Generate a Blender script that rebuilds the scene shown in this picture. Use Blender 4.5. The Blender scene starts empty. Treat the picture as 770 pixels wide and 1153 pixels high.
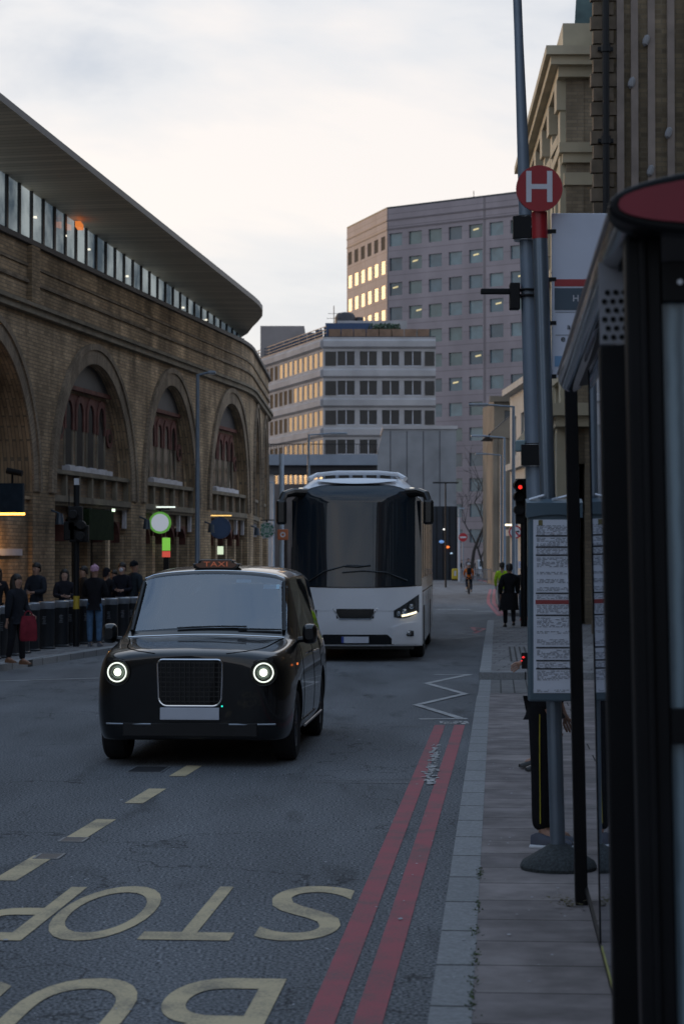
import bpy, bmesh, math, random
from mathutils import Vector, Matrix
from mathutils.bvhtree import BVHTree
R = math.radians
random.seed(7)
S = bpy.context.scene
COL = S.collection

# ------------------------------------------------------------ camera
CAMH = 1.97
F = 2400.0
TILT = math.atan((630 - 576.5) / F)
cam = bpy.data.cameras.new('camera')
cam_o = bpy.data.objects.new('camera', cam)
COL.objects.link(cam_o)
cam_o.location = (0, 0, CAMH)
cam_o.rotation_euler = (R(90) + TILT, 0, 0)
cam.sensor_fit = 'VERTICAL'
cam.sensor_height = 36
cam.lens = F / 1153 * 36
cam.clip_start = 0.1
cam.clip_end = 6000
cam.dof.use_dof = True
cam.dof.focus_distance = 21
cam.dof.aperture_fstop = 5.0
S.camera = cam_o

# ------------------------------------------------------------ world and sun
W = bpy.data.worlds.new('World'); S.world = W; W.use_nodes = True
nt = W.node_tree; N = nt.nodes; L = nt.links
for n in list(N): N.remove(n)
SUN_AZ, SUN_EL = -36.0, 7.0      # degrees from +Y (negative = left), elevation
out = N.new('ShaderNodeOutputWorld'); bg = N.new('ShaderNodeBackground')
bg.inputs['Strength'].default_value = 0.12
sky = N.new('ShaderNodeTexSky'); sky.sky_type = 'NISHITA'; sky.sun_disc = False
sky.sun_elevation = R(SUN_EL); sky.sun_rotation = R(SUN_AZ); sky.air_density = 1.0; sky.dust_density = 1.5
tc = N.new('ShaderNodeTexCoord')
mp = N.new('ShaderNodeMapping'); mp.inputs['Scale'].default_value = (1.0, 1.0, 3.2); mp.inputs['Location'].default_value = (0.35, 0.2, 0.15)
L.new(tc.outputs['Generated'], mp.inputs['Vector'])
nz = N.new('ShaderNodeTexNoise'); nz.inputs['Scale'].default_value = 3.4; nz.inputs['Detail'].default_value = 8; nz.inputs['Roughness'].default_value = 0.54; nz.inputs['Distortion'].default_value = 0.4
L.new(mp.outputs[0], nz.inputs['Vector'])
rc = N.new('ShaderNodeValToRGB')
e = rc.color_ramp.elements
e[0].position = 0.36; e[0].color = (0.49, 0.54, 0.63, 1)
e[1].position = 0.63; e[1].color = (0.86, 0.81, 0.79, 1)
m_ = rc.color_ramp.elements.new(0.5); m_.color = (0.72, 0.725, 0.755, 1)
L.new(nz.outputs['Fac'], rc.inputs['Fac'])
sc_ = N.new('ShaderNodeVectorMath'); sc_.operation = 'SCALE'; sc_.inputs['Scale'].default_value = 7.1
L.new(rc.outputs[0], sc_.inputs[0])
# cloud cover: thick nearly everywhere, the clear-air sky shows a little through it
mx = N.new('ShaderNodeMixRGB'); mx.inputs['Fac'].default_value = 0.90
L.new(sky.outputs[0], mx.inputs[1]); L.new(sc_.outputs[0], mx.inputs[2])
sz_ = N.new('ShaderNodeSeparateXYZ'); L.new(tc.outputs['Generated'], sz_.inputs[0])
zr_ = N.new('ShaderNodeValToRGB'); zr_.color_ramp.elements[0].position = 0.32; zr_.color_ramp.elements[0].color = (1, 1, 1, 1)
zr_.color_ramp.elements[1].position = 0.85; zr_.color_ramp.elements[1].color = (0.60, 0.80, 1.05, 1)
L.new(sz_.outputs['Z'], zr_.inputs['Fac'])
yb_ = N.new('ShaderNodeMapRange'); yb_.inputs['From Min'].default_value = 0.25; yb_.inputs['From Max'].default_value = -0.5; L.new(sz_.outputs['Y'], yb_.inputs['Value'])
east = N.new('ShaderNodeMixRGB'); east.inputs[1].default_value = (1, 1, 1, 1); east.inputs[2].default_value = (0.86, 0.93, 1.02, 1); L.new(yb_.outputs[0], east.inputs['Fac'])
meast = N.new('ShaderNodeMixRGB'); meast.blend_type = 'MULTIPLY'; meast.inputs['Fac'].default_value = 1.0; L.new(mx.outputs[0], meast.inputs[1]); L.new(east.outputs[0], meast.inputs[2]); mx = meast
mzz = N.new('ShaderNodeMixRGB'); mzz.blend_type = 'MULTIPLY'; mzz.inputs['Fac'].default_value = 1.0
L.new(mx.outputs[0], mzz.inputs[1]); L.new(zr_.outputs[0], mzz.inputs[2]); mx = mzz
# warm break in the cloud low down on the sun's side
dt = N.new('ShaderNodeVectorMath'); dt.operation = 'DOT_PRODUCT'
dt.inputs[1].default_value = (math.sin(R(SUN_AZ)) * math.cos(R(SUN_EL)), math.cos(R(SUN_AZ)) * math.cos(R(SUN_EL)), math.sin(R(SUN_EL)))
L.new(tc.outputs['Generated'], dt.inputs[0])
mr = N.new('ShaderNodeMapRange'); mr.inputs['From Min'].default_value = 0.955; mr.inputs['From Max'].default_value = 0.998
mr.interpolation_type = 'SMOOTHSTEP'
L.new(dt.outputs['Value'], mr.inputs['Value'])
warm = N.new('ShaderNodeMixRGB'); warm.inputs[2].default_value = (11.5, 6.6, 2.7, 1)
L.new(mr.outputs[0], warm.inputs['Fac']); L.new(mx.outputs[0], warm.inputs[1])
L.new(warm.outputs[0], bg.inputs['Color']); L.new(bg.outputs[0], out.inputs['Surface'])

sd = bpy.data.lights.new('sun', 'SUN'); sd.energy = 0.5; sd.angle = R(10); sd.color = (1.0, 0.64, 0.34)
so = bpy.data.objects.new('sun', sd); COL.objects.link(so)
so.rotation_euler = (R(90 - SUN_EL), 0, math.pi - R(SUN_AZ))
dvec = Vector((math.sin(R(SUN_AZ)) * math.cos(R(SUN_EL)), math.cos(R(SUN_AZ)) * math.cos(R(SUN_EL)), math.sin(R(SUN_EL))))
so.rotation_euler = dvec.to_track_quat('Z', 'Y').to_euler()
so.location = (-40, 40, 60)

S.view_settings.view_transform = 'Standard'
S.view_settings.look = 'None'
S.view_settings.exposure = 0.47
S.view_settings.gamma = 1
S.render.film_transparent = False
try:
    S.cycles.max_bounces = 8; S.cycles.glossy_bounces = 4; S.cycles.transparent_max_bounces = 12
    S.cycles.use_denoising = True; S.cycles.sample_clamp_indirect = 6
except Exception: pass

# ------------------------------------------------------------ placement helper: photo pixel -> point on a height or at a distance
def G(px, py, z=0.0):
    d = (CAMH - z) * F / (py - 630.0)
    return Vector(((px - 385.0) / F * d, d, z))
def AT(px, py, d):
    return Vector(((px - 385.0) / F * d, d, CAMH + (630.0 - py) / F * d))
def XD(px, d): return (px - 385.0) / F * d
def ZD(py, d): return CAMH + (630.0 - py) / F * d

# ------------------------------------------------------------ materials
MATS = {}
def new_mat(name):
    m = bpy.data.materials.new(name); m.use_nodes = True
    return m, m.node_tree.nodes, m.node_tree.links, m.node_tree.nodes['Principled BSDF']
def pm(name, col, rough=0.6, metal=0.0, var=0.18, scale=6.0, bump=0.0, bscale=40.0, spec=0.5, coat=0.0, ior=None):
    if name in MATS: return MATS[name]
    m, n, l, b = new_mat(name)
    b.inputs['Roughness'].default_value = rough; b.inputs['Metallic'].default_value = metal
    b.inputs['Specular IOR Level'].default_value = spec
    b.inputs['Coat Weight'].default_value = coat; b.inputs['Coat Roughness'].default_value = 0.03
    if ior: b.inputs['IOR'].default_value = ior
    t = n.new('ShaderNodeTexCoord')
    if var > 0:
        z = n.new('ShaderNodeTexNoise'); z.inputs['Scale'].default_value = scale; z.inputs['Detail'].default_value = 5
        l.new(t.outputs['Object'], z.inputs['Vector'])
        r = n.new('ShaderNodeValToRGB')
        r.color_ramp.elements[0].position = 0.3; r.color_ramp.elements[1].position = 0.7
        r.color_ramp.elements[0].color = (*[c * (1 - var) for c in col], 1)
        r.color_ramp.elements[1].color = (*[min(1, c * (1 + var)) for c in col], 1)
        l.new(z.outputs['Fac'], r.inputs['Fac']); l.new(r.outputs[0], b.inputs['Base Color'])
    else:
        b.inputs['Base Color'].default_value = (*col, 1)
    if bump > 0:
        z2 = n.new('ShaderNodeTexNoise'); z2.inputs['Scale'].default_value = bscale; z2.inputs['Detail'].default_value = 4
        l.new(t.outputs['Object'], z2.inputs['Vector'])
        bp = n.new('ShaderNodeBump'); bp.inputs['Strength'].default_value = bump; bp.inputs['Distance'].default_value = 0.02
        l.new(z2.outputs['Fac'], bp.inputs['Height']); l.new(bp.outputs[0], b.inputs['Normal'])
    MATS[name] = m; return m
def em(name, col, st):
    if name in MATS: return MATS[name]
    m, n, l, b = new_mat(name)
    b.inputs['Base Color'].default_value = (*[min(1, c) for c in col], 1)
    b.inputs['Emission Color'].default_value = (*col, 1); b.inputs['Emission Strength'].default_value = st
    MATS[name] = m; return m
def brick(name, c1, c2, mortar, w=0.225, h=0.075, use_uv=False, ms=0.012, var=0.5, grime=2.0, bump=0.4, rot=0.0, offset=0.5, flat=False, rough=0.9):
    """bricks/slabs; vector = (x+y, z) of the object, or the uv layer, or (x, y) when flat"""
    if name in MATS: return MATS[name]
    m, n, l, b = new_mat(name)
    b.inputs['Roughness'].default_value = rough; b.inputs['Specular IOR Level'].default_value = 0.25
    t = n.new('ShaderNodeTexCoord')
    if use_uv: vec = t.outputs['UV']
    elif flat:
        mpp = n.new('ShaderNodeMapping'); mpp.inputs['Rotation'].default_value = (0, 0, rot); mpp.inputs['Location'].default_value = (2.55, 0.13, 0)
        l.new(t.outputs['Object'], mpp.inputs['Vector']); vec = mpp.outputs[0]
    else:
        sx = n.new('ShaderNodeSeparateXYZ'); l.new(t.outputs['Object'], sx.inputs[0])
        ad = n.new('ShaderNodeMath'); l.new(sx.outputs['X'], ad.inputs[0]); l.new(sx.outputs['Y'], ad.inputs[1])
        cb = n.new('ShaderNodeCombineXYZ'); l.new(ad.outputs[0], cb.inputs['X']); l.new(sx.outputs['Z'], cb.inputs['Y']); vec = cb.outputs[0]
    br = n.new('ShaderNodeTexBrick'); br.offset = offset
    br.inputs['Color1'].default_value = (*c1, 1); br.inputs['Color2'].default_value = (*c2, 1); br.inputs['Mortar'].default_value = (*mortar, 1)
    br.inputs['Scale'].default_value = 1.0; br.inputs['Brick Width'].default_value = w; br.inputs['Row Height'].default_value = h
    br.inputs['Mortar Size'].default_value = ms; br.inputs['Bias'].default_value = 0.0
    l.new(vec, br.inputs['Vector'])
    z = n.new('ShaderNodeTexNoise'); z.inputs['Scale'].default_value = grime; z.inputs['Detail'].default_value = 8; z.inputs['Roughness'].default_value = 0.65
    l.new(t.outputs['Object'], z.inputs['Vector'])
    rp = n.new('ShaderNodeMapRange'); rp.inputs['From Min'].default_value = 0.3; rp.inputs['From Max'].default_value = 0.72
    rp.inputs['To Min'].default_value = 1 - var; rp.inputs['To Max'].default_value = 1 + var * 0.7
    l.new(z.outputs['Fac'], rp.inputs['Value'])
    vm = n.new('ShaderNodeVectorMath'); vm.operation = 'SCALE'
    ms_ = n.new('ShaderNodeMapping'); ms_.inputs['Scale'].default_value = (1, 1, 0.12 if not flat else 1); l.new(t.outputs['Object'], ms_.inputs['Vector'])
    z3 = n.new('ShaderNodeTexNoise'); z3.inputs['Scale'].default_value = grime * 2.6; z3.inputs['Detail'].default_value = 5; l.new(ms_.outputs[0], z3.inputs['Vector'])
    r3 = n.new('ShaderNodeMapRange'); r3.inputs['From Min'].default_value = 0.35; r3.inputs['From Max'].default_value = 0.65; r3.inputs['To Min'].default_value = 1 - var * .6; r3.inputs['To Max'].default_value = 1 + var * .35; l.new(z3.outputs['Fac'], r3.inputs['Value'])
    mm2 = n.new('ShaderNodeMath'); mm2.operation = 'MULTIPLY'; l.new(rp.outputs[0], mm2.inputs[0]); l.new(r3.outputs[0], mm2.inputs[1]); rp = mm2
    l.new(br.outputs['Color'], vm.inputs[0]); l.new(rp.outputs[0], vm.inputs['Scale']); l.new(vm.outputs[0], b.inputs['Base Color'])
    bp = n.new('ShaderNodeBump'); bp.inputs['Strength'].default_value = bump; bp.inputs['Distance'].default_value = 0.01
    iv = n.new('ShaderNodeMath'); iv.operation = 'SUBTRACT'; iv.inputs[0].default_value = 1; l.new(br.outputs['Fac'], iv.inputs[1])
    l.new(iv.outputs[0], bp.inputs['Height']); l.new(bp.outputs[0], b.inputs['Normal'])
    MATS[name] = m; return m

def asphalt():
    m, n, l, b = new_mat('asphalt')
    b.inputs['Roughness'].default_value = 0.88; b.inputs['Specular IOR Level'].default_value = 0.22
    t = n.new('ShaderNodeTexCoord')
    a = n.new('ShaderNodeTexNoise'); a.inputs['Scale'].default_value = 55; a.inputs['Detail'].default_value = 4; l.new(t.outputs['Object'], a.inputs['Vector'])
    mp2 = n.new('ShaderNodeMapping'); mp2.inputs['Rotation'].default_value = (0, 0, R(4.3)); mp2.inputs['Scale'].default_value = (1.0, 0.22, 1); l.new(t.outputs['Object'], mp2.inputs['Vector'])
    c = n.new('ShaderNodeTexNoise'); c.inputs['Scale'].default_value = 1.1; c.inputs['Detail'].default_value = 6; l.new(mp2.outputs[0], c.inputs['Vector'])
    v = n.new('ShaderNodeTexVoronoi'); v.inputs['Scale'].default_value = 42; l.new(t.outputs['Object'], v.inputs['Vector'])
    r1 = n.new('ShaderNodeValToRGB'); r1.color_ramp.elements[0].position = 0.38; r1.color_ramp.elements[1].position = 0.68
    r1.color_ramp.elements[0].color = (0.034, 0.038, 0.044, 1); r1.color_ramp.elements[1].color = (0.245, 0.252, 0.262, 1)
    l.new(a.outputs['Fac'], r1.inputs['Fac'])
    r2 = n.new('ShaderNodeMapRange'); r2.inputs['From Min'].default_value = 0.3; r2.inputs['From Max'].default_value = 0.7; r2.inputs['To Min'].default_value = 0.86; r2.inputs['To Max'].default_value = 1.38
    l.new(c.outputs['Fac'], r2.inputs['Value'])
    sc = n.new('ShaderNodeVectorMath'); sc.operation = 'SCALE'; l.new(r1.outputs[0], sc.inputs[0]); l.new(r2.outputs[0], sc.inputs['Scale'])
    # pale stone chips in the surface
    r3 = n.new('ShaderNodeMapRange'); r3.inputs['From Min'].default_value = 0.10; r3.inputs['From Max'].default_value = 0.04; l.new(v.outputs['Distance'], r3.inputs['Value'])
    v2 = n.new('ShaderNodeTexWhiteNoise'); l.new(v.outputs['Position'], v2.inputs['Vector'])
    g = n.new('ShaderNodeMath'); g.operation = 'GREATER_THAN'; g.inputs[1].default_value = 0.86; l.new(v2.outputs['Value'], g.inputs[0])
    mu = n.new('ShaderNodeMath'); mu.operation = 'MULTIPLY'; l.new(r3.outputs[0], mu.inputs[0]); l.new(g.outputs[0], mu.inputs[1])
    mix = n.new('ShaderNodeMixRGB'); mix.inputs[2].default_value = (0.34, 0.34, 0.34, 1); l.new(mu.outputs[0], mix.inputs['Fac']); l.new(sc.outputs[0], mix.inputs[1])
    # fine wandering cracks and a few darker oil marks
    dn = n.new('ShaderNodeTexNoise'); dn.inputs['Scale'].default_value = 1.6; dn.inputs['Detail'].default_value = 6; l.new(t.outputs['Object'], dn.inputs['Vector'])
    dsc = n.new('ShaderNodeVectorMath'); dsc.operation = 'SCALE'; dsc.inputs['Scale'].default_value = 1.3; l.new(dn.outputs['Color'], dsc.inputs[0])
    dad = n.new('ShaderNodeVectorMath'); l.new(t.outputs['Object'], dad.inputs[0]); l.new(dsc.outputs[0], dad.inputs[1])
    vc = n.new('ShaderNodeTexVoronoi'); vc.feature = 'DISTANCE_TO_EDGE'; vc.inputs['Scale'].default_value = 0.30; l.new(dad.outputs[0], vc.inputs['Vector'])
    cr = n.new('ShaderNodeMapRange'); cr.inputs['From Min'].default_value = 0.0015; cr.inputs['From Max'].default_value = 0.005; cr.inputs['To Min'].default_value = 0.45; cr.inputs['To Max'].default_value = 1.0; l.new(vc.outputs['Distance'], cr.inputs['Value'])
    on = n.new('ShaderNodeTexNoise'); on.inputs['Scale'].default_value = 2.3; on.inputs['Detail'].default_value = 3; l.new(mp2.outputs[0], on.inputs['Vector'])
    oc = n.new('ShaderNodeMapRange'); oc.inputs['From Min'].default_value = 0.60; oc.inputs['From Max'].default_value = 0.72; oc.inputs['To Min'].default_value = 1.0; oc.inputs['To Max'].default_value = 0.62; l.new(on.outputs['Fac'], oc.inputs['Value'])
    cm_ = n.new('ShaderNodeMath'); cm_.operation = 'MULTIPLY'; l.new(cr.outputs[0], cm_.inputs[0]); l.new(oc.outputs[0], cm_.inputs[1])
    fin = n.new('ShaderNodeVectorMath'); fin.operation = 'SCALE'; l.new(mix.outputs[0], fin.inputs[0]); l.new(cm_.outputs[0], fin.inputs['Scale'])
    l.new(fin.outputs[0], b.inputs['Base Color'])
    bp = n.new('ShaderNodeBump'); bp.inputs['Strength'].default_value = 0.35; bp.inputs['Distance'].default_value = 0.008; l.new(a.outputs['Fac'], bp.inputs['Height']); l.new(bp.outputs[0], b.inputs['Normal'])
    MATS['asphalt'] = m; return m
def paint(name, col, wear=0.42):
    """road paint worn through to the asphalt in patches"""
    m, n, l, b = new_mat(name); b.inputs['Roughness'].default_value = 0.75
    t = n.new('ShaderNodeTexCoord')
    a = n.new('ShaderNodeTexNoise'); a.inputs['Scale'].default_value = 60; a.inputs['Detail'].default_value = 6; a.inputs['Roughness'].default_value = 0.7; l.new(t.outputs['Object'], a.inputs['Vector'])
    c = n.new('ShaderNodeTexNoise'); c.inputs['Scale'].default_value = 3; c.inputs['Detail'].default_value = 5; l.new(t.outputs['Object'], c.inputs['Vector'])
    ad = n.new('ShaderNodeMath'); l.new(a.outputs['Fac'], ad.inputs[0]); l.new(c.outputs['Fac'], ad.inputs[1])
    r = n.new('ShaderNodeValToRGB'); r.color_ramp.elements[0].position = wear - 0.07; r.color_ramp.elements[1].position = wear + 0.10
    dv = n.new('ShaderNodeMath'); dv.operation = 'MULTIPLY'; dv.inputs[1].default_value = 0.5; l.new(ad.outputs[0], dv.inputs[0]); l.new(dv.outputs[0], r.inputs['Fac'])
    r.color_ramp.elements[0].color = (*[0.07 + c_ * 0.25 for c_ in col], 1); r.color_ramp.elements[1].color = (*col, 1)
    l.new(r.outputs[0], b.inputs['Base Color']); MATS[name] = m; return m
def glassy(name, tint, opac=0.6, ior=1.5, rough=0.02):
    """window glass: fresnel reflection over a mix of tint and clear"""
    if name in MATS: return MATS[name]
    m, n, l, b = new_mat(name); n.remove(b); o = n['Material Output']
    gl = n.new('ShaderNodeBsdfGlossy'); gl.inputs['Roughness'].default_value = rough; gl.inputs['Color'].default_value = (0.92, 0.95, 1, 1)
    tr = n.new('ShaderNodeBsdfTransparent'); tr.inputs['Color'].default_value = (0.75, 0.8, 0.82, 1)
    df = n.new('ShaderNodeBsdfDiffuse'); df.inputs['Color'].default_value = (*tint, 1)
    fr = n.new('ShaderNodeFresnel'); fr.inputs['IOR'].default_value = ior
    m1 = n.new('ShaderNodeMixShader'); m1.inputs[0].default_value = opac; l.new(tr.outputs[0], m1.inputs[1]); l.new(df.outputs[0], m1.inputs[2])
    m2 = n.new('ShaderNodeMixShader'); l.new(fr.outputs[0], m2.inputs[0]); l.new(m1.outputs[0], m2.inputs[1]); l.new(gl.outputs[0], m2.inputs[2])
    l.new(m2.outputs[0], o.inputs['Surface']); MATS[name] = m; return m

M_ASPH = asphalt()
M_YEL = paint('worn_yellow_paint', (0.56, 0.45, 0.27), 0.44)
M_RED = paint('worn_red_paint', (0.36, 0.075, 0.095), 0.44)
M_WHT = paint('worn_white_paint', (0.46, 0.46, 0.46), 0.45)
M_FAINT = paint('faint_white_paint', (0.20, 0.20, 0.21), 0.5)
ROADROT = -math.atan(0.0727)
M_SLAB = brick('paving_slabs', (0.27, 0.238, 0.232), (0.20, 0.178, 0.178), (0.04, 0.038, 0.035), w=5.3, h=0.62, flat=True, rot=math.atan(0.0727), ms=0.008, var=0.38, grime=1.6, bump=0.5, offset=0.35)
M_SLAB2 = brick('small_paving', (0.22, 0.215, 0.215), (0.18, 0.175, 0.18), (0.05, 0.05, 0.05), w=0.6, h=0.45, flat=True, rot=math.atan(0.1726), ms=0.012, var=0.3, grime=1.1)
M_TACT = brick('tactile_paving', (0.19, 0.185, 0.185), (0.16, 0.16, 0.16), (0.05, 0.05, 0.05), w=0.10, h=6, flat=True, rot=math.atan(0.0727), ms=0.018, var=0.3, offset=0.0, bump=1.0)
M_SETT = brick('lowered_paving', (0.20, 0.195, 0.19), (0.17, 0.165, 0.165), (0.07, 0.07, 0.07), w=0.2, h=3, flat=True, rot=math.atan(0.0727), ms=0.012, var=0.25, offset=0.0)
M_KERB = brick('granite_kerb', (0.30, 0.305, 0.31), (0.26, 0.265, 0.27), (0.05, 0.05, 0.05), w=3, h=0.9, flat=True, rot=math.atan(0.0727), ms=0.014, var=0.25, grime=30, bump=0.3, offset=0)
M_KERBF = pm('kerb_face', (0.10, 0.10, 0.10), 0.9, var=0.3, scale=20)
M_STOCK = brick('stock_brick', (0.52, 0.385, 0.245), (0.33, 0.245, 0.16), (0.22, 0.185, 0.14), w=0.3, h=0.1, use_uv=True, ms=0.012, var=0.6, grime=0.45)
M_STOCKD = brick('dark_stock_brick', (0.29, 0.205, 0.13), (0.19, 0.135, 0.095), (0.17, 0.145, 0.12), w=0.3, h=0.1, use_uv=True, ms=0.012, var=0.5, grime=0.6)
M_RING = brick('ring_brick', (0.31, 0.25, 0.185), (0.25, 0.20, 0.15), (0.19, 0.16, 0.125), w=0.5, h=0.12, use_uv=True, ms=0.014, var=0.4, grime=0.8)
M_REDBR = pm('red_brick_trim', (0.13, 0.053, 0.043), 0.9, var=0.35, scale=3)
M_STONE = pm('weathered_stone', (0.19, 0.165, 0.125), 0.9, var=0.3, scale=2)
M_PALE = pm('painted_stone', (0.56, 0.56, 0.60), 0.8, var=0.15, scale=4)
M_SLATE = pm('tympanum_panel', (0.035, 0.035, 0.042), 0.6, var=0.15, scale=2)
M_DARKGL = pm('dark_window', (0.012, 0.014, 0.018), 0.08, var=0.0, spec=0.6)
M_BLK = pm('black_metal', (0.008, 0.009, 0.011), 0.5, var=0.1, spec=.25)
M_BLKP = pm('black_plastic', (0.009, 0.009, 0.010), 0.6, var=0.1, spec=.25)
M_GALV = pm('galvanised_steel', (0.24, 0.28, 0.33), 0.5, metal=0.25, var=0.12, scale=5)
M_POLE = pm('blue_grey_pole', (0.17, 0.215, 0.27), 0.42, metal=0.2, var=0.1, scale=3)
M_CHR = pm('chrome', (0.75, 0.77, 0.8), 0.12, metal=1.0, var=0)
M_SILV = pm('silver_paint', (0.42, 0.45, 0.5), 0.35, metal=0.5, var=0.06)

# ------------------------------------------------------------ mesh builder
class MB:
    def __init__(s): s.v = []; s.f = []; s.m = []; s.uv = []
    def add(s, pts, faces, mi=0, uvs=None):
        b = len(s.v); s.v += [Vector(p) for p in pts]
        for k, f in enumerate(faces):
            s.f.append([b + i for i in f]); s.m.append(mi); s.uv.append(uvs[k] if uvs else None)
        return s
    def quad(s, a, b, c, d, mi=0, uv=None): return s.add([a, b, c, d], [(0, 1, 2, 3)], mi, [uv] if uv else None)
    def poly(s, pts, mi=0): return s.add(pts, [tuple(range(len(pts)))], mi)
    def box(s, x0, x1, y0, y1, z0, z1, mi=0, M=None):
        p = [Vector(q) for q in ((x0, y0, z0), (x1, y0, z0), (x1, y1, z0), (x0, y1, z0), (x0, y0, z1), (x1, y0, z1), (x1, y1, z1), (x0, y1, z1))]
        if M is not None: p = [M @ q for q in p]
        return s.add(p, [(0, 3, 2, 1), (4, 5, 6, 7), (0, 1, 5, 4), (1, 2, 6, 5), (2, 3, 7, 6), (3, 0, 4, 7)], mi)
    def cyl(s, p0, p1, r0, r1=None, n=16, mi=0, caps=True):
        r1 = r0 if r1 is None else r1
        p0, p1 = Vector(p0), Vector(p1); d = (p1 - p0).normalized()
        a = d.orthogonal().normalized(); b = d.cross(a)
        ps = []
        for p, r in ((p0, r0), (p1, r1)):
            for i in range(n):
                t = 2 * math.pi * i / n; ps.append(p + a * (r * math.cos(t)) + b * (r * math.sin(t)))
        fs = [(i, (i + 1) % n, n + (i + 1) % n, n + i) for i in range(n)]
        if caps: fs += [tuple(range(n - 1, -1, -1)), tuple(range(n, 2 * n))]
        return s.add(ps, fs, mi)
    def tube(s, path, r, n=8, mi=0, closed=False, rads=None):
        path = [Vector(p) for p in path]; K = len(path); ps = []
        up = None
        for k, p in enumerate(path):
            if closed: t = (path[(k + 1) % K] - path[k - 1]).normalized()
            else: t = (path[min(k + 1, K - 1)] - path[max(k - 1, 0)]).normalized()
            if up is None: up = t.orthogonal().normalized()
            a = (up - t * up.dot(t)).normalized(); up = a; b = t.cross(a)
            rr = rads[k] if rads else r
            for i in range(n):
                w = 2 * math.pi * i / n; ps.append(p + a * (rr * math.cos(w)) + b * (rr * math.sin(w)))
        fs = []
        for k in range(K if closed else K - 1):
            k2 = (k + 1) % K
            for i in range(n): fs.append((k * n + i, k * n + (i + 1) % n, k2 * n + (i + 1) % n, k2 * n + i))
        if not closed: fs += [tuple(range(n - 1, -1, -1)), tuple((K - 1) * n + i for i in range(n))]
        return s.add(ps, fs, mi)
    def lathe(s, prof, c=(0, 0, 0), n=24, mi=0, M=None, cap=True):
        """prof: list of (r, z) about the z axis"""
        c = Vector(c); ps = []
        for r, z in prof:
            for i in range(n):
                w = 2 * math.pi * i / n; q = Vector((r * math.cos(w), r * math.sin(w), z))
                ps.append((M @ q if M is not None else q) + c)
        fs = [(k * n + i, k * n + (i + 1) % n, (k + 1) * n + (i + 1) % n, (k + 1) * n + i) for k in range(len(prof) - 1) for i in range(n)]
        if cap and prof[0][0] > 1e-6: fs.append(tuple(range(n - 1, -1, -1)))
        if cap and prof[-1][0] > 1e-6: fs.append(tuple((len(prof) - 1) * n + i for i in range(n)))
        return s.add(ps, fs, mi)
    def prism(s, pts, vec, mi=0):
        """planar outline extruded by vec"""
        n = len(pts); vec = Vector(vec); P = [Vector(p) for p in pts]
        fs = [tuple(range(n - 1, -1, -1)), tuple(range(n, 2 * n))] + [(i, (i + 1) % n, n + (i + 1) % n, n + i) for i in range(n)]
        return s.add(P + [p + vec for p in P], fs, mi)
    def grid(s, rows, mi=0, closed=False):
        nr, nc = len(rows), len(rows[0]); ps = [p for r in rows for p in r]
        fs = []
        for i in range(nr - 1):
            for j in range(nc if closed else nc - 1):
                j2 = (j + 1) % nc; fs.append((i * nc + j, i * nc + j2, (i + 1) * nc + j2, (i + 1) * nc + j))
        return s.add(ps, fs, mi)
    def build(s, name, mats, parent=None, smooth=False, bevel=0.0, off=None, fixn=True, angle=35, sub=0, local=True):
        me = bpy.data.meshes.new(name)
        vs = s.v
        o = bpy.data.objects.new(name, me); COL.objects.link(o)
        if parent is not None: o.parent = parent
        if off is not None:
            off = Vector(off); vs = [v - off for v in vs]
            if parent is None: o.location = off
        me.from_pydata([tuple(v) for v in vs], [], s.f)
        if not isinstance(mats, (list, tuple)): mats = [mats]
        for m in mats: me.materials.append(m)
        me.polygons.foreach_set('material_index', s.m)
        if any(u for u in s.uv):
            ul = me.uv_layers.new(name='UVMap')
            for p, u in zip(me.polygons, s.uv):
                if u:
                    for li, c in zip(p.loop_indices, u): ul.data[li].uv = c
        if fixn:
            bm = bmesh.new(); bm.from_mesh(me); bmesh.ops.recalc_face_normals(bm, faces=bm.faces); bm.to_mesh(me); bm.free()
        if smooth:
            me.shade_smooth()
            try: me.set_sharp_from_angle(angle=R(angle))
            except Exception: pass
        if bevel > 0:
            b = o.modifiers.new('bevel', 'BEVEL'); b.width = bevel; b.segments = 2; b.limit_method = 'ANGLE'; b.angle_limit = R(40)
        if sub: 
            q = o.modifiers.new('sub', 'SUBSURF'); q.levels = sub; q.render_levels = sub
        return o

def tag(o, label=None, cat=None, group=None, kind=None):
    if label: o['label'] = label
    if cat: o['category'] = cat
    if group: o['group'] = group
    if kind: o['kind'] = kind
    return o
def empty(name, loc=(0, 0, 0), rz=0.0):
    o = bpy.data.objects.new(name, None); COL.objects.link(o); o.location = loc; o.rotation_euler = (0, 0, rz)
    o.empty_display_size = 0.2
    return o
def copy_tree(o, parent=None, loc=None, rz=None):
    c = o.copy(); COL.objects.link(c)
    if parent is not None: c.parent = parent
    if loc is not None: c.location = loc
    if rz is not None: c.rotation_euler = (0, 0, rz)
    for ch in [x for x in list(bpy.data.objects) if x.parent == o]: copy_tree(ch, c)
    return c
def structure(o): o['kind'] = 'structure'; return o
def bake(o):
    """apply an object's modifiers into its mesh"""
    dg = bpy.context.evaluated_depsgraph_get(); dg.update()
    me = bpy.data.meshes.new_from_object(o.evaluated_get(dg)); o.modifiers.clear(); o.data = me; return o
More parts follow.
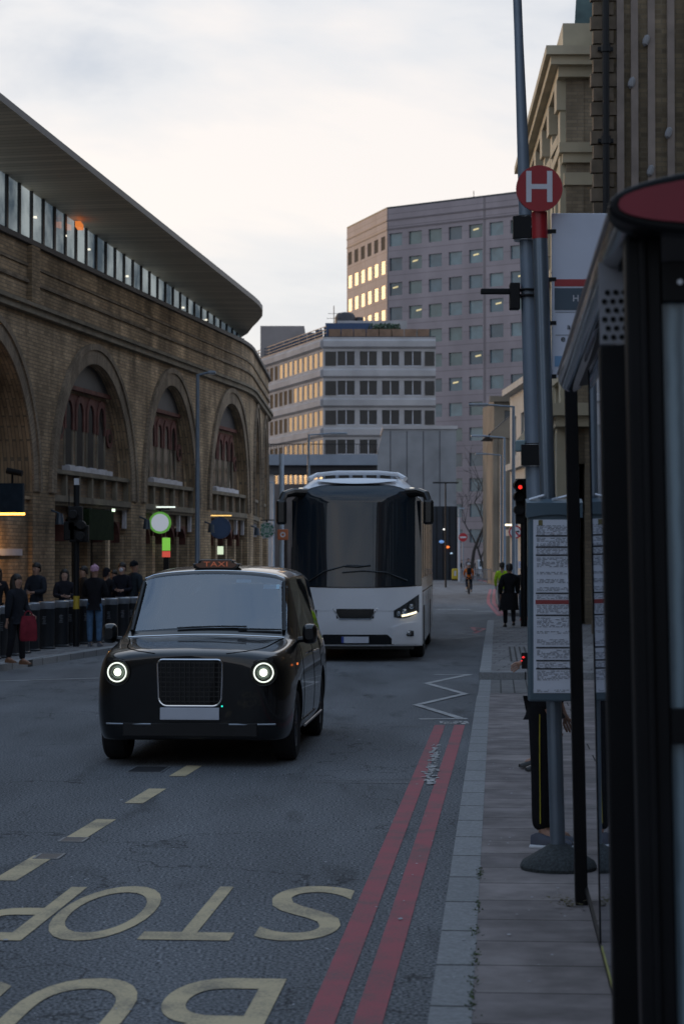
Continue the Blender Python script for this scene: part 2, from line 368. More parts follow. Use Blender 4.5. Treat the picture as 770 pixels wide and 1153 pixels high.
def glyph(txt, mat, name, parent, M, ext=0.0, bold=0.0, align='CENTER', space=1.0):
    c = bpy.data.curves.new(name, 'FONT'); c.body = txt; c.align_x = align; c.align_y = 'CENTER'; c.extrude = ext; c.offset = bold; c.resolution_u = 4; c.space_character = space
    t = bpy.data.objects.new(name, c); COL.objects.link(t)
    dg = bpy.context.evaluated_depsgraph_get(); dg.update()
    me = bpy.data.meshes.new_from_object(t.evaluated_get(dg)); bpy.data.objects.remove(t)
    me.transform(M); me.materials.clear(); me.materials.append(mat)
    o = bpy.data.objects.new(name, me); COL.objects.link(o)
    if parent is not None: o.parent = parent
    return o
def glyph_fit(ch, cx, cy, w, h, z, ang, mat, bold=0.0):
    """mesh data of one character fitted in a w x h box on the ground, returned as (verts, faces)"""
    c = bpy.data.curves.new('g', 'FONT'); c.body = ch; c.offset = bold; c.resolution_u = 6
    t = bpy.data.objects.new('g', c); COL.objects.link(t)
    dg = bpy.context.evaluated_depsgraph_get(); dg.update()
    me = bpy.data.meshes.new_from_object(t.evaluated_get(dg)); bpy.data.objects.remove(t)
    xs = [v.co.x for v in me.vertices]; ys = [v.co.y for v in me.vertices]
    x0, x1, y0, y1 = min(xs), max(xs), min(ys), max(ys)
    M = Matrix.Translation((cx, cy, z)) @ Matrix.Rotation(ang, 4, 'Z')
    vs = [M @ Vector((((v.co.x - x0) / (x1 - x0) - 0.5) * w, ((v.co.y - y0) / (y1 - y0) - 0.5) * h, 0)) for v in me.vertices]
    fs = [tuple(p.vertices) for p in me.polygons]
    return vs, fs

# ============================================================ GROUND, ROAD, PAVEMENTS
structure(MB().quad((-2500, -800, -0.02), (2500, -800, -0.02), (2500, 3500, -0.02), (-2500, 3500, -0.02)).build('ground', pm('far_ground', (0.10, 0.10, 0.10), 0.95, var=0.2, scale=0.1)))
structure(MB().quad((-60, -60, 0), (60, -60, 0), (60, 420, 0), (-60, 420, 0)).build('road', M_ASPH))
def kx(d): return 0.377 + 0.0727 * (d - 9.04)          # right kerb line
def slab(name, pts, z, mat, th=0.2):
    return structure(MB().prism([(x, y, z - th) for x, y in pts], (0, 0, th)).build(name, mat))
KW = 0.175
def rx(d, o): return kx(d) + o
# near right pavement, running down to the lowered stretch in front of the raised boarding kerb
m = MB()
prof = [(-40, .12), (28.6, .12), (30.9, .03), (34.6, .03)]
for (a, za), (b, zb) in zip(prof[:-1], prof[1:]):
    m.quad((rx(a, KW), a, za), (40, a, za), (40, b, zb), (rx(b, KW), b, zb))
structure(m.build('pavement', M_SLAB))
m = MB()
for (a, za), (b, zb) in zip(prof[:-1], prof[1:]):
    m.quad((rx(a, 0), a, za + .003), (rx(a, KW), a, za + .003), (rx(b, KW), b, zb + .003), (rx(b, 0), b, zb + .003))
    m.quad((rx(a, -.012), a, -.02), (rx(a, 0), a, za + .003), (rx(b, 0), b, zb + .003), (rx(b, -.012), b, -.02))
structure(m.build('kerb', M_KERB))
structure(MB().quad((rx(30.95, KW), 30.95, .034), (rx(30.95, 1.4), 30.95, .034), (rx(34.55, 1.4), 34.55, .034), (rx(34.55, KW), 34.55, .034)).build('lowered_paving', M_SETT))
# raised boarding platform beyond
corner = [(rx(34.6, 0), 34.6), (rx(64, 0), 64), (rx(66, .25), 66), (rx(67.2, .8), 67.2), (rx(67.5, 2), 67.5), (40, 67.5), (40, 34.6)]
slab('raised_pavement', corner, .15, M_SLAB2)
structure(MB().prism([(rx(34.4, 0), 34.42, 0), (9, 34.42, 0), (9, 34.6, 0), (rx(34.6, 0), 34.6, 0)], (0, 0, .152)).build('kerb_step', M_KERB))
m = MB(); m.prism([(rx(34.6, -.01), 34.6, 0), (rx(34.6, KW), 34.6, 0), (rx(64, KW), 64, 0), (rx(64, -.01), 64, 0)], (0, 0, .154)); structure(m.build('raised_kerb', M_KERB))
structure(MB().quad((rx(38, .5), 38, .156), (rx(38, 1.9), 38, .156), (rx(44.5, 1.9), 44.5, .156), (rx(44.5, .5), 44.5, .156)).build('tactile_paving', M_TACT))
# pavement beyond the side road
pp = [G(*p) for p in ((506, 647.5), (530, 649), (548, 652.5), (559, 657.5), (561, 664), (558, 673), (560, 684), (572, 694))]
slab('far_pavement', [(p.x, p.y) for p in pp][::-1] + [(G(480, 646.5).x, G(480, 646.5).y), (-60, 300), (-60, 345), (120, 345), (120, 74)], .12, M_SLAB2)
# station side pavement
LK = [(-15.6, -20), (-4.98, 43.8), (-1.5, 64), (1.0, 80), (2.2, 92), (2.4, 110), (0, 140), (-14, 165), (-60, 190)]
slab('station_pavement', LK[::-1] + [(-60, -20)], .12, M_SLAB2)
m = MB()
for (a, b) in zip(LK[:-1], LK[1:]):
    a, b = Vector((*a, 0)), Vector((*b, 0)); nn = Vector((b.y - a.y, a.x - b.x, 0)).normalized() * .02; wv = -nn.normalized() * .25
    m.prism([a + nn, b + nn, b + wv, a + wv], (0, 0, .124))
structure(m.build('station_kerb', M_KERB))

# ------------------------------------------------------------ road markings
RA = -math.atan(0.0727)
def word(name, chars, mat):
    m = MB()
    for ch, cx, cy, w, h in chars:
        vs, fs = glyph_fit(ch, cx, cy, w, h, .005, math.pi + RA, mat, bold=0.0)
        m.add(vs, fs)
    return structure(m.build(name, mat, fixn=False))
word('stop_lettering', [('S', -.205, 11.96, .46, 1.84), ('T', -.755, 11.96, .48, 1.8), ('O', -1.31, 11.96, .53, 1.84), ('P', -1.80, 11.96, .42, 1.8)], M_YEL)
word('bus_lettering', [('B', -.575, 9.13, .50, 1.86), ('U', -1.20, 9.13, .53, 1.86), ('S', -1.82, 9.13, .5, 1.86)], M_YEL)
def strip(pts, w, mat, name, z=.004):
    """flat line of width w through (x, y) points, mitred"""
    m = MB(); P = [Vector((*p, z)) for p in pts]; Lf, Rt = [], []
    for i, p in enumerate(P):
        t = (P[min(i + 1, len(P) - 1)] - P[max(i - 1, 0)]).normalized(); nn = Vector((-t.y, t.x, 0)) * (w / 2); Lf.append(p + nn); Rt.append(p - nn)
    for i in range(len(P) - 1): m.quad(Rt[i], Rt[i + 1], Lf[i + 1], Lf[i])
    return structure(m.build(name, mat, fixn=False))
for (xa, xb) in ((-.143 + .045, 1.164), (.06 + .045, 1.397)):
    strip([(xa - .0805 * 4, 9.04 - 4), (xa, 9.04), (xb, 25.4)], .125, M_RED, 'red_line')
for (x, y, l_) in ((-2.02, 13.66, 1.1), (-1.83, 15.65, 1.1), (-1.63, 17.8, 1.1), (-1.45, 19.9, 1.0), (-2.2, 11.6, .0)):
    if l_ > 0: strip([(x - .045 * l_, y - l_ / 2), (x + .045 * l_, y + l_ / 2)], .15, M_YEL, 'bay_line')
def zz(pix, w, mat, name): 
    m = MB(); P = [G(*p) for p in pix]
    for a, b in zip(P[:-1], P[1:]):
        t = (b - a).normalized(); nn = Vector((-t.y, t.x, 0)) * (w / 2); e_ = t * (w * .3)
        m.quad(a - nn - e_, b - nn + e_, b + nn + e_, a + nn - e_)
    for i, v in enumerate(m.v): v.z = .005 + .0015 * (i // 4)
    return structure(m.build(name, mat, fixn=False))
zz([(490, 759.5), (528, 759.5), (480, 769.5), (523, 781.5), (469, 794), (516, 808.5)], .11, M_WHT, 'zigzag_marking')
zz([(476, 809.5), (521, 809)], .16, M_WHT, 'zigzag_marking')
zz([(513, 719), (540, 716), (515, 713), (543, 709.5), (517, 707)], .13, M_FAINT, 'zigzag_marking')
zz([(534, 713), (545, 708), (531, 706.5), (536, 711)], .12, M_RED, 'red_marking')
m = MB(); random.seed(3)
for i in range(9):
    p = G(497 + i * 3.4, 813.5 + random.uniform(-.8, .8)); m.box(p.x - .025, p.x + .025, p.y - .18, p.y + .12, .003, .006)
structure(m.build('worn_stop_marking', M_WHT))
m = MB()
for i in range(150):
    t = random.random(); a = G(491 - 9 * t, 839 + 45 * t); a.x += random.gauss(0, .028); w_ = random.uniform(.008, .03); l_ = random.uniform(.02, .07); q = [(a.x - w_, a.y - l_ * random.random()), (a.x + w_ * .3, a.y - l_), (a.x + w_, a.y + l_ * random.random()), (a.x - w_ * .4, a.y + l_)]
    m.add([(x, y, .009 + i * 3e-6) for x, y in q], [(0, 1, 2, 3)])
structure(m.build('peeled_marking', M_WHT, fixn=False))
for (a, b, w) in (((0, 767), (112, 763.5), .10), ((300, 845), (383, 841), .022), ((345, 878.5), (468, 877), .02), ((355, 880.5), (462, 881.5), .03), ((350, 843), (480, 842), .015), ((372, 814), (398, 815), .05), ((430, 817), (475, 818), .03)):
    A_, B_ = G(*a), G(*b); strip([(A_.x, A_.y), (B_.x, B_.y)], w, M_FAINT if w < .08 else M_WHT, 'scratched_line', z=.006)
for (x0, x1, y, w, k) in ((492, 531, 686.3, .55, 7), (534, 560, 688.5, .25, 1), (524, 548, 697.5, .3, 3), (492, 504, 720.5, .2, 1), (490, 503, 725, .15, 1), (515, 527, 753.3, .12, 1), (488, 512, 646.8, 3.0, 1), (499, 510, 748.5, .08, 2)):
    A_, B_ = G(x0, y), G(x1, y)
    for i in range(k):
        f0 = i / k; f1 = f0 + (.72 if k > 1 else 1) / k
        strip([(A_.x + (B_.x - A_.x) * f0, A_.y), (A_.x + (B_.x - A_.x) * f1, A_.y + .02)], w, M_FAINT if y > 690 else M_WHT, 'road_marking')
# red route lines round the side road corner
for o in (0, 6):
    ps = [G(562 + o, 693.5), G(556 + o, 687), G(549.5 + o, 679), G(549.5 + o, 672), G(552 + o * .7, 663.5)]
    strip([(p.x, p.y) for p in ps], .16, M_RED, 'red_line')
    ps = [G(505, 648.3 + o * .12), G(530, 650.5 + o * .12), G(548, 654.5 + o * .12), G(556, 657.5 + o * .15)]
    strip([(p.x, p.y) for p in ps], .22, M_RED, 'red_line')
# iron covers in the road
M_IRON = pm('iron_cover', (0.035, 0.036, 0.04), 0.5, var=0.3, scale=20, bump=.3)
def cover(px, py, w, l_, lab):
    g = G(px, py); r = empty('access_cover', (g.x, g.y, 0), RA); tag(r, lab, 'access cover', 'iron covers set in the road')
    MB().box(-w / 2, w / 2, -l_ / 2, l_ / 2, -.02, .005).build('lid', M_IRON, r)
    m = MB(); t = .018
    for q in ((-w / 2 - t, w / 2 + t, -l_ / 2 - t, -l_ / 2), (-w / 2 - t, w / 2 + t, l_ / 2, l_ / 2 + t), (-w / 2 - t, -w / 2, -l_ / 2, l_ / 2), (w / 2, w / 2 + t, -l_ / 2, l_ / 2)): m.box(*q, -.02, .007)
    m.build('frame', pm('worn_iron', (.16, .17, .18), .45, var=.3, scale=30), r)
cover(57, 963.5, .14, .22, 'small iron cover beside the nearest yellow dash of the bay line')
cover(84, 945, .15, .2, 'small iron cover just before the second yellow dash of the bay line')
cover(168, 866, .30, .55, 'larger dark cover in the road in front of the black taxi')
# litter and chips on the road and paving
m = MB(); random.seed(11)
for i in range(260):
    d = random.uniform(7.5, 30); x = random.uniform(-.16 * d, kx(d)); s_ = random.uniform(.003, .012)
    if random.random() < .08: s_ *= 2.2
    a = random.random() * 6.28
    m.add([(x + s_ * math.cos(a + k * 1.57) * (1 if k % 2 else .6), d + s_ * 1.4 * math.sin(a + k * 1.57), .0095) for k in range(4)], [(0, 1, 2, 3)])
for i in range(90):
    d = random.uniform(7.5, 24); x = kx(d) + random.uniform(.02, .9); s_ = random.uniform(.003, .012); a = random.random() * 6.28
    m.add([(x + s_ * math.cos(a + k * 1.57), d + s_ * 1.4 * math.sin(a + k * 1.57), .1275) for k in range(4)], [(0, 1, 2, 3)])
o = m.build('litter', pm('litter_pale', (.38, .39, .42), .8, var=.4, scale=3), fixn=False); tag(o, 'pale grit and scraps scattered over the road and paving', 'litter', kind='stuff')
# dry leaves by the shelter leg and moss in the kerb joint
m = MB(); random.seed(5)
for i in range(60):
    c = G(643, 1018, .12) + Vector((random.gauss(0, .07), random.gauss(0, .09), random.uniform(.002, .03))); s_ = random.uniform(.008, .02); a = random.random() * 6.28
    m.add([c + Vector((s_ * math.cos(a + k * 2.1), s_ * math.sin(a + k * 2.1), random.uniform(-.006, .006))) for k in range(3)], [(0, 1, 2)])
tag(m.build('leaf_litter', pm('dry_leaf', (.10, .085, .04), .9, var=.4, scale=30), fixn=False), 'small heap of dry leaves at the foot of the shelter post', 'leaves', kind='stuff')
m = MB()
for i in range(260):
    d = random.choice((9.3, 9.9, 10.6, 11.4, 12.6, 8.9)) + random.gauss(0, .12); c = Vector((kx(d) + KW + random.gauss(0, .012), d, .124)); h = random.uniform(.003, .012); a = random.random() * 6.28; s_ = .006
    m.add([c + Vector((s_ * math.cos(a), s_ * math.sin(a), 0)), c - Vector((s_ * math.cos(a), s_ * math.sin(a), 0)), c + Vector((random.gauss(0, .01), random.gauss(0, .01), h))], [(0, 1, 2)])
tag(m.build('moss', pm('moss', (.05, .075, .02), .9, var=.4, scale=30), fixn=False), 'moss and tiny weeds growing in the joint behind the kerb', 'moss', kind='stuff')

# ============================================================ STATION VIADUCT BUILDING
B0 = Vector((-8.07, 60.0, 0))
# wall path: straight, then swinging parallel to the view, then away
PATH = {}
def heading(s):
    if s < 23: return 9.8
    if s < 28: return 9.8 - 9.0 * (s - 23) / 5
    if s < 41: return 0.8
    if s < 55: return 0.8 - 70 * (s - 41) / 14
    return -69.2
STEP = .25
def build_path():
    p = B0.copy(); PATH[0] = p.copy(); k = 0
    while k * STEP < 80:
        a = R(heading(k * STEP)); p = p + Vector((math.sin(a), math.cos(a), 0)) * STEP; k += 1; PATH[k] = p.copy()
build_path()
def WP(s, off=0.0, z=0.0):
    """point on the station wall: s along it, off = distance behind its face (negative: in front)"""
    if s <= 0:
        a = R(9.8); p = B0 + Vector((math.sin(a), math.cos(a), 0)) * s
    else:
        k = min(s / STEP, 318); i = int(k); p = PATH[i].lerp(PATH[i + 1], k - i)
    a = R(heading(s)); nn = Vector((-math.cos(a), math.sin(a), 0))
    q = p + nn * off; q.z = z; return q
st = empty('railway_station', (-8.07, 60, 0)); tag(st, 'long brown brick railway viaduct station with tall arches, glazed top storey and sweeping flat roof', 'railway station')
SO = Vector((-8.07, 60, 0))
def sq(m, s0, s1, z0, z1, off, mi=0, seg=None):
    n = max(1, int(math.ceil((s1 - s0) / (0.8 if s1 > 22 else 30))))
    for i in range(n):
        a = s0 + (s1 - s0) * i / n; b = s0 + (s1 - s0) * (i + 1) / n
        m.quad(WP(a, off, z0), WP(b, off, z0), WP(b, off, z1), WP(a, off, z1), mi, [(a, z0), (b, z0), (b, z1), (a, z1)])
def sbox(m, s0, s1, z0, z1, o0, o1, mi=0):
    n = max(1, int(math.ceil((s1 - s0) / (0.8 if s1 > 22 else 30))))
    for i in range(n):
        a = s0 + (s1 - s0) * i / n; b = s0 + (s1 - s0) * (i + 1) / n
        for za, zb, oa, ob in ((z0, z1, o0, o0), (z1, z1, o0, o1), (z0, z0, o0, o1)):
            m.quad(WP(a, oa, za), WP(b, oa, za), WP(b, ob, zb), WP(a, ob, zb), mi, [(a, za), (b, za), (b, zb + abs(ob - oa)), (a, zb + abs(ob - oa))])
    for e_ in (s0, s1): m.quad(WP(e_, o0, z0), WP(e_, o1, z0), WP(e_, o1, z1), WP(e_, o0, z1), mi, [(o0, z0), (o1, z0), (o1, z1), (o0, z1)])
WT = 10.5          # top of the brickwork
arches = [(-42, 4, 3.83, 4), (-33, 4, 3.83, 4), (-23.9, 4, 3.83, 4), (-14.6, 4, 3.83, 4), (-6.0, 4.0, 3.83, 4.0), (4.0, 4.0, 3.83, 4.0), (13.2, 3.4, 3.83, 4.1), (22.4, 3.4, 3.83, 4.15), (31.1, 2.3, 3.83, 4.2), (38.0, 2.0, 3.83, 4.2)]
REC = 0.40
m = MB(); edges = []
cur = -60.0
for (c, r, sp, ri) in arches:
    sq(m, cur, c - r, 0, WT, 0)
    n = 28; prev = None
    for i in range(n + 1):
        w = math.pi * i / n; s_ = c - r * math.cos(w); z_ = sp + ri * math.sin(w)
        if prev:
            a, za = prev
            m.quad(WP(a, 0, za), WP(s_, 0, z_), WP(s_, 0, WT), WP(a, 0, WT), 0, [(a, za), (s_, z_), (s_, WT), (a, WT)])
            RC = 7.0 if c < -4 else REC
            m.quad(WP(a, 0, za), WP(s_, 0, z_), WP(s_, RC, z_), WP(a, RC, za), 0, [(a, 0), (s_, 0), (s_, RC), (a, RC)])
        prev = (s_, z_)
    for e_ in (c - r, c + r): m.quad(WP(e_, 0, 0), WP(e_, REC, 0), WP(e_, REC, sp), WP(e_, 0, sp), 0, [(0, 0), (REC, 0), (REC, sp), (0, sp)])
    cur = c + r
sq(m, cur, 78, 0, WT, 0)
# wall top cap
sbox(m, -60, 78, WT - .001, WT + .0, .0, 3)
m.build('wall', M_STOCK, st, off=SO, fixn=False)
# string courses, coping, stepped bands, pilaster
m = MB(); sbox(m, -60, 78, 8.62, 8.80, -.16, 0); sbox(m, -60, 78, 8.80, 8.90, -.24, 0); m.build('string_course', M_STONE, st, off=SO)
m = MB(); sbox(m, -60, 78, 9.45, 9.55, -.07, 0); sbox(m, -60, 78, 9.9, 9.98, -.05, 0); m.build('brick_band', M_RING, st, off=SO)
m = MB(); sbox(m, -60, 55, WT, WT + .14, -.12, 1.2); m.build('coping', M_SLATE, st, off=SO)
for s_ in (-29, -2.2):
    if s_ < 60:
        m = MB(); sbox(m, s_ - .35, s_ + .35, 8.95, WT - .02, -.14, 0); m.build('pilaster', M_STOCK, st, off=SO)
for (c, r, sp, ri) in arches:
    if c < -10: continue
    m = MB()
    for (w0, w1, of) in ((0, .42, -.05), (.42, .60, -.10)):
        n = 30; rows = []
        for i in range(n + 1):
            w = math.pi * i / n
            pr = []
            for q in (w0, w1): pr.append((c - (r + q) * math.cos(w), sp + (ri + q) * math.sin(w)))
            rows.append(pr)
        for i in range(n):
            (a0, b0), (a1, b1) = rows[i], rows[i + 1]
            L_ = math.pi * r / n
            m.quad(WP(a0[0], of, a0[1]), WP(b0[0], of, b0[1]), WP(b1[0], of, b1[1]), WP(a1[0], of, a1[1]), 0, [(w0, i * L_), (w1, i * L_), (w1, (i + 1) * L_), (w0, (i + 1) * L_)])
            m.quad(WP(b0[0], of, b0[1]), WP(b0[0], 0.01, b0[1]), WP(b1[0], .01, b1[1]), WP(b1[0], of, b1[1]), 0, [(0, 0), (.1, 0), (.1, L_), (0, L_)])
            m.quad(WP(a0[0], of, a0[1]), WP(a0[0], 0.01, a0[1]), WP(a1[0], .01, a1[1]), WP(a1[0], of, a1[1]), 0, [(0, 0), (.1, 0), (.1, L_), (0, L_)])
    m.build('arch_ring', M_RING, st, off=SO, fixn=False)
# infill of the arches
for k, (c, r, sp, ri) in enumerate(arches):
    o1 = (7.0 if c < -4 else REC) - .02
    m = MB(); n = 24
    if c < -4:
        for i in range(n):
            a = c - r + 2 * r * i / n; b = c - r + 2 * r * (i + 1) / n
            za = sp + ri * math.sqrt(max(0, 1 - ((a - c) / r) ** 2)); zb = sp + ri * math.sqrt(max(0, 1 - ((b - c) / r) ** 2))
            m.quad(WP(a, o1, 3.6), WP(b, o1, 3.6), WP(b, o1, zb), WP(a, o1, za), 0, [(a, 3.6), (b, 3.6), (b, zb), (a, za)])
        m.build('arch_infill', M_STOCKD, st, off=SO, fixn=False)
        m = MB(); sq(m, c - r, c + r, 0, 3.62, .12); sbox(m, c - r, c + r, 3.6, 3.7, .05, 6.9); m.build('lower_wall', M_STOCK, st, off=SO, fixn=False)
        continue
    zt = 7.02
    # brick infill up to zt with four lancet openings
    lw, z0, z1 = .30 * r / 4 + .02, 4.72, 6.30
    pitch = 1.12 * r / 4
    lan = [c + .12 + (j - 1.5) * pitch for j in range(4)]
    def ztop(s_): return min(zt, sp + ri * math.sqrt(max(0, 1 - ((s_ - c) / r) ** 2)))
    xs = sorted(set([c - r + 2 * r * i / 24 for i in range(25)] + [q + d_ for q in lan for d_ in (-lw, lw)]))
    for a, b in zip(xs[:-1], xs[1:]):
        mid = (a + b) / 2
        hole = any(abs(mid - q) < lw for q in lan)
        if hole:
            m.quad(WP(a, o1, 3.6), WP(b, o1, 3.6), WP(b, o1, z0), WP(a, o1, z0), 0, [(a, 3.6), (b, 3.6), (b, z0), (a, z0)])
            m.quad(WP(a, o1, z1), WP(b, o1, z1), WP(b, o1, ztop(b)), WP(a, o1, ztop(a)), 0, [(a, z1), (b, z1), (b, ztop(b)), (a, ztop(a))])
        else:
            m.quad(WP(a, o1, 3.6), WP(b, o1, 3.6), WP(b, o1, ztop(b)), WP(a, o1, ztop(a)), 0, [(a, 3.6), (b, 3.6), (b, ztop(b)), (a, ztop(a))])
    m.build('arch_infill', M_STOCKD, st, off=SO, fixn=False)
    m = MB()
    for i in range(n):
        a = c - r + 2 * r * i / n; b = c - r + 2 * r * (i + 1) / n
        za = sp + ri * math.sqrt(max(0, 1 - ((a - c) / r) ** 2)); zb = sp + ri * math.sqrt(max(0, 1 - ((b - c) / r) ** 2))
        if za > zt or zb > zt: m.quad(WP(a, o1 - .12, min(za, zt)), WP(b, o1 - .12, min(zb, zt)), WP(b, o1 - .12, zb), WP(a, o1 - .12, za))
    m.build('tympanum', M_SLATE, st, off=SO, fixn=False)
    hw = r * .66
    m = MB(); sbox(m, c - hw, c + hw, zt - .06, zt + .06, o1 - .16, o1 - .01); m.build('lintel', M_REDBR, st, off=SO)
    m = MB(); sq(m, lan[0] - lw - .2, lan[3] + lw + .2, z1 - .45, 6.86, o1 - .010); m.build('red_spandrel', M_REDBR, st, off=SO, fixn=False)
    for q in lan:
        w_ = MB(); oo = o1 - .018; A_ = [WP(q - lw, oo, z0), WP(q + lw, oo, z0)] + [WP(q + lw * math.cos(math.pi * j / 10), oo, z1 - .08 + 1.35 * lw * math.sin(math.pi * j / 10)) for j in range(11)]
        w_.poly(A_); w_.build('lancet_window', M_DARKGL, st, off=SO, fixn=False)
        m = MB(); n2 = 10; th = .15; rr = lw
        for i in range(n2):
            w0 = math.pi * i / n2; w1 = math.pi * (i + 1) / n2
            P = [(q - (rr) * math.cos(w0), z1 - .08 + 1.35 * rr * math.sin(w0)), (q - (rr + th) * math.cos(w0), z1 - .08 + 1.35 * (rr + th) * math.sin(w0)), (q - (rr + th) * math.cos(w1), z1 - .08 + 1.35 * (rr + th) * math.sin(w1)), (q - rr * math.cos(w1), z1 - .08 + 1.35 * rr * math.sin(w1))]
            m.quad(*[WP(a, o1 - .055, b) for a, b in P]); m.quad(WP(P[1][0], o1 - .055, P[1][1]), WP(P[1][0], o1, P[1][1]), WP(P[2][0], o1, P[2][1]), WP(P[2][0], o1 - .055, P[2][1]))
            m.quad(WP(P[0][0], o1 - .055, P[0][1]), WP(P[0][0], o1, P[0][1]), WP(P[3][0], o1, P[3][1]), WP(P[3][0], o1 - .055, P[3][1]))
        # spandrel brick behind the arch head, closing the square top of the opening
        for sg in (-1, 1): sbox(m, q + (lw if sg > 0 else -lw - th), q + (lw + th if sg > 0 else -lw), z1 - .5, z1 - .08, o1 - .055, o1)
        m.build('window_arch', M_REDBR, st, off=SO, fixn=False)
        for sg in (-1, 1):
            m = MB(); m.cyl(WP(q + sg * (lw + .07), o1 - .0, z0), WP(q + sg * (lw + .07), o1 - .0, z1 - .5), .045, n=8)
            m.build('column', M_STONE, st, off=SO, smooth=True)
    m = MB(); sbox(m, lan[0] - lw - .25, lan[3] + lw + .25, z0 - .16, z0 - .02, o1 - .24, o1)
    for q in lan: sbox(m, q - lw - .02, q + lw + .02, z0 - .02, z0 + .02, o1 - .12, o1 + .1)
    m.build('window_sill', M_PALE, st, off=SO)
    for sg in (-1, 1):
        q = c + .12 + sg * (pitch * 1.5 + lw + .55); pz = 5.75
        if abs(q - c) < r * .93:
            m = MB(); cc = WP(q, o1 - .06, pz); d_ = WP(q, o1 + .02, pz) - cc
            m.cyl(cc, cc + d_, .30, n=18); m.build('roundel', M_REDBR, st, off=SO)
            m = MB(); m.cyl(cc - d_ * .2, cc + d_ * .5, .15, n=14); m.build('roundel_centre', M_DARKGL, st, off=SO)
    # panelled balcony band
    m = MB(); sbox(m, c - r, c + r, 4.42, 4.54, .04, o1); sbox(m, c - r, c + r, 3.62, 3.80, .0, o1); sbox(m, c - r, c + r, 3.52, 3.62, .08, o1)
    np_ = max(3, int(round(r * 1.5)))
    for i in range(np_ + 1):
        q = c - r + .08 + (2 * r - .16) * i / np_; sbox(m, q - .08, q + .08, 3.80, 4.42, .08, o1)
    m.build('balcony_band', M_STONE, st, off=SO, fixn=False)
    m = MB(); sq(m, c - r, c + r, 3.78, 4.45, .22); m.build('balcony_panel', M_STOCKD, st, off=SO, fixn=False)
    # shopfront below: dark openings between brick piers, pale brackets, red arch heads
    m = MB(); sq(m, c - r, c + r, 0, 3.6, .85); m.build('shopfront_glass', M_DARKGL, st, off=SO, fixn=False)
    nb = 4
    for i in range(nb + 1):
        q = c - r + .15 + (2 * r - .3) * i / nb
        m = MB(); sbox(m, q - .17, q + .17, 0.1, 2.75, .2, .6); sbox(m, q - .2, q + .2, 0, .3, .16, .6); m.build('shop_pier', M_STOCK, st, off=SO, fixn=False)
        m = MB(); sbox(m, q - .06, q + .06, 2.95, 3.52, .12, .24); m.build('bracket', M_PALE, st, off=SO)
        if i < nb:
            q2 = q + (2 * r - .3) / nb; m = MB(); h_ = (q2 - q) / 2 - .17; cm = (q + q2) / 2
            for j in range(8):
                w0 = math.pi * j / 8; w1 = math.pi * (j + 1) / 8
                a0, b0 = cm - h_ * math.cos(w0), 2.5 + h_ * math.sin(w0) * .9; a1, b1 = cm - h_ * math.cos(w1), 2.5 + h_ * math.sin(w1) * .9
                m.quad(WP(a0, .28, b0), WP(a1, .28, b1), WP(a1, .28, 3.15), WP(a0, .28, 3.15)); m.quad(WP(a0, .28, b0), WP(a1, .28, b1), WP(a1, .6, b1), WP(a0, .6, b0))
            m.build('shop_arch', M_REDBR, st, off=SO, fixn=False)
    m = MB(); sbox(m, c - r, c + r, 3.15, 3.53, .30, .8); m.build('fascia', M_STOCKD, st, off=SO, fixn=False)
# wall lamps on the piers
for s_ in (-.35, 9.0, 18.0, 27.1):
    m = MB(); p = WP(s_, -.25, 2.95); m.cyl(p, p + Vector((0, 0, .3)), .13, .09, n=10); m.cyl(p + Vector((0, 0, .3)), WP(s_, 0, 3.35), .03, n=6)
    m.build('wall_lamp', pm('lamp_blue', (.03, .055, .085), .4, var=.1), st, off=SO, smooth=True)
# glazed storey: leaning upward into the soffit
def roofz(s_):      # underside at the glass
    d = WP(s_).y
    return 12.33 - .044 * (d - 55) if d > 20 else 13.4
SE = 28.0
m = MB(); f = MB(); tops = MB()
s_ = -59.0; random.seed(4)
def glow_pane():
    mm, n, l, b = new_mat('glowing_concourse_pane'); b.inputs['Base Color'].default_value = (.06, .075, .085, 1); b.inputs['Roughness'].default_value = .05; b.inputs['Specular IOR Level'].default_value = .8
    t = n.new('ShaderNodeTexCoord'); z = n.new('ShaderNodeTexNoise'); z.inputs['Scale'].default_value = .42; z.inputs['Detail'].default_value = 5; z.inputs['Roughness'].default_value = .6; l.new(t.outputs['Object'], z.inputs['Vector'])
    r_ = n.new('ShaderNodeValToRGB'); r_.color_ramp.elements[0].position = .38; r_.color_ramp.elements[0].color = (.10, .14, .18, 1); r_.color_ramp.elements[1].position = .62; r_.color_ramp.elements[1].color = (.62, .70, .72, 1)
    l.new(z.outputs['Fac'], r_.inputs['Fac']); l.new(r_.outputs[0], b.inputs['Emission Color']); b.inputs['Emission Strength'].default_value = .34; return mm  # mottled glow added to the panes for see-through daylight and spill on the soffit
M_GLS = glow_pane() if True else glassy('station_glass', (.13, .165, .18), .75, 1.95, .03)
M_MUL = pm('dark_mullion', (.018, .024, .032), .4, var=.1)
gl_list = []
while s_ < SE - .6:
    e_ = s_ + 1.05
    zt = roofz(s_)
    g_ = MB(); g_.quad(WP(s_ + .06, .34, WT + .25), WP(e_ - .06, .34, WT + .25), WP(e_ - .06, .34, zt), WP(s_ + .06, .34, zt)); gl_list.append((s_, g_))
    sbox(f, s_ - .075, s_ + .075, WT + .12, zt + .05, .28, .5)
    s_ = e_
sbox(f, -60, SE, WT + .12, WT + .27, .30, .62)
f.build('mullions', M_MUL, st, off=SO)
far = MB()
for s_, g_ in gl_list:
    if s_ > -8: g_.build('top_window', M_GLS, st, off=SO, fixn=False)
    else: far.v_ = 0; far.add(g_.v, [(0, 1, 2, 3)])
o = far.build('top_windows', M_GLS, st, off=SO, fixn=False); o['kind'] = 'stuff'
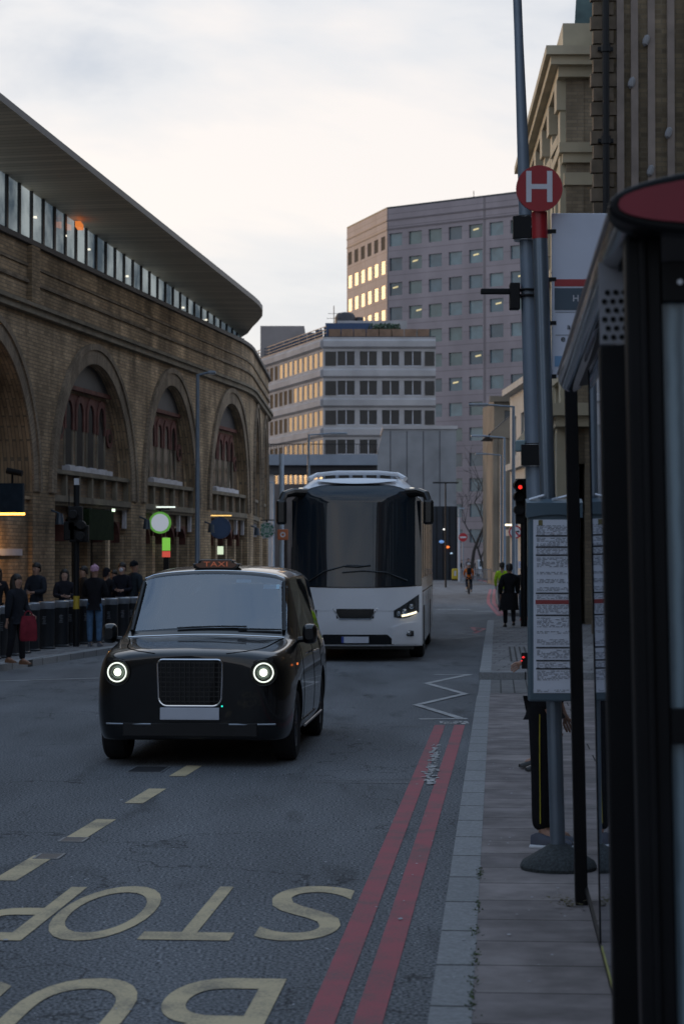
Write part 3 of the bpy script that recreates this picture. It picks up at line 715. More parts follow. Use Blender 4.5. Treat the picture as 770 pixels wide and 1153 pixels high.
# interior behind the glass: blinds, back wall, lit tubes
m = MB(); sbox(m, -60, SE - 1, WT, 12.3, 4.0, 4.2); m.build('interior_wall', pm('interior', (.55, .55, .50), .8, var=.2, scale=.3), st, off=SO)
for s_, z_ in ((-.9, 11.5), (1.9, 11.4), (4.3, 11.35), (8.6, 11.1), (16, 10.95), (19.5, 10.9)):
    m = MB(); a = WP(s_, .32, z_); m.box(-.05, .05, -.05, .05, -.025, .025, M=Matrix.Translation(a)); m.build('ceiling_light', em('cold_tube', (1, .93, .75), .8), st, off=SO)
m = MB(); a = WP(2.6, .1, 11.82); m.box(-.08, .08, -.35, .35, -.10, .06, M=Matrix.Translation(a)); m.build('warm_light', em('warm_glow', (1, .28, .06), .45), st, off=SO)
# the roof: outer edge 2 m out, falling towards the far end and rounded off as a nose
edge = []
for s_ in [-60, -40, -25] + list(range(-14, 17, 2)):
    d = WP(s_).y; edge.append((s_, -2.0, 12.8 - .048 * (d - 49.3)))
nose = [(17.2, -2.0), (18.3, -1.97), (19.4, -1.86), (20.6, -1.6), (21.9, -1.15), (23.2, -.65), (24.8, -.15), (26.4, .5), (27.4, 1.4), (28, 2.6), (28.2, 4.5)]
for s_, of in nose: edge.append((s_, of, 12.8 - .048 * (WP(s_).y - 49.3)))
m = MB(); fm = MB(); tp = MB()
for (a, b) in zip(edge[:-1], edge[1:]):
    A_, B_ = WP(a[0], a[1], a[2]), WP(b[0], b[1], b[2])
    ia, ib = WP(a[0], max(.5, a[1] + .05), roofz(a[0])), WP(b[0], max(.5, b[1] + .05), roofz(b[0]))
    lo = Vector((0, 0, -.18)); n = 4
    def U(s_, o_): return (s_, o_)
    m.quad(A_ + lo, B_ + lo, ib, ia, 0, [(a[0], 0), (b[0], 0), (b[0], 3), (a[0], 3)])
    ia2, ib2 = WP(a[0], 6, roofz(a[0])), WP(b[0], 6, roofz(b[0])); m.quad(ia, ib, ib2, ia2, 0, [(a[0], 3), (b[0], 3), (b[0], 9), (a[0], 9)])
    fm.quad(A_ + lo, B_ + lo, B_, A_); 
    aU, bU = WP(a[0], a[1] + .25, a[2] + .10), WP(b[0], b[1] + .25, b[2] + .10)
    fm.quad(A_, B_, bU, aU)
    tp.quad(aU, bU, WP(b[0], 6, b[2] + .5), WP(a[0], 6, a[2] + .5))
M_SOF = brick('soffit_boards', (.20, .16, .105), (.15, .12, .08), (.05, .04, .03), w=60, h=60, use_uv=True, var=.3, grime=.6)
def soffit():
    mm, n, l, b = new_mat('soffit'); b.inputs['Roughness'].default_value = .6
    t = n.new('ShaderNodeTexCoord'); sp_ = n.new('ShaderNodeSeparateXYZ'); l.new(t.outputs['UV'], sp_.inputs[0])
    q = n.new('ShaderNodeMath'); q.operation = 'MULTIPLY'; q.inputs[1].default_value = 3.3; l.new(sp_.outputs['X'], q.inputs[0])
    fl = n.new('ShaderNodeMath'); fl.operation = 'FLOOR'; l.new(q.outputs[0], fl.inputs[0])
    fr = n.new('ShaderNodeMath'); fr.operation = 'FRACT'; l.new(q.outputs[0], fr.inputs[0])
    wn = n.new('ShaderNodeTexWhiteNoise'); wn.noise_dimensions = '1D'; l.new(fl.outputs[0], wn.inputs['W'])
    r_ = n.new('ShaderNodeValToRGB'); r_.color_ramp.elements[0].color = (.42, .36, .27, 1); r_.color_ramp.elements[1].color = (.58, .50, .38, 1); l.new(wn.outputs['Value'], r_.inputs['Fac'])
    g = n.new('ShaderNodeMath'); g.operation = 'GREATER_THAN'; g.inputs[1].default_value = .06; l.new(fr.outputs[0], g.inputs[0])
    mxx = n.new('ShaderNodeMixRGB'); mxx.inputs[1].default_value = (.03, .025, .02, 1); l.new(g.outputs[0], mxx.inputs['Fac']); l.new(r_.outputs[0], mxx.inputs[2]); l.new(mxx.outputs[0], b.inputs['Base Color']); return mm
rf = tp.build('roof', pm('zinc_roof', (.13, .14, .155), .5, metal=.3, var=.1), st, off=SO, smooth=True)
m.build('soffit', soffit(), rf, off=SO, fixn=False); fm.build('fascia', pm('zinc_fascia', (.085, .09, .10), .5, metal=.1, var=.15, scale=2), rf, off=SO, smooth=True, angle=60)

# ------------------------------------------------------------ things on and before the station wall
def wall_sign(name, label, cat, s_, z_, parts, group=None):
    p = WP(s_, -.02, 0); r = empty(name, (p.x, p.y, 0)); tag(r, label, cat, group); return r, p
# projecting round signs
def round_sign(px, py, d, rad, rim, face, label, extra=None):
    c = AT(px, py, d); r = empty('hanging_sign', (c.x, c.y, c.z)); tag(r, label, 'sign')
    m = MB(); m.cyl((0, -.05, 0), (0, .05, 0), rad, n=40); m.build('rim', rim, r, smooth=True)
    m = MB(); m.cyl((0, -.058, 0), (0, .058, 0), rad * .80, n=40); m.build('disc', face, r, smooth=True)
    m = MB(); m.box(-rad * 1.3, rad * .9, -.03, .03, rad + .06, rad + .11); m.box(-.03, .03, -.02, .02, rad - .02, rad + .08); m.box(-rad * 1.35, -rad * 1.25, -.03, .03, -.1, rad + .11); m.build('bracket', M_BLK, r)
    return r, c
r, c = round_sign(180.5, 588.5, 71, .365, em('lime_rim', (.16, .50, .07), .28), em('lit_sign_face', (.46, .50, .57), .42), 'round pale sign with a lime green rim beside the station lamp post')
m = MB(); m.box(-.5, .5, -.04, .04, .50, .54); m.build('light_bar', em('tube_white', (.9, 1, .9), .9), r)
r2 = empty('shop_totem', (c.x + .18, c.y + .3, .12)); tag(r2, 'slim black shop totem with a lime and a red band below the green rimmed sign', 'totem')
tz = c.z - .12
MB().box(-.09, .09, -.05, .05, 0, tz - .55).build('post', M_BLK, r2)
MB().box(-.13, .13, -.07, .07, tz - .93, tz - .50).build('lime_band', em('lime', (.30, .80, .10), .35), r2)
MB().box(-.13, .13, -.07, .07, tz - 1.15, tz - .95).build('red_band', em('soft_red', (.9, .12, .08), .35), r2)
r, c = round_sign(248, 594.5, 79, .40, pm('navy', (.04, .085, .19), .5, var=.05), pm('navy_face', (.045, .10, .22), .45, var=.05), 'round plain navy blue sign under a small amber light bar')
m = MB(); m.box(-.42, .42, -.04, .04, .44, .48); m.build('light_bar', em('amber_tube', (1, .62, .2), .9), r)
m = MB(); m.box(-.10, .12, -.03, .03, -.98, -.68); m.build('lit_card', em('pale_card', (.85, 1, .7), .5), r)
# green and white coffee roundel (generic strokes, no mascot) and the orange square sign on the grey post
r, c = round_sign(300.5, 597, 94, .36, pm('deep_green', (.02, .10, .065), .5, var=.05), pm('coffee_green', (.05, .20, .14), .5, var=.05), 'round dark green coffee sign with a white ring at the station corner')
m = MB()
def annulus(m, r0, r1, y, n=40, cx=0, cz=0, a0=0, a1=360):
    for i in range(n):
        w0 = R(a0 + (a1 - a0) * i / n); w1 = R(a0 + (a1 - a0) * (i + 1) / n)
        m.quad((cx + r0 * math.cos(w0), y, cz + r0 * math.sin(w0)), (cx + r1 * math.cos(w0), y, cz + r1 * math.sin(w0)), (cx + r1 * math.cos(w1), y, cz + r1 * math.sin(w1)), (cx + r0 * math.cos(w1), y, cz + r0 * math.sin(w1)))
annulus(m, .325, .35, -.066); annulus(m, .20, .22, -.066)
for a in range(0, 360, 24):
    if a % 48 == 0: annulus(m, .25, .30, -.066, n=4, a0=a, a1=a + 17)
for i, x in enumerate((-.10, -.035, .035, .10)):
    m.box(x - .014, x + .014, -.068, -.060, -.13 + .02 * (i % 2), .13 - .03 * ((i + 1) % 2))
m.build('white_marks', M_PALE, r, fixn=False)

# sign box and lamp over the entrance at the far left
c = WP(-4.1, 0, 0); r = empty('entrance_sign', (c.x, c.y, 0)); tag(r, 'dark blue projecting sign box with a warm lamp beneath it at the left edge', 'sign')
m = MB(); p0 = AT(-14, 560, 54.0) - r.location
m.box(p0.x, p0.x + .9, p0.y, p0.y + .3, p0.z - .38, p0.z + .36); m.build('box', pm('sign_navy', (.016, .027, .04), .8, var=.2, spec=.15), r)
m = MB(); m.box(p0.x, p0.x + .9, p0.y + .3, p0.y + .36, p0.z - .44, p0.z - .385); m.build('lamp_strip', em('sodium', (1, .42, .06), 5.0), r)
m = MB(); m.cyl((p0.x + .62, p0.y + .1, p0.z + .36), (p0.x + .62, p0.y + .1, p0.z + .62), .03); m.cyl((p0.x + .5, p0.y - .05, p0.z + .68), (p0.x + .9, p0.y - .1, p0.z + .60), .08); m.build('camera_unit', M_BLKP, r, smooth=True)
ld = bpy.data.lights.new('lamp_strip_light', 'AREA'); ld.shape = 'RECTANGLE'; ld.size = 1.4; ld.size_y = .1; ld.energy = 70; ld.color = (1, .5, .14)
lo = bpy.data.objects.new('lamp_strip_light', ld); COL.objects.link(lo); lo.parent = r; lo.location = (p0.x + .3, p0.y + .55, p0.z - .46)
# white strip sign and poster case on the lower wall
c = WP(-4.2, .06, 0); r = empty('strip_sign', (c.x, c.y, 0)); r.rotation_euler = (0, 0, R(90 - 9.8)); tag(r, 'long white strip sign fixed to the brick wall above the poster case', 'sign')
MB().box(-4, 1.45, -.02, .10, ZD(625.5, 57), ZD(618, 57)).build('board', pm('white_board', (.40, .42, .50), .6, var=.06), r)
c = WP(-5.4, .0, 0); r = empty('poster_case', (c.x, c.y, 0)); r.rotation_euler = (0, 0, R(90 - 9.8)); tag(r, 'pale framed poster case on the wall at the left edge behind the people', 'poster case')
zt_, zb_ = ZD(636, 54.5), ZD(676, 54.5)
MB().box(-2.2, .45, -.08, .1, zb_, zt_).build('frame', pm('case_grey', (.34, .37, .40), .5, var=.06), r)
MB().box(-2.1, .33, -.086, -.082, zb_ + .1, zt_ - .1).build('poster', pm('poster_paper', (.44, .47, .49), .6, var=.1, scale=3), r)
m = MB()
for i in range(5): m.box(-1.9, .1 - .2 * (i % 2), -.092, -.089, zt_ - .32 - i * .09, zt_ - .29 - i * .09)
m.box(-.3, .15, -.092, -.089, zt_ - .27, zt_ - .17)
m.build('poster_marks', pm('poster_red', (.36, .10, .12), .6, var=.1), r)
# green shop box under the balcony of the first full arch
p = WP(3.2, -.3, 0); r = empty('shop_box_sign', (p.x, p.y, 0)); r.rotation_euler = (0, 0, R(90 - 9.8)); tag(r, 'dark green projecting sign box with a small white lamp behind the traffic light', 'sign')
MB().box(-1.2, 1.4, -.1, .35, 2.55, 3.45).build('box', pm('dark_olive', (.014, .026, .012), .9, var=.3, spec=.1), r)
MB().box(1.2, 1.4, -.14, -.1, 3.42, 3.5).build('lamp', em('tube_green', (.8, 1, .75), 1.2), r)

# ------------------------------------------------------------ lamp posts
def lamp_post(px, ytop, base_y_d, arm_px, label, dirn=1, rad=.085, arm=None, top_tilt=.0):
    d = base_y_d; x = XD(px, d); H = ZD(ytop, d)
    r = empty('street_lamp', (x, d, 0.0)); tag(r, label, 'street lamp', 'grey street lamps along the street')
    m = MB(); m.tube([(0, 0, 0.1), (0, 0, 1.2), (0, 0, 1.25), (0, 0, H)], rad, n=12, rads=[rad * 1.3, rad * 1.3, rad, rad * .7]); m.build('post', M_POLE, r, smooth=True)
    A = (arm_px - px) / F * d
    m = MB(); m.tube([(0, 0, H - .03), (A * .5, 0, H + .04), (A * .7, 0, H + .05)], .035, n=8); m.build('arm', M_POLE, r, smooth=True)
    m = MB(); x0, x1 = sorted((A * .55, A)); m.box(x0, x1, -.13, .13, H - .0, H + .10); m.build('lantern', M_GALV, r, bevel=.03)
    m = MB(); m.box(x0 + .05, x1 - .05, -.1, .1, H - .012, H - .002); m.build('lens', pm('lamp_lens', (.6, .62, .65), .2, var=0), r)
    return r
lamp_post(222.5, 421, 68, 243, 'grey street lamp before the station arches, its lantern pointing right')
lamp_post(347.5, 489, 103, 391, 'grey street lamp rising behind the white coach, lantern to the right')
lamp_post(308, 543, 150, 285, 'small distant street lamp by the station corner, lantern to the left')
lamp_post(578, 457, 83, 527, 'tallest of the three street lamps left of the white roundel poles, arm to the left')
lamp_post(567.5, 492, 104, 530, 'middle of the three street lamps on the right hand pavement, arm to the left')
lamp_post(564, 512, 121, 535, 'shortest of the three street lamps on the right hand pavement, arm to the left')
d = 150; r = empty('street_lamp', (XD(501.5, d), d, 0)); tag(r, 'distant twin armed street lamp in front of the blank concrete block', 'street lamp', 'grey street lamps along the street')
H = ZD(544, d); MB().cyl((0, 0, 0), (0, 0, H), .07, .05, n=8).build('post', M_BLKP, r, smooth=True)
for sg in (-1, 1):
    MB().box(min(0, sg * .9), max(0, sg * .9), -.08, .08, H - .02, H + .08).build('arm', M_BLK, r)
# thick pale column with the orange square sign
d = 96; r = empty('sign_column', (XD(317, d), d, .12)); tag(r, 'plain pale blue column behind the left mirror of the coach', 'column')
MB().cyl((0, 0, 0), (0, 0, ZD(511, d) - .12), .11, n=14).build('shaft', pm('pale_column', (.33, .40, .48), .5, var=.06), r, smooth=True)
m = MB(); c = Vector((XD(318.5, 95.5), 95.5, ZD(602, 95.5))); r = empty('square_sign', c); tag(r, 'small orange square sign fixed to the pale column', 'sign')
MB().box(-.24, .24, -.03, .03, -.24, .24).build('plate', pm('orange_sign', (.40, .12, .045), .5, var=.1), r, bevel=.03)
annulus(m, .06, .12, -.034); m.build('pale_mark', M_PALE, r)
# traffic signal on the station side
d = 45.3; r = empty('traffic_signal', (XD(86.5, d), d, .12)); tag(r, 'black traffic signal seen from behind among the people at the barrier', 'traffic signal')
zt_ = ZD(546, d) - .12
MB().cyl((0, 0, 0), (0, 0, zt_), .065, n=14).build('post', M_BLK, r, smooth=True)
m = MB()
for (x, z, w, h) in ((-.02, ZD(584, d) - .12, .30, .52), (.06, ZD(601, d) - .12, .40, .36), (-.14, ZD(598, d) - .12, .24, .40)):
    m.box(x - w / 2, x + w / 2, -.12, .12, z - h / 2, z + h / 2)
for (x, z) in ((.12, ZD(592, d) - .12), (.10, ZD(604, d) - .12), (-.05, ZD(580, d) - .12)): m.cyl((x, -.30, z + .01), (x, -.1, z), .10, .11, n=14)
m.build('signal_head', M_BLKP, r, bevel=.02)
m = MB(); m.box(-.05, .05, -.05, .05, zt_, zt_ + .14); m.build('sensor', M_SILV, r)
m = MB(); m.cyl((-.16, 0, ZD(600, d) - .1), (-.16, 0, ZD(552, d) - .1), .012, n=6); m.build('cable', M_BLKP, r)
m = MB(); m.cyl((0, 0, ZD(685.5, d) - .12), (0, 0, ZD(671, d) - .12), .07, n=14); m.build('yellow_band', pm('yellow_box', (.42, .30, .03), .5, var=.1), r, smooth=True)
# security bollards
def bollard():
    r = empty('security_bollard'); h = .98
    m = MB(); m.lathe([(.19, 0), (.19, .03), (.165, .05), (.165, h - .16), (.17, h - .15)], n=20); m.build('body', pm('bollard_black', (.012, .014, .018), .42, var=.25, scale=2), r, smooth=True)
    m = MB(); m.lathe([(.172, h - .15), (.178, h - .14), (.178, h - .02), (.15, h), (0, h + .003)], n=20); m.build('cap', pm('steel_cap', (.26, .28, .31), .35, metal=.6, var=.2), r, smooth=True)
    m = MB(); 
    for k in range(5): m.box(-.03 + .01 * (k % 3), .05 - .012 * (k % 2), -.1675, -.1655, .52 + .035 * k, .535 + .035 * k)
    m.build('mark', pm('bollard_mark', (.14, .15, .17), .6, var=.2), r)
    return r
bol = bollard(); pos = [(-9, 741), (2, 739.5), (13.5, 737), (25, 734.5), (36, 732), (53, 729.5), (69, 727), (81, 725.5), (96, 724), (110, 722.5), (125, 721), (138, 719), (149, 718), (160, 717), (172, 716)]
txt = ['standing at the left picture edge', 'second from the left picture edge', 'right behind the woman with the red bag', 'just right of the woman with the red bag', 'before the man with the pale collar', 'between the pale collared man and the long haired person', 'before the long haired person', 'left of the black traffic signal post', 'right behind the black traffic signal post', 'beside the legs of the person in jeans', 'first to the right of the person in jeans', 'below the two people standing close together', 'nearest to the mirror of the black taxi', 'half hidden behind the front of the black taxi', 'hidden behind the black taxi bonnet']
for i, (px, py) in enumerate(pos):
    g = G(px, py + 1, .12); o = bol if i == 0 else copy_tree(bol)
    o.location = (g.x, g.y, .12); o.rotation_euler = (0, 0, (.3 * i) % .5 - .2)
    tag(o, 'black steel topped security bollard ' + txt[i], 'bollard', 'black security bollards before the station')

# ============================================================ DISTANT BUILDINGS
def facade(st, A, B, z0, z1, cols, rows, u0, du, wu, v0, dv, wv, wallmat, glmats, off=None, wall=None, depth=.3, panes=True, th=.5, name='window', sel=None, frames=None, split=1):
    """a wall from A to B (seen with its front on the right-hand side of A->B seen from above... outward normal given by order) with recessed windows"""
    A = Vector((*A, 0)); B = Vector((*B, 0)); t = (B - A).normalized(); Lw = (B - A).length; n_ = Vector((t.y, -t.x, 0))
    def P(u, o_, z): q = A + t * u + n_ * o_; return Vector((q.x, q.y, z))
    def bx(m, u_0, u_1, o0, o1, za, zb):
        p = [P(u_0, o0, za), P(u_1, o0, za), P(u_1, o1, za), P(u_0, o1, za), P(u_0, o0, zb), P(u_1, o0, zb), P(u_1, o1, zb), P(u_0, o1, zb)]
        m.add(p, [(0, 3, 2, 1), (4, 5, 6, 7), (0, 1, 5, 4), (1, 2, 6, 5), (2, 3, 7, 6), (3, 0, 4, 7)])
    m = MB() if wall is None else wall
    zc = z1
    for r_ in range(rows):
        top = v0 - r_ * dv + wv / 2; bot = v0 - r_ * dv - wv / 2
        bx(m, 0, Lw, -th, 0, top, zc)
        cu = 0
        for c in range(cols):
            a = u0 + c * du - wu / 2; bx(m, cu, max(a, cu), -th, 0, bot, top); cu = a + wu
        bx(m, cu, Lw, -th, 0, bot, top); zc = bot
    bx(m, 0, Lw, -th, 0, z0, zc)
    extra = []
    for r_ in range(rows):
        for c in range(cols):
            w = MB(); uc = u0 + c * du; vc = v0 - r_ * dv
            w.quad(P(uc - wu / 2, -depth, vc - wv / 2), P(uc + wu / 2, -depth, vc - wv / 2), P(uc + wu / 2, -depth, vc + wv / 2), P(uc - wu / 2, -depth, vc + wv / 2))
            gm = glmats(r_, c)
            if sel is None or sel(r_, c):
                wo = w.build(name, gm, st, off=off, fixn=False)
                if frames:
                    fr_ = MB()
                    for k in range(split + 1):
                        u_ = uc - wu / 2 + wu * k / split; bx(fr_, u_ - .05, u_ + .05, -depth, -depth + .08, vc - wv / 2, vc + wv / 2)
                    bx(fr_, uc - wu / 2 + .055, uc + wu / 2 - .055, -depth, -depth + .08, vc - wv / 2, vc - wv / 2 + .08)
                    fr_.build('window_frame', frames, wo, off=(0, 0, 0) if off is None else off)
            else: extra.append((w, gm))
    return m, extra
def winmat(name, col, rough=.08, spec=.8): return pm(name, col, rough, var=.25, scale=.6, spec=spec)
GLT = [winmat('tower_glass_a', (.08, .13, .155)), winmat('tower_glass_b', (.12, .185, .205)), winmat('tower_glass_c', (.05, .08, .10)), winmat('tower_glass_d', (.09, .135, .13))]
GLLIT = em('lit_office', (.9, .72, .35), .35)
# --- tall granite clad tower
T1, T2, T3 = (7.0, 330.0), (41.0, 304.7), (.8, 350.0)
r = empty('office_tower', (7, 330, 0)); tag(r, 'tall pinkish grey stone office tower with a regular grid of square windows', 'office tower')
O = Vector((7, 330, 0))
M_TOWER = brick("tower_granite", (.33, .28, .29), (.30, .255, .265), (.20, .17, .175), w=3.68, h=1.915, var=.16, grime=.12, ms=.05, bump=.1, offset=0, rough=.6)
def tower_mat():
    mm, n, l, b = new_mat('tower_stone'); b.inputs['Roughness'].default_value = .55
    t = n.new('ShaderNodeTexCoord'); br = n.new('ShaderNodeTexBrick'); br.offset = 0
    l.new(t.outputs['UV'], br.inputs['Vector']); return mm
random.seed(21)
litset = {(0, 4), (1, 1), (2, 0), (2, 6), (3, 5), (3, 1), (5, 4), (6, 3), (1, 4)}
def tg(r_, c): return random.choice(GLT)
TT = 56.4
m, ex = facade(r, T1, T2, 0, TT, 11, 13, 1.62, 3.68, 2.45, 51.5, 3.83, 2.0, M_TOWER, tg, off=O, sel=lambda a, b: b <= 7 and a < 11)
mm_, ex2 = facade(r, T3, T1, 0, TT, 6, 13, 1.7, 3.45, 2.0, 51.3, 3.83, 2.1, M_TOWER, lambda a, b: pm('west_glass', (.05, .06, .06), .30, var=.1, spec=.3) if a > 0 else pm('west_glass_no_glint', (.05, .05, .05), .6, var=.1, spec=.02), off=O, wall=m, depth=.05, sel=lambda a, b: a < 4)  # top row uses a duller copy of the glass, so sunset glint is set by row
m.build('wall', M_TOWER, r, off=O)
m = MB()
for w, g in ex + ex2: m.add(w.v, [(0, 1, 2, 3)])
m.build('windows', GLT[0], r, off=O, fixn=False)['kind'] = 'stuff'
random.seed(8)
for (r_, c) in litset:      # ceiling lights seen inside
    A = Vector((*T1, 0)); t = (Vector((*T2, 0)) - A).normalized(); n_ = Vector((t.y, -t.x, 0))
    q = A + t * (1.62 + c * 3.68) - n_ * .26; z = 51.5 - r_ * 3.83
    m = MB(); a_ = random.uniform(-.8, 0); m.quad(q + t * a_ + Vector((0, 0, z + .1)), q + t * (a_ + 1.0) + Vector((0, 0, z + .25)), q + t * (a_ + 1.0) + Vector((0, 0, z + .48)), q + t * a_ + Vector((0, 0, z + .33)))
    m.build('ceiling_light', GLLIT, r, off=O, fixn=False)
MB().prism([(*T3, TT), (*T1, TT), (*T2, TT), (44, 345, TT), (10, 375, TT)], (0, 0, .3)).build('roof', M_SLATE, r, off=O)
m = MB()      # grooves round the parapet as shallow ledges
for z in (TT - 1.9, TT - 3.3):
    for a, b in ((T3, T1), (T1, T2)):
        A = Vector((*a, z)); B = Vector((*b, z)); t = (B - A).normalized(); n_ = Vector((t.y, -t.x, 0)) * .08; m.prism([A, B, B + n_, A + n_], (0, 0, .22))
m.build('ledge', pm('dark_granite', (.15, .125, .13), .6, var=.1), r, off=O)
m = MB(); m.cyl((20, 323, TT), (20, 323, TT + 1.6), .06, n=6); m.build('mast', M_BLK, r, off=O)

# --- banded concrete office block
C1, C2, C0 = (-2.25, 255.0), (11.2, 255.0), (-12.2, 287.0)
r = empty('concrete_office_block', (-2.25, 255, 0)); tag(r, 'lower banded concrete office block with long rows of dark windows', 'office block'); O = Vector((-2.25, 255, 0))
M_CONC = pm('banded_concrete', (.36, .345, .345), .85, var=.16, scale=.35, bump=.1, bscale=3)
M_BRONZE = winmat('bronze_glass', (.022, .018, .016), .08, .35)
TZ = ZD(379, 255)
m = MB()
v0 = ZD(403.5, 255)
m, ex = facade(r, C1, C2, 0, TZ, 4, 5, 2.74, 2.66, 2.15, v0, 3.53, 1.78, M_CONC, lambda a, b: M_BRONZE, off=O, wall=m, frames=M_PALE, split=2, sel=lambda a, b: a < 4 or b < 3)
m, ex2 = facade(r, C0, C1, 0, TZ, 15, 5, 1.4, 2.22, 1.55, v0, 3.53, 1.78, M_CONC, lambda a, b: winmat('west_bronze', (.035, .03, .026), .42, .12) if b > 5 + (a * 3) % 4 else pm('west_bronze_no_glint', (.03, .028, .027), .6, var=.2, spec=0.02), off=O, wall=m, depth=.05, sel=lambda a, b: a < 4)  # sunset glint set by column: the other panes use a duller copy of the glass
# window nearest the corner on the front
m.build('wall', M_CONC, r, off=O)
m = MB(); 
for w, g in ex + ex2: m.add(w.v, [(0, 1, 2, 3)])
m.build('windows', M_BRONZE, r, off=O, fixn=False)['kind'] = 'stuff'
for k in range(0, 4):
    m = MB(); m.box(C1[0] + .25, C1[0] + 1.55, 254.93, 254.97, v0 - .85 - 3.53 * k, v0 + .85 - 3.53 * k); m.build('corner_window', M_BRONZE, r, off=O)
    m = MB(); m.box(C1[0] + 12.15, C1[0] + 13.3, 254.93, 254.97, v0 - .85 - 3.53 * k, v0 + .85 - 3.53 * k); m.build('corner_window', M_BRONZE, r, off=O)
m = MB(); m.prism([(*C0, TZ - .02), (*C1, TZ - .02), (*C2, TZ - .02), (11.2, 300, TZ - .02), (-12, 300, TZ - .02)], (0, 0, .1)); m.build('roof', M_SLATE, r, off=O)
# chamfered projecting bands between the window rows
m = MB()
for k in range(5):
    za = v0 + .93 - 3.53 * k; zb = v0 - .93 - 3.53 * (k - 1) if k else TZ
    for a, b in ((C0, C1), (C1, C2)):
        A = Vector((*a, 0)); B = Vector((*b, 0)); t = (B - A).normalized(); n_ = Vector((t.y, -t.x, 0))
        e0 = 0.0
        if zb - za > .5: m.prism([A + Vector((0, 0, za + .25)), A + n_ * .38 + Vector((0, 0, za + .5)), A + n_ * .38 + Vector((0, 0, zb - .5)), A + Vector((0, 0, zb - .25))], B - A)
m.build('band', M_CONC, r, off=O)
# rooftop: timber planters, plant rooms, railings, mast
m = MB()
for i in range(8): x = -1.6 + i * 1.52; m.box(x, x + 1.42, 255.6, 256.6, TZ + .08, TZ + 1.02)
m.build('timber_planter', pm('timber', (.21, .13, .085), .8, var=.25, scale=1), r, off=O)
MB().box(-2.0, 3.6, 257, 262, TZ + .08, TZ + 1.9).build('blue_awning', pm('blue_canvas', (.03, .06, .13), .7, var=.2), r, off=O)
MB().box(-.6, 8.0, 262, 275, TZ + .08, TZ + 2.75).build('penthouse', M_CONC, r, off=O)
m = MB(); random.seed(2)
for i in range(900):
    c = Vector((random.uniform(3.2, 7.0), random.uniform(256.8, 258.2), TZ + .1 + random.uniform(0, 1.75))); s_ = .16; a = Vector((random.gauss(0, 1), random.gauss(0, 1), random.gauss(0, 1))).normalized(); b = a.orthogonal().normalized()
    m.add([c + a * s_, c + b * s_, c - a * s_, c - b * s_], [(0, 1, 2, 3)])
hd = m.build('hedge', pm('hedge_leaf', (.045, .075, .045), .8, var=.4, scale=2), None, fixn=False); tag(hd, 'green hedge on the roof terrace of the concrete office block', 'hedge')
m = MB(); m.cyl((-1.0, 262, TZ), (-1.0, 262, TZ + 4.6), .05, n=6)
for z, w in ((3.0, .9), (3.6, .7), (2.4, .5)): m.box(-1.0 - w, -1.0 + w, 261.98, 262.02, TZ + z, TZ + z + .05)
m.build('aerial', M_BLK, r, off=O)
m = MB(); m.lathe([(1.3, 0), (1.3, 1.3), (1.0, 1.8), (0, 2.0)], c=(.4, 266, TZ + 2.3), n=14); m.cyl((2.2, 266, TZ + 2.7), (2.2, 266, TZ + 3.6), .5, n=10); m.build('roof_tank', M_SLATE, r, off=O, smooth=True)
MB().box(-10.8, -5.0, 282, 292, TZ + .08, TZ + 4.3).build('plant_room', pm('plant_room_wall', (.25, .22, .21), .8, var=.12, scale=.5), r, off=O)
MB().box(-5.2, -2.9, 281.5, 290, TZ + .08, TZ + 3.2).build('plant_room', M_CONC, r, off=O)
m = MB()
A, B = Vector((*C0, TZ)), Vector((*C1, TZ)); 
for z in (.5, .9, 1.3): m.tube([A + Vector((.4, 0, z)), B + Vector((.4, 0, z))], .06, n=5)
for i in range(16): p = A.lerp(B, i / 15) + Vector((.4, 0, 0)); m.cyl(p, p + Vector((0, 0, 1.35)), .06, n=5)
for i in range(9): p = A.lerp(B, (i + .5) / 9.5) + Vector((1.1, 0, .1)); m.box(p.x, p.x + .9, p.y, p.y + 1.4, p.z, p.z + 1.5)
m.build('roof_railing', pm('railing_blue', (.06, .08, .12), .5, var=.1), r, off=O)

# --- blank concrete block, footbridge and hoarding under them
d = 225; r = empty('concrete_block', (XD(470, d), d, 0)); O = Vector((XD(470, d), d, 0)); tag(r, 'blank pale concrete block in front of the office building', 'building')
xa, xb = XD(421, d), XD(513.5, d); zt_ = ZD(483, d)
m = MB(); m.prism([(xa + .4, d, 0), (xb, d, 0), (xb, d, zt_), (xa + 1.0, d, zt_), (xa + .2, d, zt_ - 3)], (0, 14, 0)); m.build('wall', pm('blank_concrete', (.23, .235, .245), .9, var=.22, scale=.35, bump=.15, bscale=2), r, off=O)
m = MB(); m.box(xa + .9, xb + .15, d - .15, d + 14, zt_, zt_ + .35); m.build('parapet_cap', M_CONC, r, off=O)
m = MB()
for i in range(1, 5): x = xa + (xb - xa) * i / 5; m.box(x - .04, x + .04, d - .02, d, 0, zt_ - .2)
m.build('panel_joint', M_SLATE, r, off=O)
d = 215; r = empty('footbridge', (XD(365, d), d, 0)); O = Vector((XD(365, d), d, 0)); tag(r, 'flat concrete footbridge with a pale fascia crossing behind the coach', 'footbridge')
MB().box(XD(296, d), XD(425, d), d, d + 5, ZD(523.5, d), ZD(511.5, d)).build('deck', pm('bridge_fascia', (.21, .24, .285), .7, var=.15, scale=.5), r, off=O)
m = MB(); m.box(XD(296, d), XD(425, d), d + 1, d + 4.5, ZD(533, d), ZD(523.5, d)); m.build('girder', M_SLATE, r, off=O)
m = MB()
for x in (300, 345, 392, 419): m.box(XD(x, d), XD(x, d) + .7, d + 1.4, d + 2.4, 0, ZD(533, d))
m.build('pier', M_CONC, r, off=O)
m = MB()
for i in range(44): x = XD(296 + i * 3, d); m.box(x, x + .04, d + .1, d + .14, ZD(511.5, d), ZD(511.5, d) + 1.0)
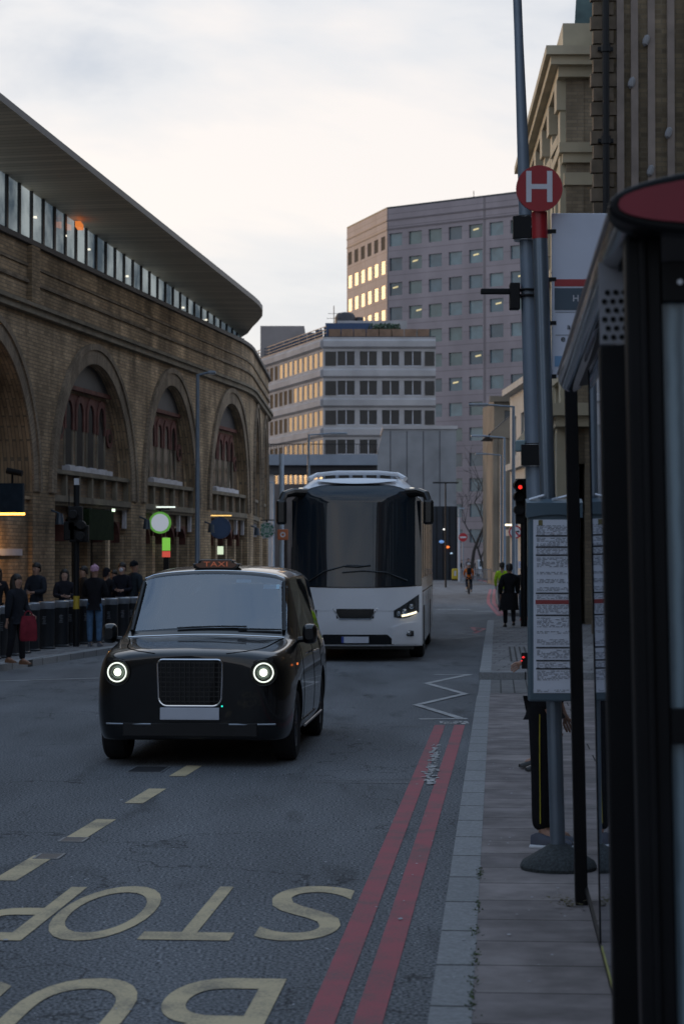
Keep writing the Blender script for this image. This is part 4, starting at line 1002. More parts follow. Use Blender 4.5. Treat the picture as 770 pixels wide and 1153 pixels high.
m.box(XD(296, d), XD(425, d), d + .08, d + .16, ZD(511.5, d) + 1.0, ZD(511.5, d) + 1.08); m.build('railing', M_BLK, r, off=O)
d = 232; r = empty('street_block', (XD(350, d), d, 0)); O = Vector((XD(350, d), d, 0)); tag(r, 'brownish low building seen under the footbridge behind the coach', 'building')
MB().box(XD(280, d), XD(424, d), d, d + 10, 0, ZD(545, d)).build('wall', pm('umber_wall', (.10, .085, .08), .8, var=.3, scale=.4), r, off=O)
m = MB()
for i in range(9): x = XD(285 + i * 15, d); m.box(x, x + .8, d - .05, d, 1, 5)
m.build('windows', M_DARKGL, r, off=O)
d = 205; r = empty('site_hoarding', (XD(500, d), d, 0)); O = Vector((XD(500, d), d, 0)); tag(r, 'tall dark blue hoarding below the blank concrete block', 'hoarding')
MB().box(XD(462, d), XD(514.5, d), d, d + .4, 0, ZD(570, d)).build('panel', pm('hoarding_blue', (.014, .02, .03), .6, var=.25, scale=.7), r, off=O)
m = MB()
for i in range(8): x = XD(462 + i * 7.2, d); m.box(x, x + .08, d - .05, d, 0, ZD(571, d))
m.build('batten', M_BLK, r, off=O)
for (x, y, col, st_, rr, lb) in ((500, 596, 'bulb_white', .8, .14, 'bulb'), (503.5, 616, 'bulb_orange', .9, .2, 'bulb'), (497, 610, 'bulb_blue', .25, .25, 'bulb'), (508, 623, 'bulb_pale', .4, .12, 'bulb')):
    c_ = {'bulb_white': (1, .97, .9), 'bulb_orange': (1, .22, .04), 'bulb_blue': (.25, .5, 1), 'bulb_pale': (.6, .8, 1)}[col]
    p = AT(x, y, d - .4); m = MB(); m.lathe([(0, -rr * .6), (rr * .8, -rr * .4), (rr, 0), (rr * .8, rr * .4), (0, rr * .6)], c=p, n=12); m.cyl((p.x, p.y, p.z), (p.x, d, p.z), .03, n=5)
    m.build('lamp', em(col, c_, st_), r, off=O)

# --- classical brown building with pediment, white stucco house, cream corniced building, brick building
M_BROWNST = pm('brown_sandstone', (.17, .14, .105), .9, var=.25, scale=.4)
d = 190; r = empty('sandstone_building', (XD(570, d), d, 0)); O = Vector((XD(570, d), d, 0)); tag(r, 'brown sandstone building with a small pediment beside the tall tower', 'building')
xa, xb = XD(556, d), XD(592, d)
m = MB(); m, ex = facade(r, (xa, d), (xb + 8, d), 0, ZD(446, d), 4, 5, 1.3, 2.2, .75, ZD(476, d), 4.2, 2.2, M_BROWNST, lambda a, b: M_DARKGL, off=O, wall=m, frames=M_BROWNST)
m.box(xa, xb + 8, d + .5, d + 15, 0, ZD(446, d) - .05); m.build('wall', M_BROWNST, r, off=O)
m = MB(); m.box(xa - .4, xb + 8, d - .5, d, ZD(446, d) - .5, ZD(446, d)); m.box(xa - .3, xb + 8, d - .3, d, ZD(493, d) - .35, ZD(493, d)); m.build('cornice', M_BROWNST, r, off=O)
d2 = 165; zb_ = ZD(493, d2)
m = MB(); x0, x1 = XD(552, d2), XD(604, d2); xm = (x0 + x1) / 2
m, ex = facade(r, (x0 + .5, d2), (x1, d2), 0, zb_, 4, 3, .62, .88, .34, zb_ - 2.0, 3.6, 2.2, M_BROWNST, lambda a, b: M_DARKGL, off=O, wall=m); m.box(x0 + .5, x1, d2 + .5, d2 + 12, 0, zb_ - .05); m.build('wing', M_BROWNST, r, off=O)
m = MB(); m.box(x0, x1, d2 - .5, d2, zb_ - .05, zb_ + .35); m.prism([(x0, d2 - .5, zb_ + .35), (x1, d2 - .5, zb_ + .35), (xm, d2 - .5, zb_ + 1.9)], (0, .5, 0)); m.build('pediment', M_BROWNST, r, off=O)
m = MB(); m.prism([(x0, d2 + .01, zb_ + .4), (x1, d2 + .01, zb_ + .4), (xm, d2 + .01, zb_ + 2.0)], (0, 12, 0)); m.build('roof', M_SLATE, r, off=O)
m = MB()
for x in (XD(557.5, d2), XD(563, d2), XD(568.5, d2), XD(574, d2)): m.cyl((x, d2 - .25, 1.0), (x, d2 - .25, zb_ - .1), .28, .24, n=10)
m.build('column', M_BROWNST, r, off=O, smooth=True)
m = MB()
for x in (XD(560, d2), XD(566, d2)):
    for z in (1.2, 5.5): m.box(x - .3, x + .3, d2 - .03, d2, z, z + 3)
m.build('window', M_DARKGL, r, off=O)
d = 118; r = empty('stucco_house', (XD(585, d), d, 0)); O = Vector((XD(585, d), d, 0)); tag(r, 'narrow white stucco house front glimpsed beside the grey lamp poles', 'house')
M_STUC = pm('white_stucco', (.38, .37, .34), .8, var=.12, scale=1)
x0 = XD(580.5, d); m = MB(); zt_ = ZD(440, d)
A_, B_ = (x0, d), (x0 + 2.0, d - 16)
m, ex = facade(r, (x0, 122), (x0 + .75, 104), 0, zt_, 5, 3, 2.2, 3.5, 1.3, zt_ - 2.4, 3.7, 2.2, M_STUC, lambda a, b: M_DARKGL, off=O, wall=m, frames=M_STUC)
m.build('wall', M_STUC, r, off=O)
MB().prism([(x0 + .4, 122, 0), (x0 + 1.2, 104, 0), (x0 + 12, 104, 0), (x0 + 12, 122, 0)], (0, 0, zt_ - .1)).build('party_wall', M_STOCKD, r, off=O)
m = MB(); 
for z, e_ in ((zt_, .45), (zt_ - 4.3, .3), (zt_ - 8.0, .3), (zt_ - 11.5, .35)):
    A = Vector((x0 - e_, 122, z)); B = Vector((x0 + .75 - e_, 104 - .3, z)); m.prism([A, B, B + Vector((e_, 0, 0)), A + Vector((e_, 0, 0))], (0, 0, .35))
m.build('cornice', M_STUC, r, off=O)
# cream corniced brick building
M_CREAM = pm('cream_stone', (.44, .39, .28), .8, var=.15, scale=1)
M_WARMBR = brick('warm_stock_brick', (.29, .235, .165), (.22, .178, .125), (.20, .17, .13), w=.3, h=.1, ms=.012, var=.35, grime=.6)
Y0 = 60.0; X0 = 6.33
r = empty('corniced_building', (X0, Y0, 0)); O = Vector((X0, Y0, 0)); tag(r, 'stock brick building with cream cornices and a green mansard roof behind the round sign', 'building')
def fx(y): return X0 + .034 * (y - Y0)
YE = 78; ZT = ZD(84, 60)
m = MB(); m, ex = facade(r, (fx(YE), YE), (fx(Y0), Y0), 6.3, ZT, 5, 3, 2.0, 3.5, 1.3, ZT - 3.0, 3.4, 2.3, M_WARMBR, lambda a, b: M_DARKGL, off=O, wall=m, frames=M_CREAM)
m.prism([(fx(Y0) + .5, Y0, 0), (14, Y0, 0), (14, YE, 0), (fx(YE) + .5, YE, 0)], (0, 0, ZT - .02)); m.build('wall', M_WARMBR, r, off=O)
def band(m, z0, z1, pr, y0=Y0, y1=YE):
    A = Vector((fx(y1) - pr, y1, z0)); B = Vector((fx(y0) - pr, y0 - pr, z0)); C_ = Vector((14, y0 - pr, z0)); m.prism([A, B, C_, Vector((14, y0, z0)), Vector((fx(y0), y0, z0)), Vector((fx(y1), y1, z0))], (0, 0, z1 - z0))
m = MB()
for z0, z1, pr in ((ZT - .05, ZT + .25, .25), (ZT + .25, ZT + .5, .48), (ZT + .5, ZT + .75, .62), (ZT + .75, ZT + 1.5, .10)): band(m, z0, z1, pr)
m.build('cornice', M_CREAM, r, off=O)
m = MB(); zc = ZD(160, 60); band(m, zc - .28, zc, .22); band(m, zc - .55, zc - .28, .12); m.build('string_course', M_CREAM, r, off=O)
m = MB(); zc = ZD(193, 60); band(m, zc - .35, zc, .07); m.build('stone_band', M_CREAM, r, off=O)
m = MB(); band(m, 6.0, 6.35, .55); band(m, 5.7, 6.0, .35); m.build('shop_cornice', M_CREAM, r, off=O)
m = MB()
for i in range(6):
    y = Y0 + .25 + i * 3.5; A = Vector((fx(y) - .16, y - .0, 6.35)); m.box(A.x, A.x + .16, y, y + .55, 6.35, ZT - .05)
    m.box(A.x - .1, A.x + .16, y - .06, y + .61, ZT - .9, ZT - .05)
m.build('pilaster', M_CREAM, r, off=O)
for i in range(5):
    y = Y0 + 2.0 + i * 3.5 - .0
    for k in range(3):
        m = MB(); z = ZT - 3.0 - 3.4 * k
        m.box(fx(y) - .12, fx(y), y - 1.0, y - .68, z - 1.2, z + 1.25); m.box(fx(y) - .12, fx(y), y + .68, y + 1.0, z - 1.2, z + 1.25); m.box(fx(y) - .22, fx(y), y - 1.1, y + 1.1, z + 1.25, z + 1.55)
        m.build('window_surround', M_CREAM, r, off=O)
m = MB()
for i in range(10): y = Y0 + .1 + i * 1.85; m.box(fx(y) - .28, fx(y) + .3, y, y + .5, 0, 5.7)
m.build('shop_column', M_CREAM, r, off=O)
m = MB(); m.prism([(fx(Y0) + .3, Y0 + .1, 0), (fx(YE) + .3, YE, 0), (fx(YE) + .34, YE, 0), (fx(Y0) + .34, Y0 + .1, 0)], (0, 0, 5.7)); m.build('shopfront_glass', pm('shop_glass', (.16, .18, .20), .1, var=.3, scale=1), r, off=O)
m = MB(); zr = ZT + 1.5; xq = XD(649, 60)
m.prism([(xq, Y0 + .3, zr), (14, Y0 + .3, zr), (14, Y0 + 2.2, zr + 4.5), (xq + .45, Y0 + 2.2, zr + 4.5)], (1.75, 9, 0)); m.build("mansard_roof", pm('green_copper', (.045, .075, .07), .7, var=.3, scale=2), r, off=O)
# near brown brick building with pale vertical pilasters
Y1 = 45.0; X1 = XD(666, Y1)
r = empty('brick_building', (X1, Y1, 0)); O = Vector((X1, Y1, 0)); tag(r, 'dark brown brick building with toothed quoins and pale vertical strips at the upper right', 'building')
M_DKBR = brick('dark_brown_brick', (.22, .168, .105), (.12, .093, .062), (.16, .13, .09), w=.3, h=.105, ms=.014, var=.5, grime=.6)
MB().prism([(X1 + .1, Y1, 0), (X1 + 16, Y1, 0), (X1 + 18, Y1 + 14.9, 0), (X1 + 1.95, Y1 + 14.9, 0)], (0, 0, 18)).build('wall', M_DKBR, r, off=O)
m = MB()
for i in range(58): w = .52 if i % 2 else .38; m.box(X1 + (.0 if i % 2 else .05), X1 + .1 + w, Y1 - .05, Y1 + .15, .1 + i * .305, .1 + i * .305 + .27)
m.build('quoin', M_STOCKD if False else pm('quoin_brick', (.13, .10, .07), .9, var=.3, scale=3), r, off=O)
m = MB()
for px in (699, 715, 734, 756, 778): x = XD(px, Y1); m.box(x - .075, x + .075, Y1 - .09, Y1, 0, 18)
m.build('pilaster_strip', pm('pinkish_strip', (.21, .17, .145), .85, var=.2, scale=2), r, off=O)
m = MB(); x = XD(682, Y1); m.cyl((x, Y1 - .16, 0), (x, Y1 - .16, 18), .075, n=10)
for i in range(9): m.cyl((x, Y1 - .16, 1 + i * 1.95), (x, Y1 - .16, 1.16 + i * 1.95), .105, n=10); m.box(x - .16, x + .16, Y1 - .12, Y1, 1.04 + i * 1.95, 1.12 + i * 1.95)
m.build('drainpipe', M_BLK, r, off=O, smooth=True)
for px, py in ((728.5, 43), (753.5, 148), (733, 191), (712, 91)):
    p = AT(px, py, Y1 - .1); m = MB(); m.lathe([(0, -.13), (.06, -.08), (.075, 0), (.06, .1), (0, .14)], c=p, n=10, M=Matrix.Rotation(R(18), 4, 'Y')); m.build('wall_fitting', pm('fitting_grey', (.22, .22, .23), .6, var=.1), r, off=O, smooth=True)
# the street behind the photographer
def street_row(name, label, x0, x1, y0, y1, h, mat, face_x, zoff=0):
    r = empty(name, ((x0 + x1) / 2, y0, 0)); tag(r, label, 'building'); O = Vector(((x0 + x1) / 2, y0, 0))
    MB().box(x0, x1, y0, y1, 0, h).build('wall', mat, r, off=O)
    n = int((y1 - y0) / 4); nz = int(h / 3.8); sg = -.06 if face_x == x0 else .06
    m = MB()
    for i in range(n):
        for k in range(nz): y = y0 + 1.2 + i * 4; z = 1 + k * 3.8; a, b = sorted((face_x, face_x + sg)); m.box(a, b, y, y + 1.8, z, z + 2.3)
    m.build('windows', M_DARKGL, r, off=O)
    m = MB(); a, b = sorted((face_x, face_x + 4 * sg)); m.box(a, b, y0, y1, h - .6, h - .1); m.build('cornice', M_STONE, r, off=O)
street_row('terrace_building', 'tall brick terrace on the right side of the street behind the camera', 5.2, 16, -90, -6, 17, M_WARMBR, 5.2)
street_row('corner_building', 'dark brick corner building on the right just beside the bus shelter', 7.6, 16, -4, 36, 16, M_DKBR, 7.6)
street_row('terrace_building', 'brick building on the left side of the street behind the camera', -34, -24, -95, -30, 15, M_STOCKD, -24)

# ============================================================ VEHICLE HELPERS
M_TYRE = pm('tyre_rubber', (.012, .012, .013), .8, var=.15, scale=20, bump=.2, bscale=60)
M_RIM = pm('wheel_rim', (.20, .21, .23), .3, metal=.8, var=.1)
M_PAINT = pm('black_car_paint', (.004, .0045, .0055), .3, var=0, spec=.15, coat=.9)
M_CABIN = pm('cabin_dark', (.02, .02, .024), .8, var=.2)
M_TRIM = pm('black_trim', (.010, .010, .011), .42, var=.1)
def wheel(parent, x, y, r, w, side):
    o = empty('wheel', (x, y, r)); o.parent = parent
    MY = Matrix.Rotation(R(90), 4, 'Y')
    m = MB(); h = w / 2; m.lathe([(r * .62, -h * .9), (r * .9, -h), (r * .98, -h * .8), (r, -h * .5), (r, h * .5), (r * .98, h * .8), (r * .9, h), (r * .62, h * .9)], n=36, M=MY, cap=False); t = m.build('tyre', M_TYRE, o, smooth=True, fixn=False)
    m = MB(); s_ = side
    m.lathe([(0, s_ * h * .62), (r * .15, s_ * h * .66), (r * .18, s_ * h * .5), (r * .52, s_ * h * .35), (r * .60, s_ * h * .7), (r * .645, s_ * h * .9), (r * .645, -s_ * h * .8)], n=36, M=MY, cap=False)
    for k in range(10):
        a = k * math.pi / 5; c, s2 = math.cos(a), math.sin(a)
        p0 = Vector((s_ * h * .62, c * r * .16, s2 * r * .16)); p1 = Vector((s_ * h * .72, c * r * .6, s2 * r * .6)); m.cyl(p0, p1, r * .05, r * .04, n=6)
    m.build('rim', M_RIM, o, smooth=True, fixn=False); return o
def surface_y(bvh, x, z):
    h = bvh.ray_cast(Vector((x, -10, z)), Vector((0, 1, 0))); return h[0].y if h[0] is not None else 0.0

# ============================================================ TAXI
TH = math.atan(.069)
tx_front = Vector((-1.44, 20.25, 0))
axis = Vector((math.sin(TH), math.cos(TH), 0))
LEN = 4.86
tc_ = tx_front + axis * (LEN / 2)
taxi = empty('black_taxi', (tc_.x, tc_.y, 0), -TH); taxi.scale = (1.035, 1.0, 1.015)
tag(taxi, 'glossy black cab with ring headlamps driving towards the camera in front of the coach', 'taxi')
HY = -LEN / 2
st_ = [  # y, half widths for points 1..8, heights 1..9
 (.00, (.50, .56, .60, .585, .55, .45, .33, .16), (.27, .34, .62, .90, .985, 1.02, 1.035, 1.04, 1.042)),
 (.045, (.70, .78, .80, .775, .70, .55, .38, .18), (.25, .335, .63, .92, 1.02, 1.055, 1.07, 1.077, 1.08)),
 (.16, (.82, .87, .885, .86, .775, .59, .40, .20), (.24, .33, .64, .945, 1.05, 1.085, 1.10, 1.107, 1.11)),
 (.42, (.87, .915, .93, .90, .82, .62, .41, .20), (.24, .34, .66, .98, 1.08, 1.11, 1.125, 1.135, 1.137)),
 (.90, (.88, .925, .94, .915, .845, .66, .42, .21), (.24, .34, .66, 1.0, 1.11, 1.14, 1.155, 1.165, 1.168)),
 (1.20, (.88, .925, .94, .918, .86, .765, .50, .25), (.24, .34, .66, 1.01, 1.135, 1.175, 1.185, 1.195, 1.20)),
 (1.30, (.88, .925, .94, .918, .862, .775, .51, .26), (.24, .34, .66, 1.01, 1.14, 1.215, 1.235, 1.25, 1.255)),
 (1.80, (.88, .925, .94, .918, .865, .735, .66, .33), (.24, .34, .66, 1.01, 1.145, 1.70, 1.765, 1.80, 1.81)),
 (1.90, (.88, .925, .94, .918, .865, .735, .67, .34), (.24, .34, .66, 1.01, 1.145, 1.735, 1.81, 1.845, 1.852)),
 (2.62, (.88, .925, .94, .918, .865, .74, .675, .34), (.24, .34, .66, 1.01, 1.145, 1.75, 1.835, 1.875, 1.882)),
 (2.71, (.88, .925, .94, .918, .865, .74, .675, .34), (.24, .34, .66, 1.01, 1.145, 1.75, 1.837, 1.877, 1.884)),
 (3.60, (.88, .925, .94, .918, .865, .74, .675, .34), (.24, .34, .66, 1.01, 1.145, 1.75, 1.835, 1.875, 1.882)),
 (3.69, (.88, .925, .94, .918, .865, .74, .675, .34), (.24, .34, .66, 1.01, 1.145, 1.75, 1.833, 1.873, 1.88)),
 (4.38, (.87, .915, .935, .91, .855, .725, .655, .33), (.24, .34, .66, 1.01, 1.14, 1.72, 1.81, 1.85, 1.857)),
 (4.66, (.85, .90, .92, .90, .84, .69, .61, .31), (.25, .35, .66, 1.0, 1.12, 1.62, 1.74, 1.79, 1.80)),
 (4.80, (.80, .87, .89, .87, .81, .66, .56, .29), (.27, .37, .66, .98, 1.09, 1.48, 1.60, 1.66, 1.67)),
 (4.86, (.74, .80, .82, .80, .75, .62, .50, .26), (.30, .40, .66, .96, 1.06, 1.36, 1.44, 1.48, 1.49))]
vs = []; NP = 19  # point ring: 0 bottom centre, 1..8 right, 9 top, 10..17 left(8..1), 
def ring(y, ws, zs):
    pts = [(0, y, zs[0])] + [(ws[i], y, zs[i]) for i in range(8)] + [(0, y, zs[8])] + [(-ws[i], y, zs[i]) for i in range(7, -1, -1)]
    return [Vector((x, yy + HY, z)) for x, yy, z in pts]
rings = [ring(*q) for q in st_]; n_ = len(rings[0])
m = MB(); ps = [p for r_ in rings for p in r_]
faces = []; mats_ = []
def matidx(i, j):
    """0 paint, 1 windscreen, 2 side glass, 3 rear glass"""
    s0 = st_[i][0]
    if i == 6 and j in (6, 7, 8, 9, 10, 11): return 1
    if j in (5, 12) and i in (8, 10, 12): return 2
    if i == 14 and j in (6, 7, 8, 9, 10, 11): return 3
    return 0
for i in range(len(rings) - 1):
    for j in range(n_):
        j2 = (j + 1) % n_; faces.append((i * n_ + j, i * n_ + j2, (i + 1) * n_ + j2, (i + 1) * n_ + j)); mats_.append(matidx(i, j))
for base in (0, (len(rings) - 1) * n_):
    for k in range(0, 9):
        a, b = base + k, base + k + 1; c, d = base + (n_ - k - 1) % n_, base + (n_ - k) % n_
        if k == 0: faces.append((base, base + 1, base + n_ - 1)); mats_.append(0)
        elif k == 8: faces.append((base + 8, base + 9, base + 10)); mats_.append(0)
        else: faces.append((a, b, c, d)); mats_.append(0)
me = bpy.data.meshes.new('taxi_hull'); me.from_pydata([tuple(p) for p in ps], [], faces); me.polygons.foreach_set('material_index', mats_)
for mt in (M_PAINT, M_TRIM, M_TRIM, M_TRIM, M_TRIM): me.materials.append(mt)
bm = bmesh.new(); bm.from_mesh(me); bmesh.ops.recalc_face_normals(bm, faces=bm.faces)
cl = bm.edges.layers.float.new('crease_edge')
bm.verts.ensure_lookup_table()
for ed in bm.edges:
    a, b = sorted(v.index for v in ed.verts)
    ia, ja = divmod(a, n_); ib, jb = divmod(b, n_)
    if ja == jb and ja in (5, 13) and ia >= 5: ed[cl] = .6
    if ja == jb and ja in (6, 12) and ia >= 4: ed[cl] = .5
    if ja == jb and ja in (5, 13) and ia < 5: ed[cl] = .35
    if ja == jb and ja in (6, 12) and 1 <= ia < 4: ed[cl] = .3
    if ia == ib and ia in (5, 6) and 5 <= ja <= 13 and 5 <= jb <= 13: ed[cl] = .55
    if ia == ib and ia == 7 and 6 <= ja <= 12 and 6 <= jb <= 12: ed[cl] = .5
    if ia == ib and ia in (8, 9, 10, 11, 12, 13) and (set((ja, jb)) in ({5, 6}, {12, 13})): ed[cl] = .7
    if ja == jb and ja in (1, 17): ed[cl] = .5
bm.to_mesh(me); bm.free()
hull = bpy.data.objects.new('body', me); COL.objects.link(hull)
ss = hull.modifiers.new('s', 'SUBSURF'); ss.levels = 3; ss.render_levels = 3
bake(hull)
# wheel arches
AX = (.86 + HY, .86 + 2.985 + HY)
def cutter(y, sg):
    m = MB(); m.cyl((sg * .62, y, .36), (sg * 1.2, y, .36), .415, n=48); m.box(min(sg * .62, sg * 1.2), max(sg * .62, sg * 1.2), y - .40, y + .40, -.1, .36); return m
cuts = []
for y in AX:
    for sg in (-1, 1):
        m = MB(); n2 = 40; pts = [(sg * .60, y - .405, -.2)] + [(sg * .60, y - .405 * math.cos(math.pi * k / n2), .37 + .405 * math.sin(math.pi * k / n2)) for k in range(n2 + 1)] + [(sg * .60, y + .405, -.2)]
        m.prism(pts, (sg * .7, 0, 0)); c = m.build('cut', M_TRIM); cuts.append(c)
        b_ = hull.modifiers.new('b', 'BOOLEAN'); b_.operation = 'DIFFERENCE'; b_.object = c; b_.solver = 'EXACT'
bake(hull)
for c in cuts: bpy.data.objects.remove(c)
bmh = bmesh.new(); bmh.from_mesh(hull.data); bvh = BVHTree.FromBMesh(bmh); bmh.free()
def split_mat(src, idx, name, mat, parent, push=0.0, keep=False):
    bm = bmesh.new(); bm.from_mesh(src.data)
    bmesh.ops.delete(bm, geom=[f for f in bm.faces if f.material_index != idx], context='FACES')
    if push:
        for v in bm.verts: v.co -= v.normal * push
    # islands -> separate objects
    out_ = []; seen = set()
    bm.faces.ensure_lookup_table()
    for f in bm.faces:
        if f.index in seen: continue
        isl = []; stack = [f]; seen.add(f.index)
        while stack:
            g = stack.pop(); isl.append(g)
            for e_ in g.edges:
                for h in e_.link_faces:
                    if h.index not in seen: seen.add(h.index); stack.append(h)
        me = bpy.data.meshes.new(name); vm = {}; vv = []; ff = []
        for g in isl:
            q = []
            for v in g.verts:
                if v not in vm: vm[v] = len(vv); vv.append(tuple(v.co))
                q.append(vm[v])
            ff.append(q)
        me.from_pydata(vv, [], ff); me.materials.append(mat); me.shade_smooth()
        o = bpy.data.objects.new(name, me); COL.objects.link(o); o.parent = parent; out_.append(o)
    bm.free(); return out_
M_WSCR = glassy('windscreen_glass', (.02, .028, .036), .12, 2.6, .01)
M_SGL = glassy('tinted_side_glass', (.008, .009, .011), .55, 1.6, .015)
split_mat(hull, 1, 'windscreen', M_WSCR, taxi); split_mat(hull, 2, 'side_window', M_SGL, taxi); split_mat(hull, 3, 'rear_window', M_SGL, taxi)
bm = bmesh.new(); bm.from_mesh(hull.data); bmesh.ops.delete(bm, geom=[f for f in bm.faces if f.material_index in (1, 2, 3)], context='FACES')
for f in bm.faces: f.smooth = True
bm.to_mesh(hull.data); bm.free(); hull.data.set_sharp_from_angle(angle=R(50)); hull.parent = taxi
def sy(x, z): return surface_y(bvh, x, z)
# grille: rounded shield frame with mesh
def rrect(w0, w1, z0, z1, r, n=6):
    """outline (x, z): bottom half-width w0, top half-width w1, corner radius r"""
    pts = []
    for (cx, cz, a0) in ((w1 - r, z1 - r, 0), (-(w1 - r), z1 - r, 90), (-(w0 - r * 1.6), z0 + r * 1.6, 180), (w0 - r * 1.6, z0 + r * 1.6, 270)):
        rr = r if a0 < 180 else r * 1.6
        for k in range(n + 1): a = R(a0 + 90 * k / n); pts.append((cx + rr * math.cos(a), cz + rr * math.sin(a)))
    return pts
gy = HY - .015
ol = rrect(.288, .300, .575, 1.005, .05)
m = MB(); m.tube([(x, gy + .002 + abs(x) * .05, z) for x, z in ol], .0105, n=8, closed=True); m.build('grille_frame', M_CHR, taxi, smooth=True)
m = MB(); m.prism([(x, gy + .006 + abs(x) * .05, z) for x, z in ol], (0, .06, 0)); m.build('grille_back', pm('grille_void', (.003, .003, .004), .9, var=0), taxi)
m = MB()
for i in range(-6, 7):
    x = i * .0445; m.box(x - .004, x + .004, gy - .004 + abs(x) * .05, gy + .01 + abs(x) * .05, .60, .985)
for k in range(9):
    z = .615 + k * .045; w = .262 + (.30 - .265) * (z - .575) / .43; m.box(-w, w, gy - .0, gy + .02, z - .004, z + .004)
m.build('grille_mesh', M_TRIM, taxi)
for sg in (-1, 1):
    P = []
    for x, y in ((.33, .035), (.40, .06), (.50, .12), (.58, .22), (.635, .36), (.665, .55), (.69, .80), (.72, 1.0), (.75, 1.13)):
        h = bvh.ray_cast(Vector((sg * x, y + HY, 3)), Vector((0, 0, -1)))
        if h[0] is not None: P.append(h[0] + Vector((0, 0, .0005)))
    m = MB(); m.tube(P, .0055, n=5); m.build('bonnet_gap', pm('gap_black', (.001, .001, .001), 1, var=0, spec=0), taxi)
# headlamps
M_DRL = em('daylight_ring', (.93, 1, .86), .85); M_BULB = em('lamp_core', (.93, 1, .80), 1.6)
for sg in (-1, 1):
    x, z = sg * .672, .885; y = min(sy(x - sg * .10, z), sy(x, z)) ; y0 = y + .02
    h = empty('headlight', (x, y0, z)); h.parent = taxi; h.rotation_euler = (0, 0, sg * R(9)); h.scale = (.92, 1, .92)
    MX = Matrix.Rotation(R(90), 4, 'X')
    m = MB(); m.lathe([(.128, -.07), (.128, .022), (.120, .028), (.116, .006), (0, .002)], n=40, M=MX, cap=False); m.build('housing', M_TRIM, h, smooth=True, fixn=False)
    m = MB(); m.lathe([(.088, .028), (.091, .036), (.098, .036), (.102, .028)], n=44, M=MX, cap=False); m.build('light_ring', M_DRL, h, smooth=True, fixn=False)
    m = MB(); m.lathe([(.0, .034), (.022, .032), (.034, .024), (.040, .010)], n=24, M=MX, cap=False); m.build('bulb', M_BULB, h, smooth=True, fixn=False)
    m = MB(); m.lathe([(.046, .03), (.050, .034), (.056, .030), (.075, .008), (.080, .004)], n=30, M=MX, cap=False); m.build('reflector', pm('lamp_reflector', (.22, .26, .23), .35, metal=.7, var=.1), h, smooth=True, fixn=False)
    m = MB(); m.box(.035, .095, -.04, -.036, .115, .15) if sg > 0 else m.box(-.095, -.035, -.04, -.036, .115, .15)
    m.lathe([(.128, .027), (.133, .03), (.136, .022)], n=40, M=MX, cap=False); m.build('bezel', M_TRIM, h, smooth=True, fixn=False)
# number plate, lower strips, intake
py_ = HY - .03
MB().box(-.272, .272, py_, py_ + .03, .445, .558).build('number_plate', pm('plate_blank', (.50, .53, .60), .45, var=.04), taxi, bevel=.004)
m = MB(); m.box(-.62, .62, HY - .008, HY + .08, .285, .415); m.build('lower_intake', pm('intake_black', (.006, .006, .007), .7, var=.2), taxi, bevel=.01)
for sg in (-1, 1):
    m = MB(); pts = []
    for k in range(10): x = sg * (.36 + .42 * k / 9); pts.append((x, sy(x, .40) - .012, .40))
    m.tube(pts, .010, n=6); m.build('chrome_strip', pm('dull_chrome', (.28, .29, .31), .3, metal=.9, var=0), taxi, smooth=True)
m = MB(); m.box(.292, .305, HY - .028, HY - .02, .566, .58); m.build('sensor_light', em('teal_led', (.03, .9, .7), .8), taxi)
# hood line chrome at the windscreen base, wipers, roof trim
m = MB(); pts = []
for k in range(17):
    x = -.76 + 1.52 * k / 16; h = bvh.ray_cast(Vector((x, 1.165 + HY, 3)), Vector((0, 0, -1))); pts.append((x, 1.165 + HY, h[0].z + .004))
m.tube(pts, .007, n=6); m.build('scuttle_strip', M_CHR, taxi, smooth=True)
m = MB(); pts = []
for k in range(17):
    x = -.70 + 1.40 * k / 16; h = bvh.ray_cast(Vector((x, 1.845 + HY, 3)), Vector((0, 0, -1))); pts.append((x, 1.845 + HY, h[0].z + .003))
m.tube(pts, .0075, n=6); m.build('roof_strip', M_CHR, taxi, smooth=True)
def ws(x, f):   # point on the windscreen, f = 0 at its base, 1 at its top
    y = 1.29 + .50 * f + HY; h = bvh.ray_cast(Vector((x, y, 3)), Vector((0, 0, -1))); return h[0] + Vector((0, -.012, .010))
m = MB()
for a, b in (((-.30, .02), (.38, .06)), ((.30, .0), (.72, .05))):
    m.tube([ws(a[0] + (b[0] - a[0]) * k / 6, a[1] + (b[1] - a[1]) * k / 6) for k in range(7)], .008, n=6)
m.build('wiper', M_TRIM, taxi, smooth=True)
# black frame round the windscreen glass
for a, b, w in (((-.745, .02), (-.70, .97), .02), ((.745, .02), (.70, .97), .02)):
    m = MB(); m.tube([ws(a[0] + (b[0] - a[0]) * k / 8, a[1] + (b[1] - a[1]) * k / 8) for k in range(9)], w, n=6)
    m.build('screen_frame', M_TRIM, taxi, smooth=True)
# roof sign
rz = bvh.ray_cast(Vector((0, 2.05 + HY, 3)), Vector((0, 0, -1)))[0].z
rs = MB(); pts = [(x, z) for x, z in rrect(.24, .18, 0, .102, .036)]
rs.prism([(x, 1.93 + HY, rz - .012 + z) for x, z in pts], (0, .22, 0)); sign = rs.build('roof_sign', M_PAINT, taxi, bevel=.012)
m = MB(); m.prism([(x * .86, 1.925 + HY, rz + .006 + z * .74) for x, z in pts], (0, .008, 0)); m.build('sign_panel', pm('amber_panel', (.16, .075, .045), .4, var=.08), sign)
glyph('TAXI', em('amber_letters', (.50, .14, .07), .18), 'sign_letters', sign, Matrix.Translation((0, 1.920 + HY, rz + .040)) @ Matrix.Rotation(R(90), 4, 'X') @ Matrix.Diagonal((.105, .070, 1, 1)), bold=.012, space=1.08)
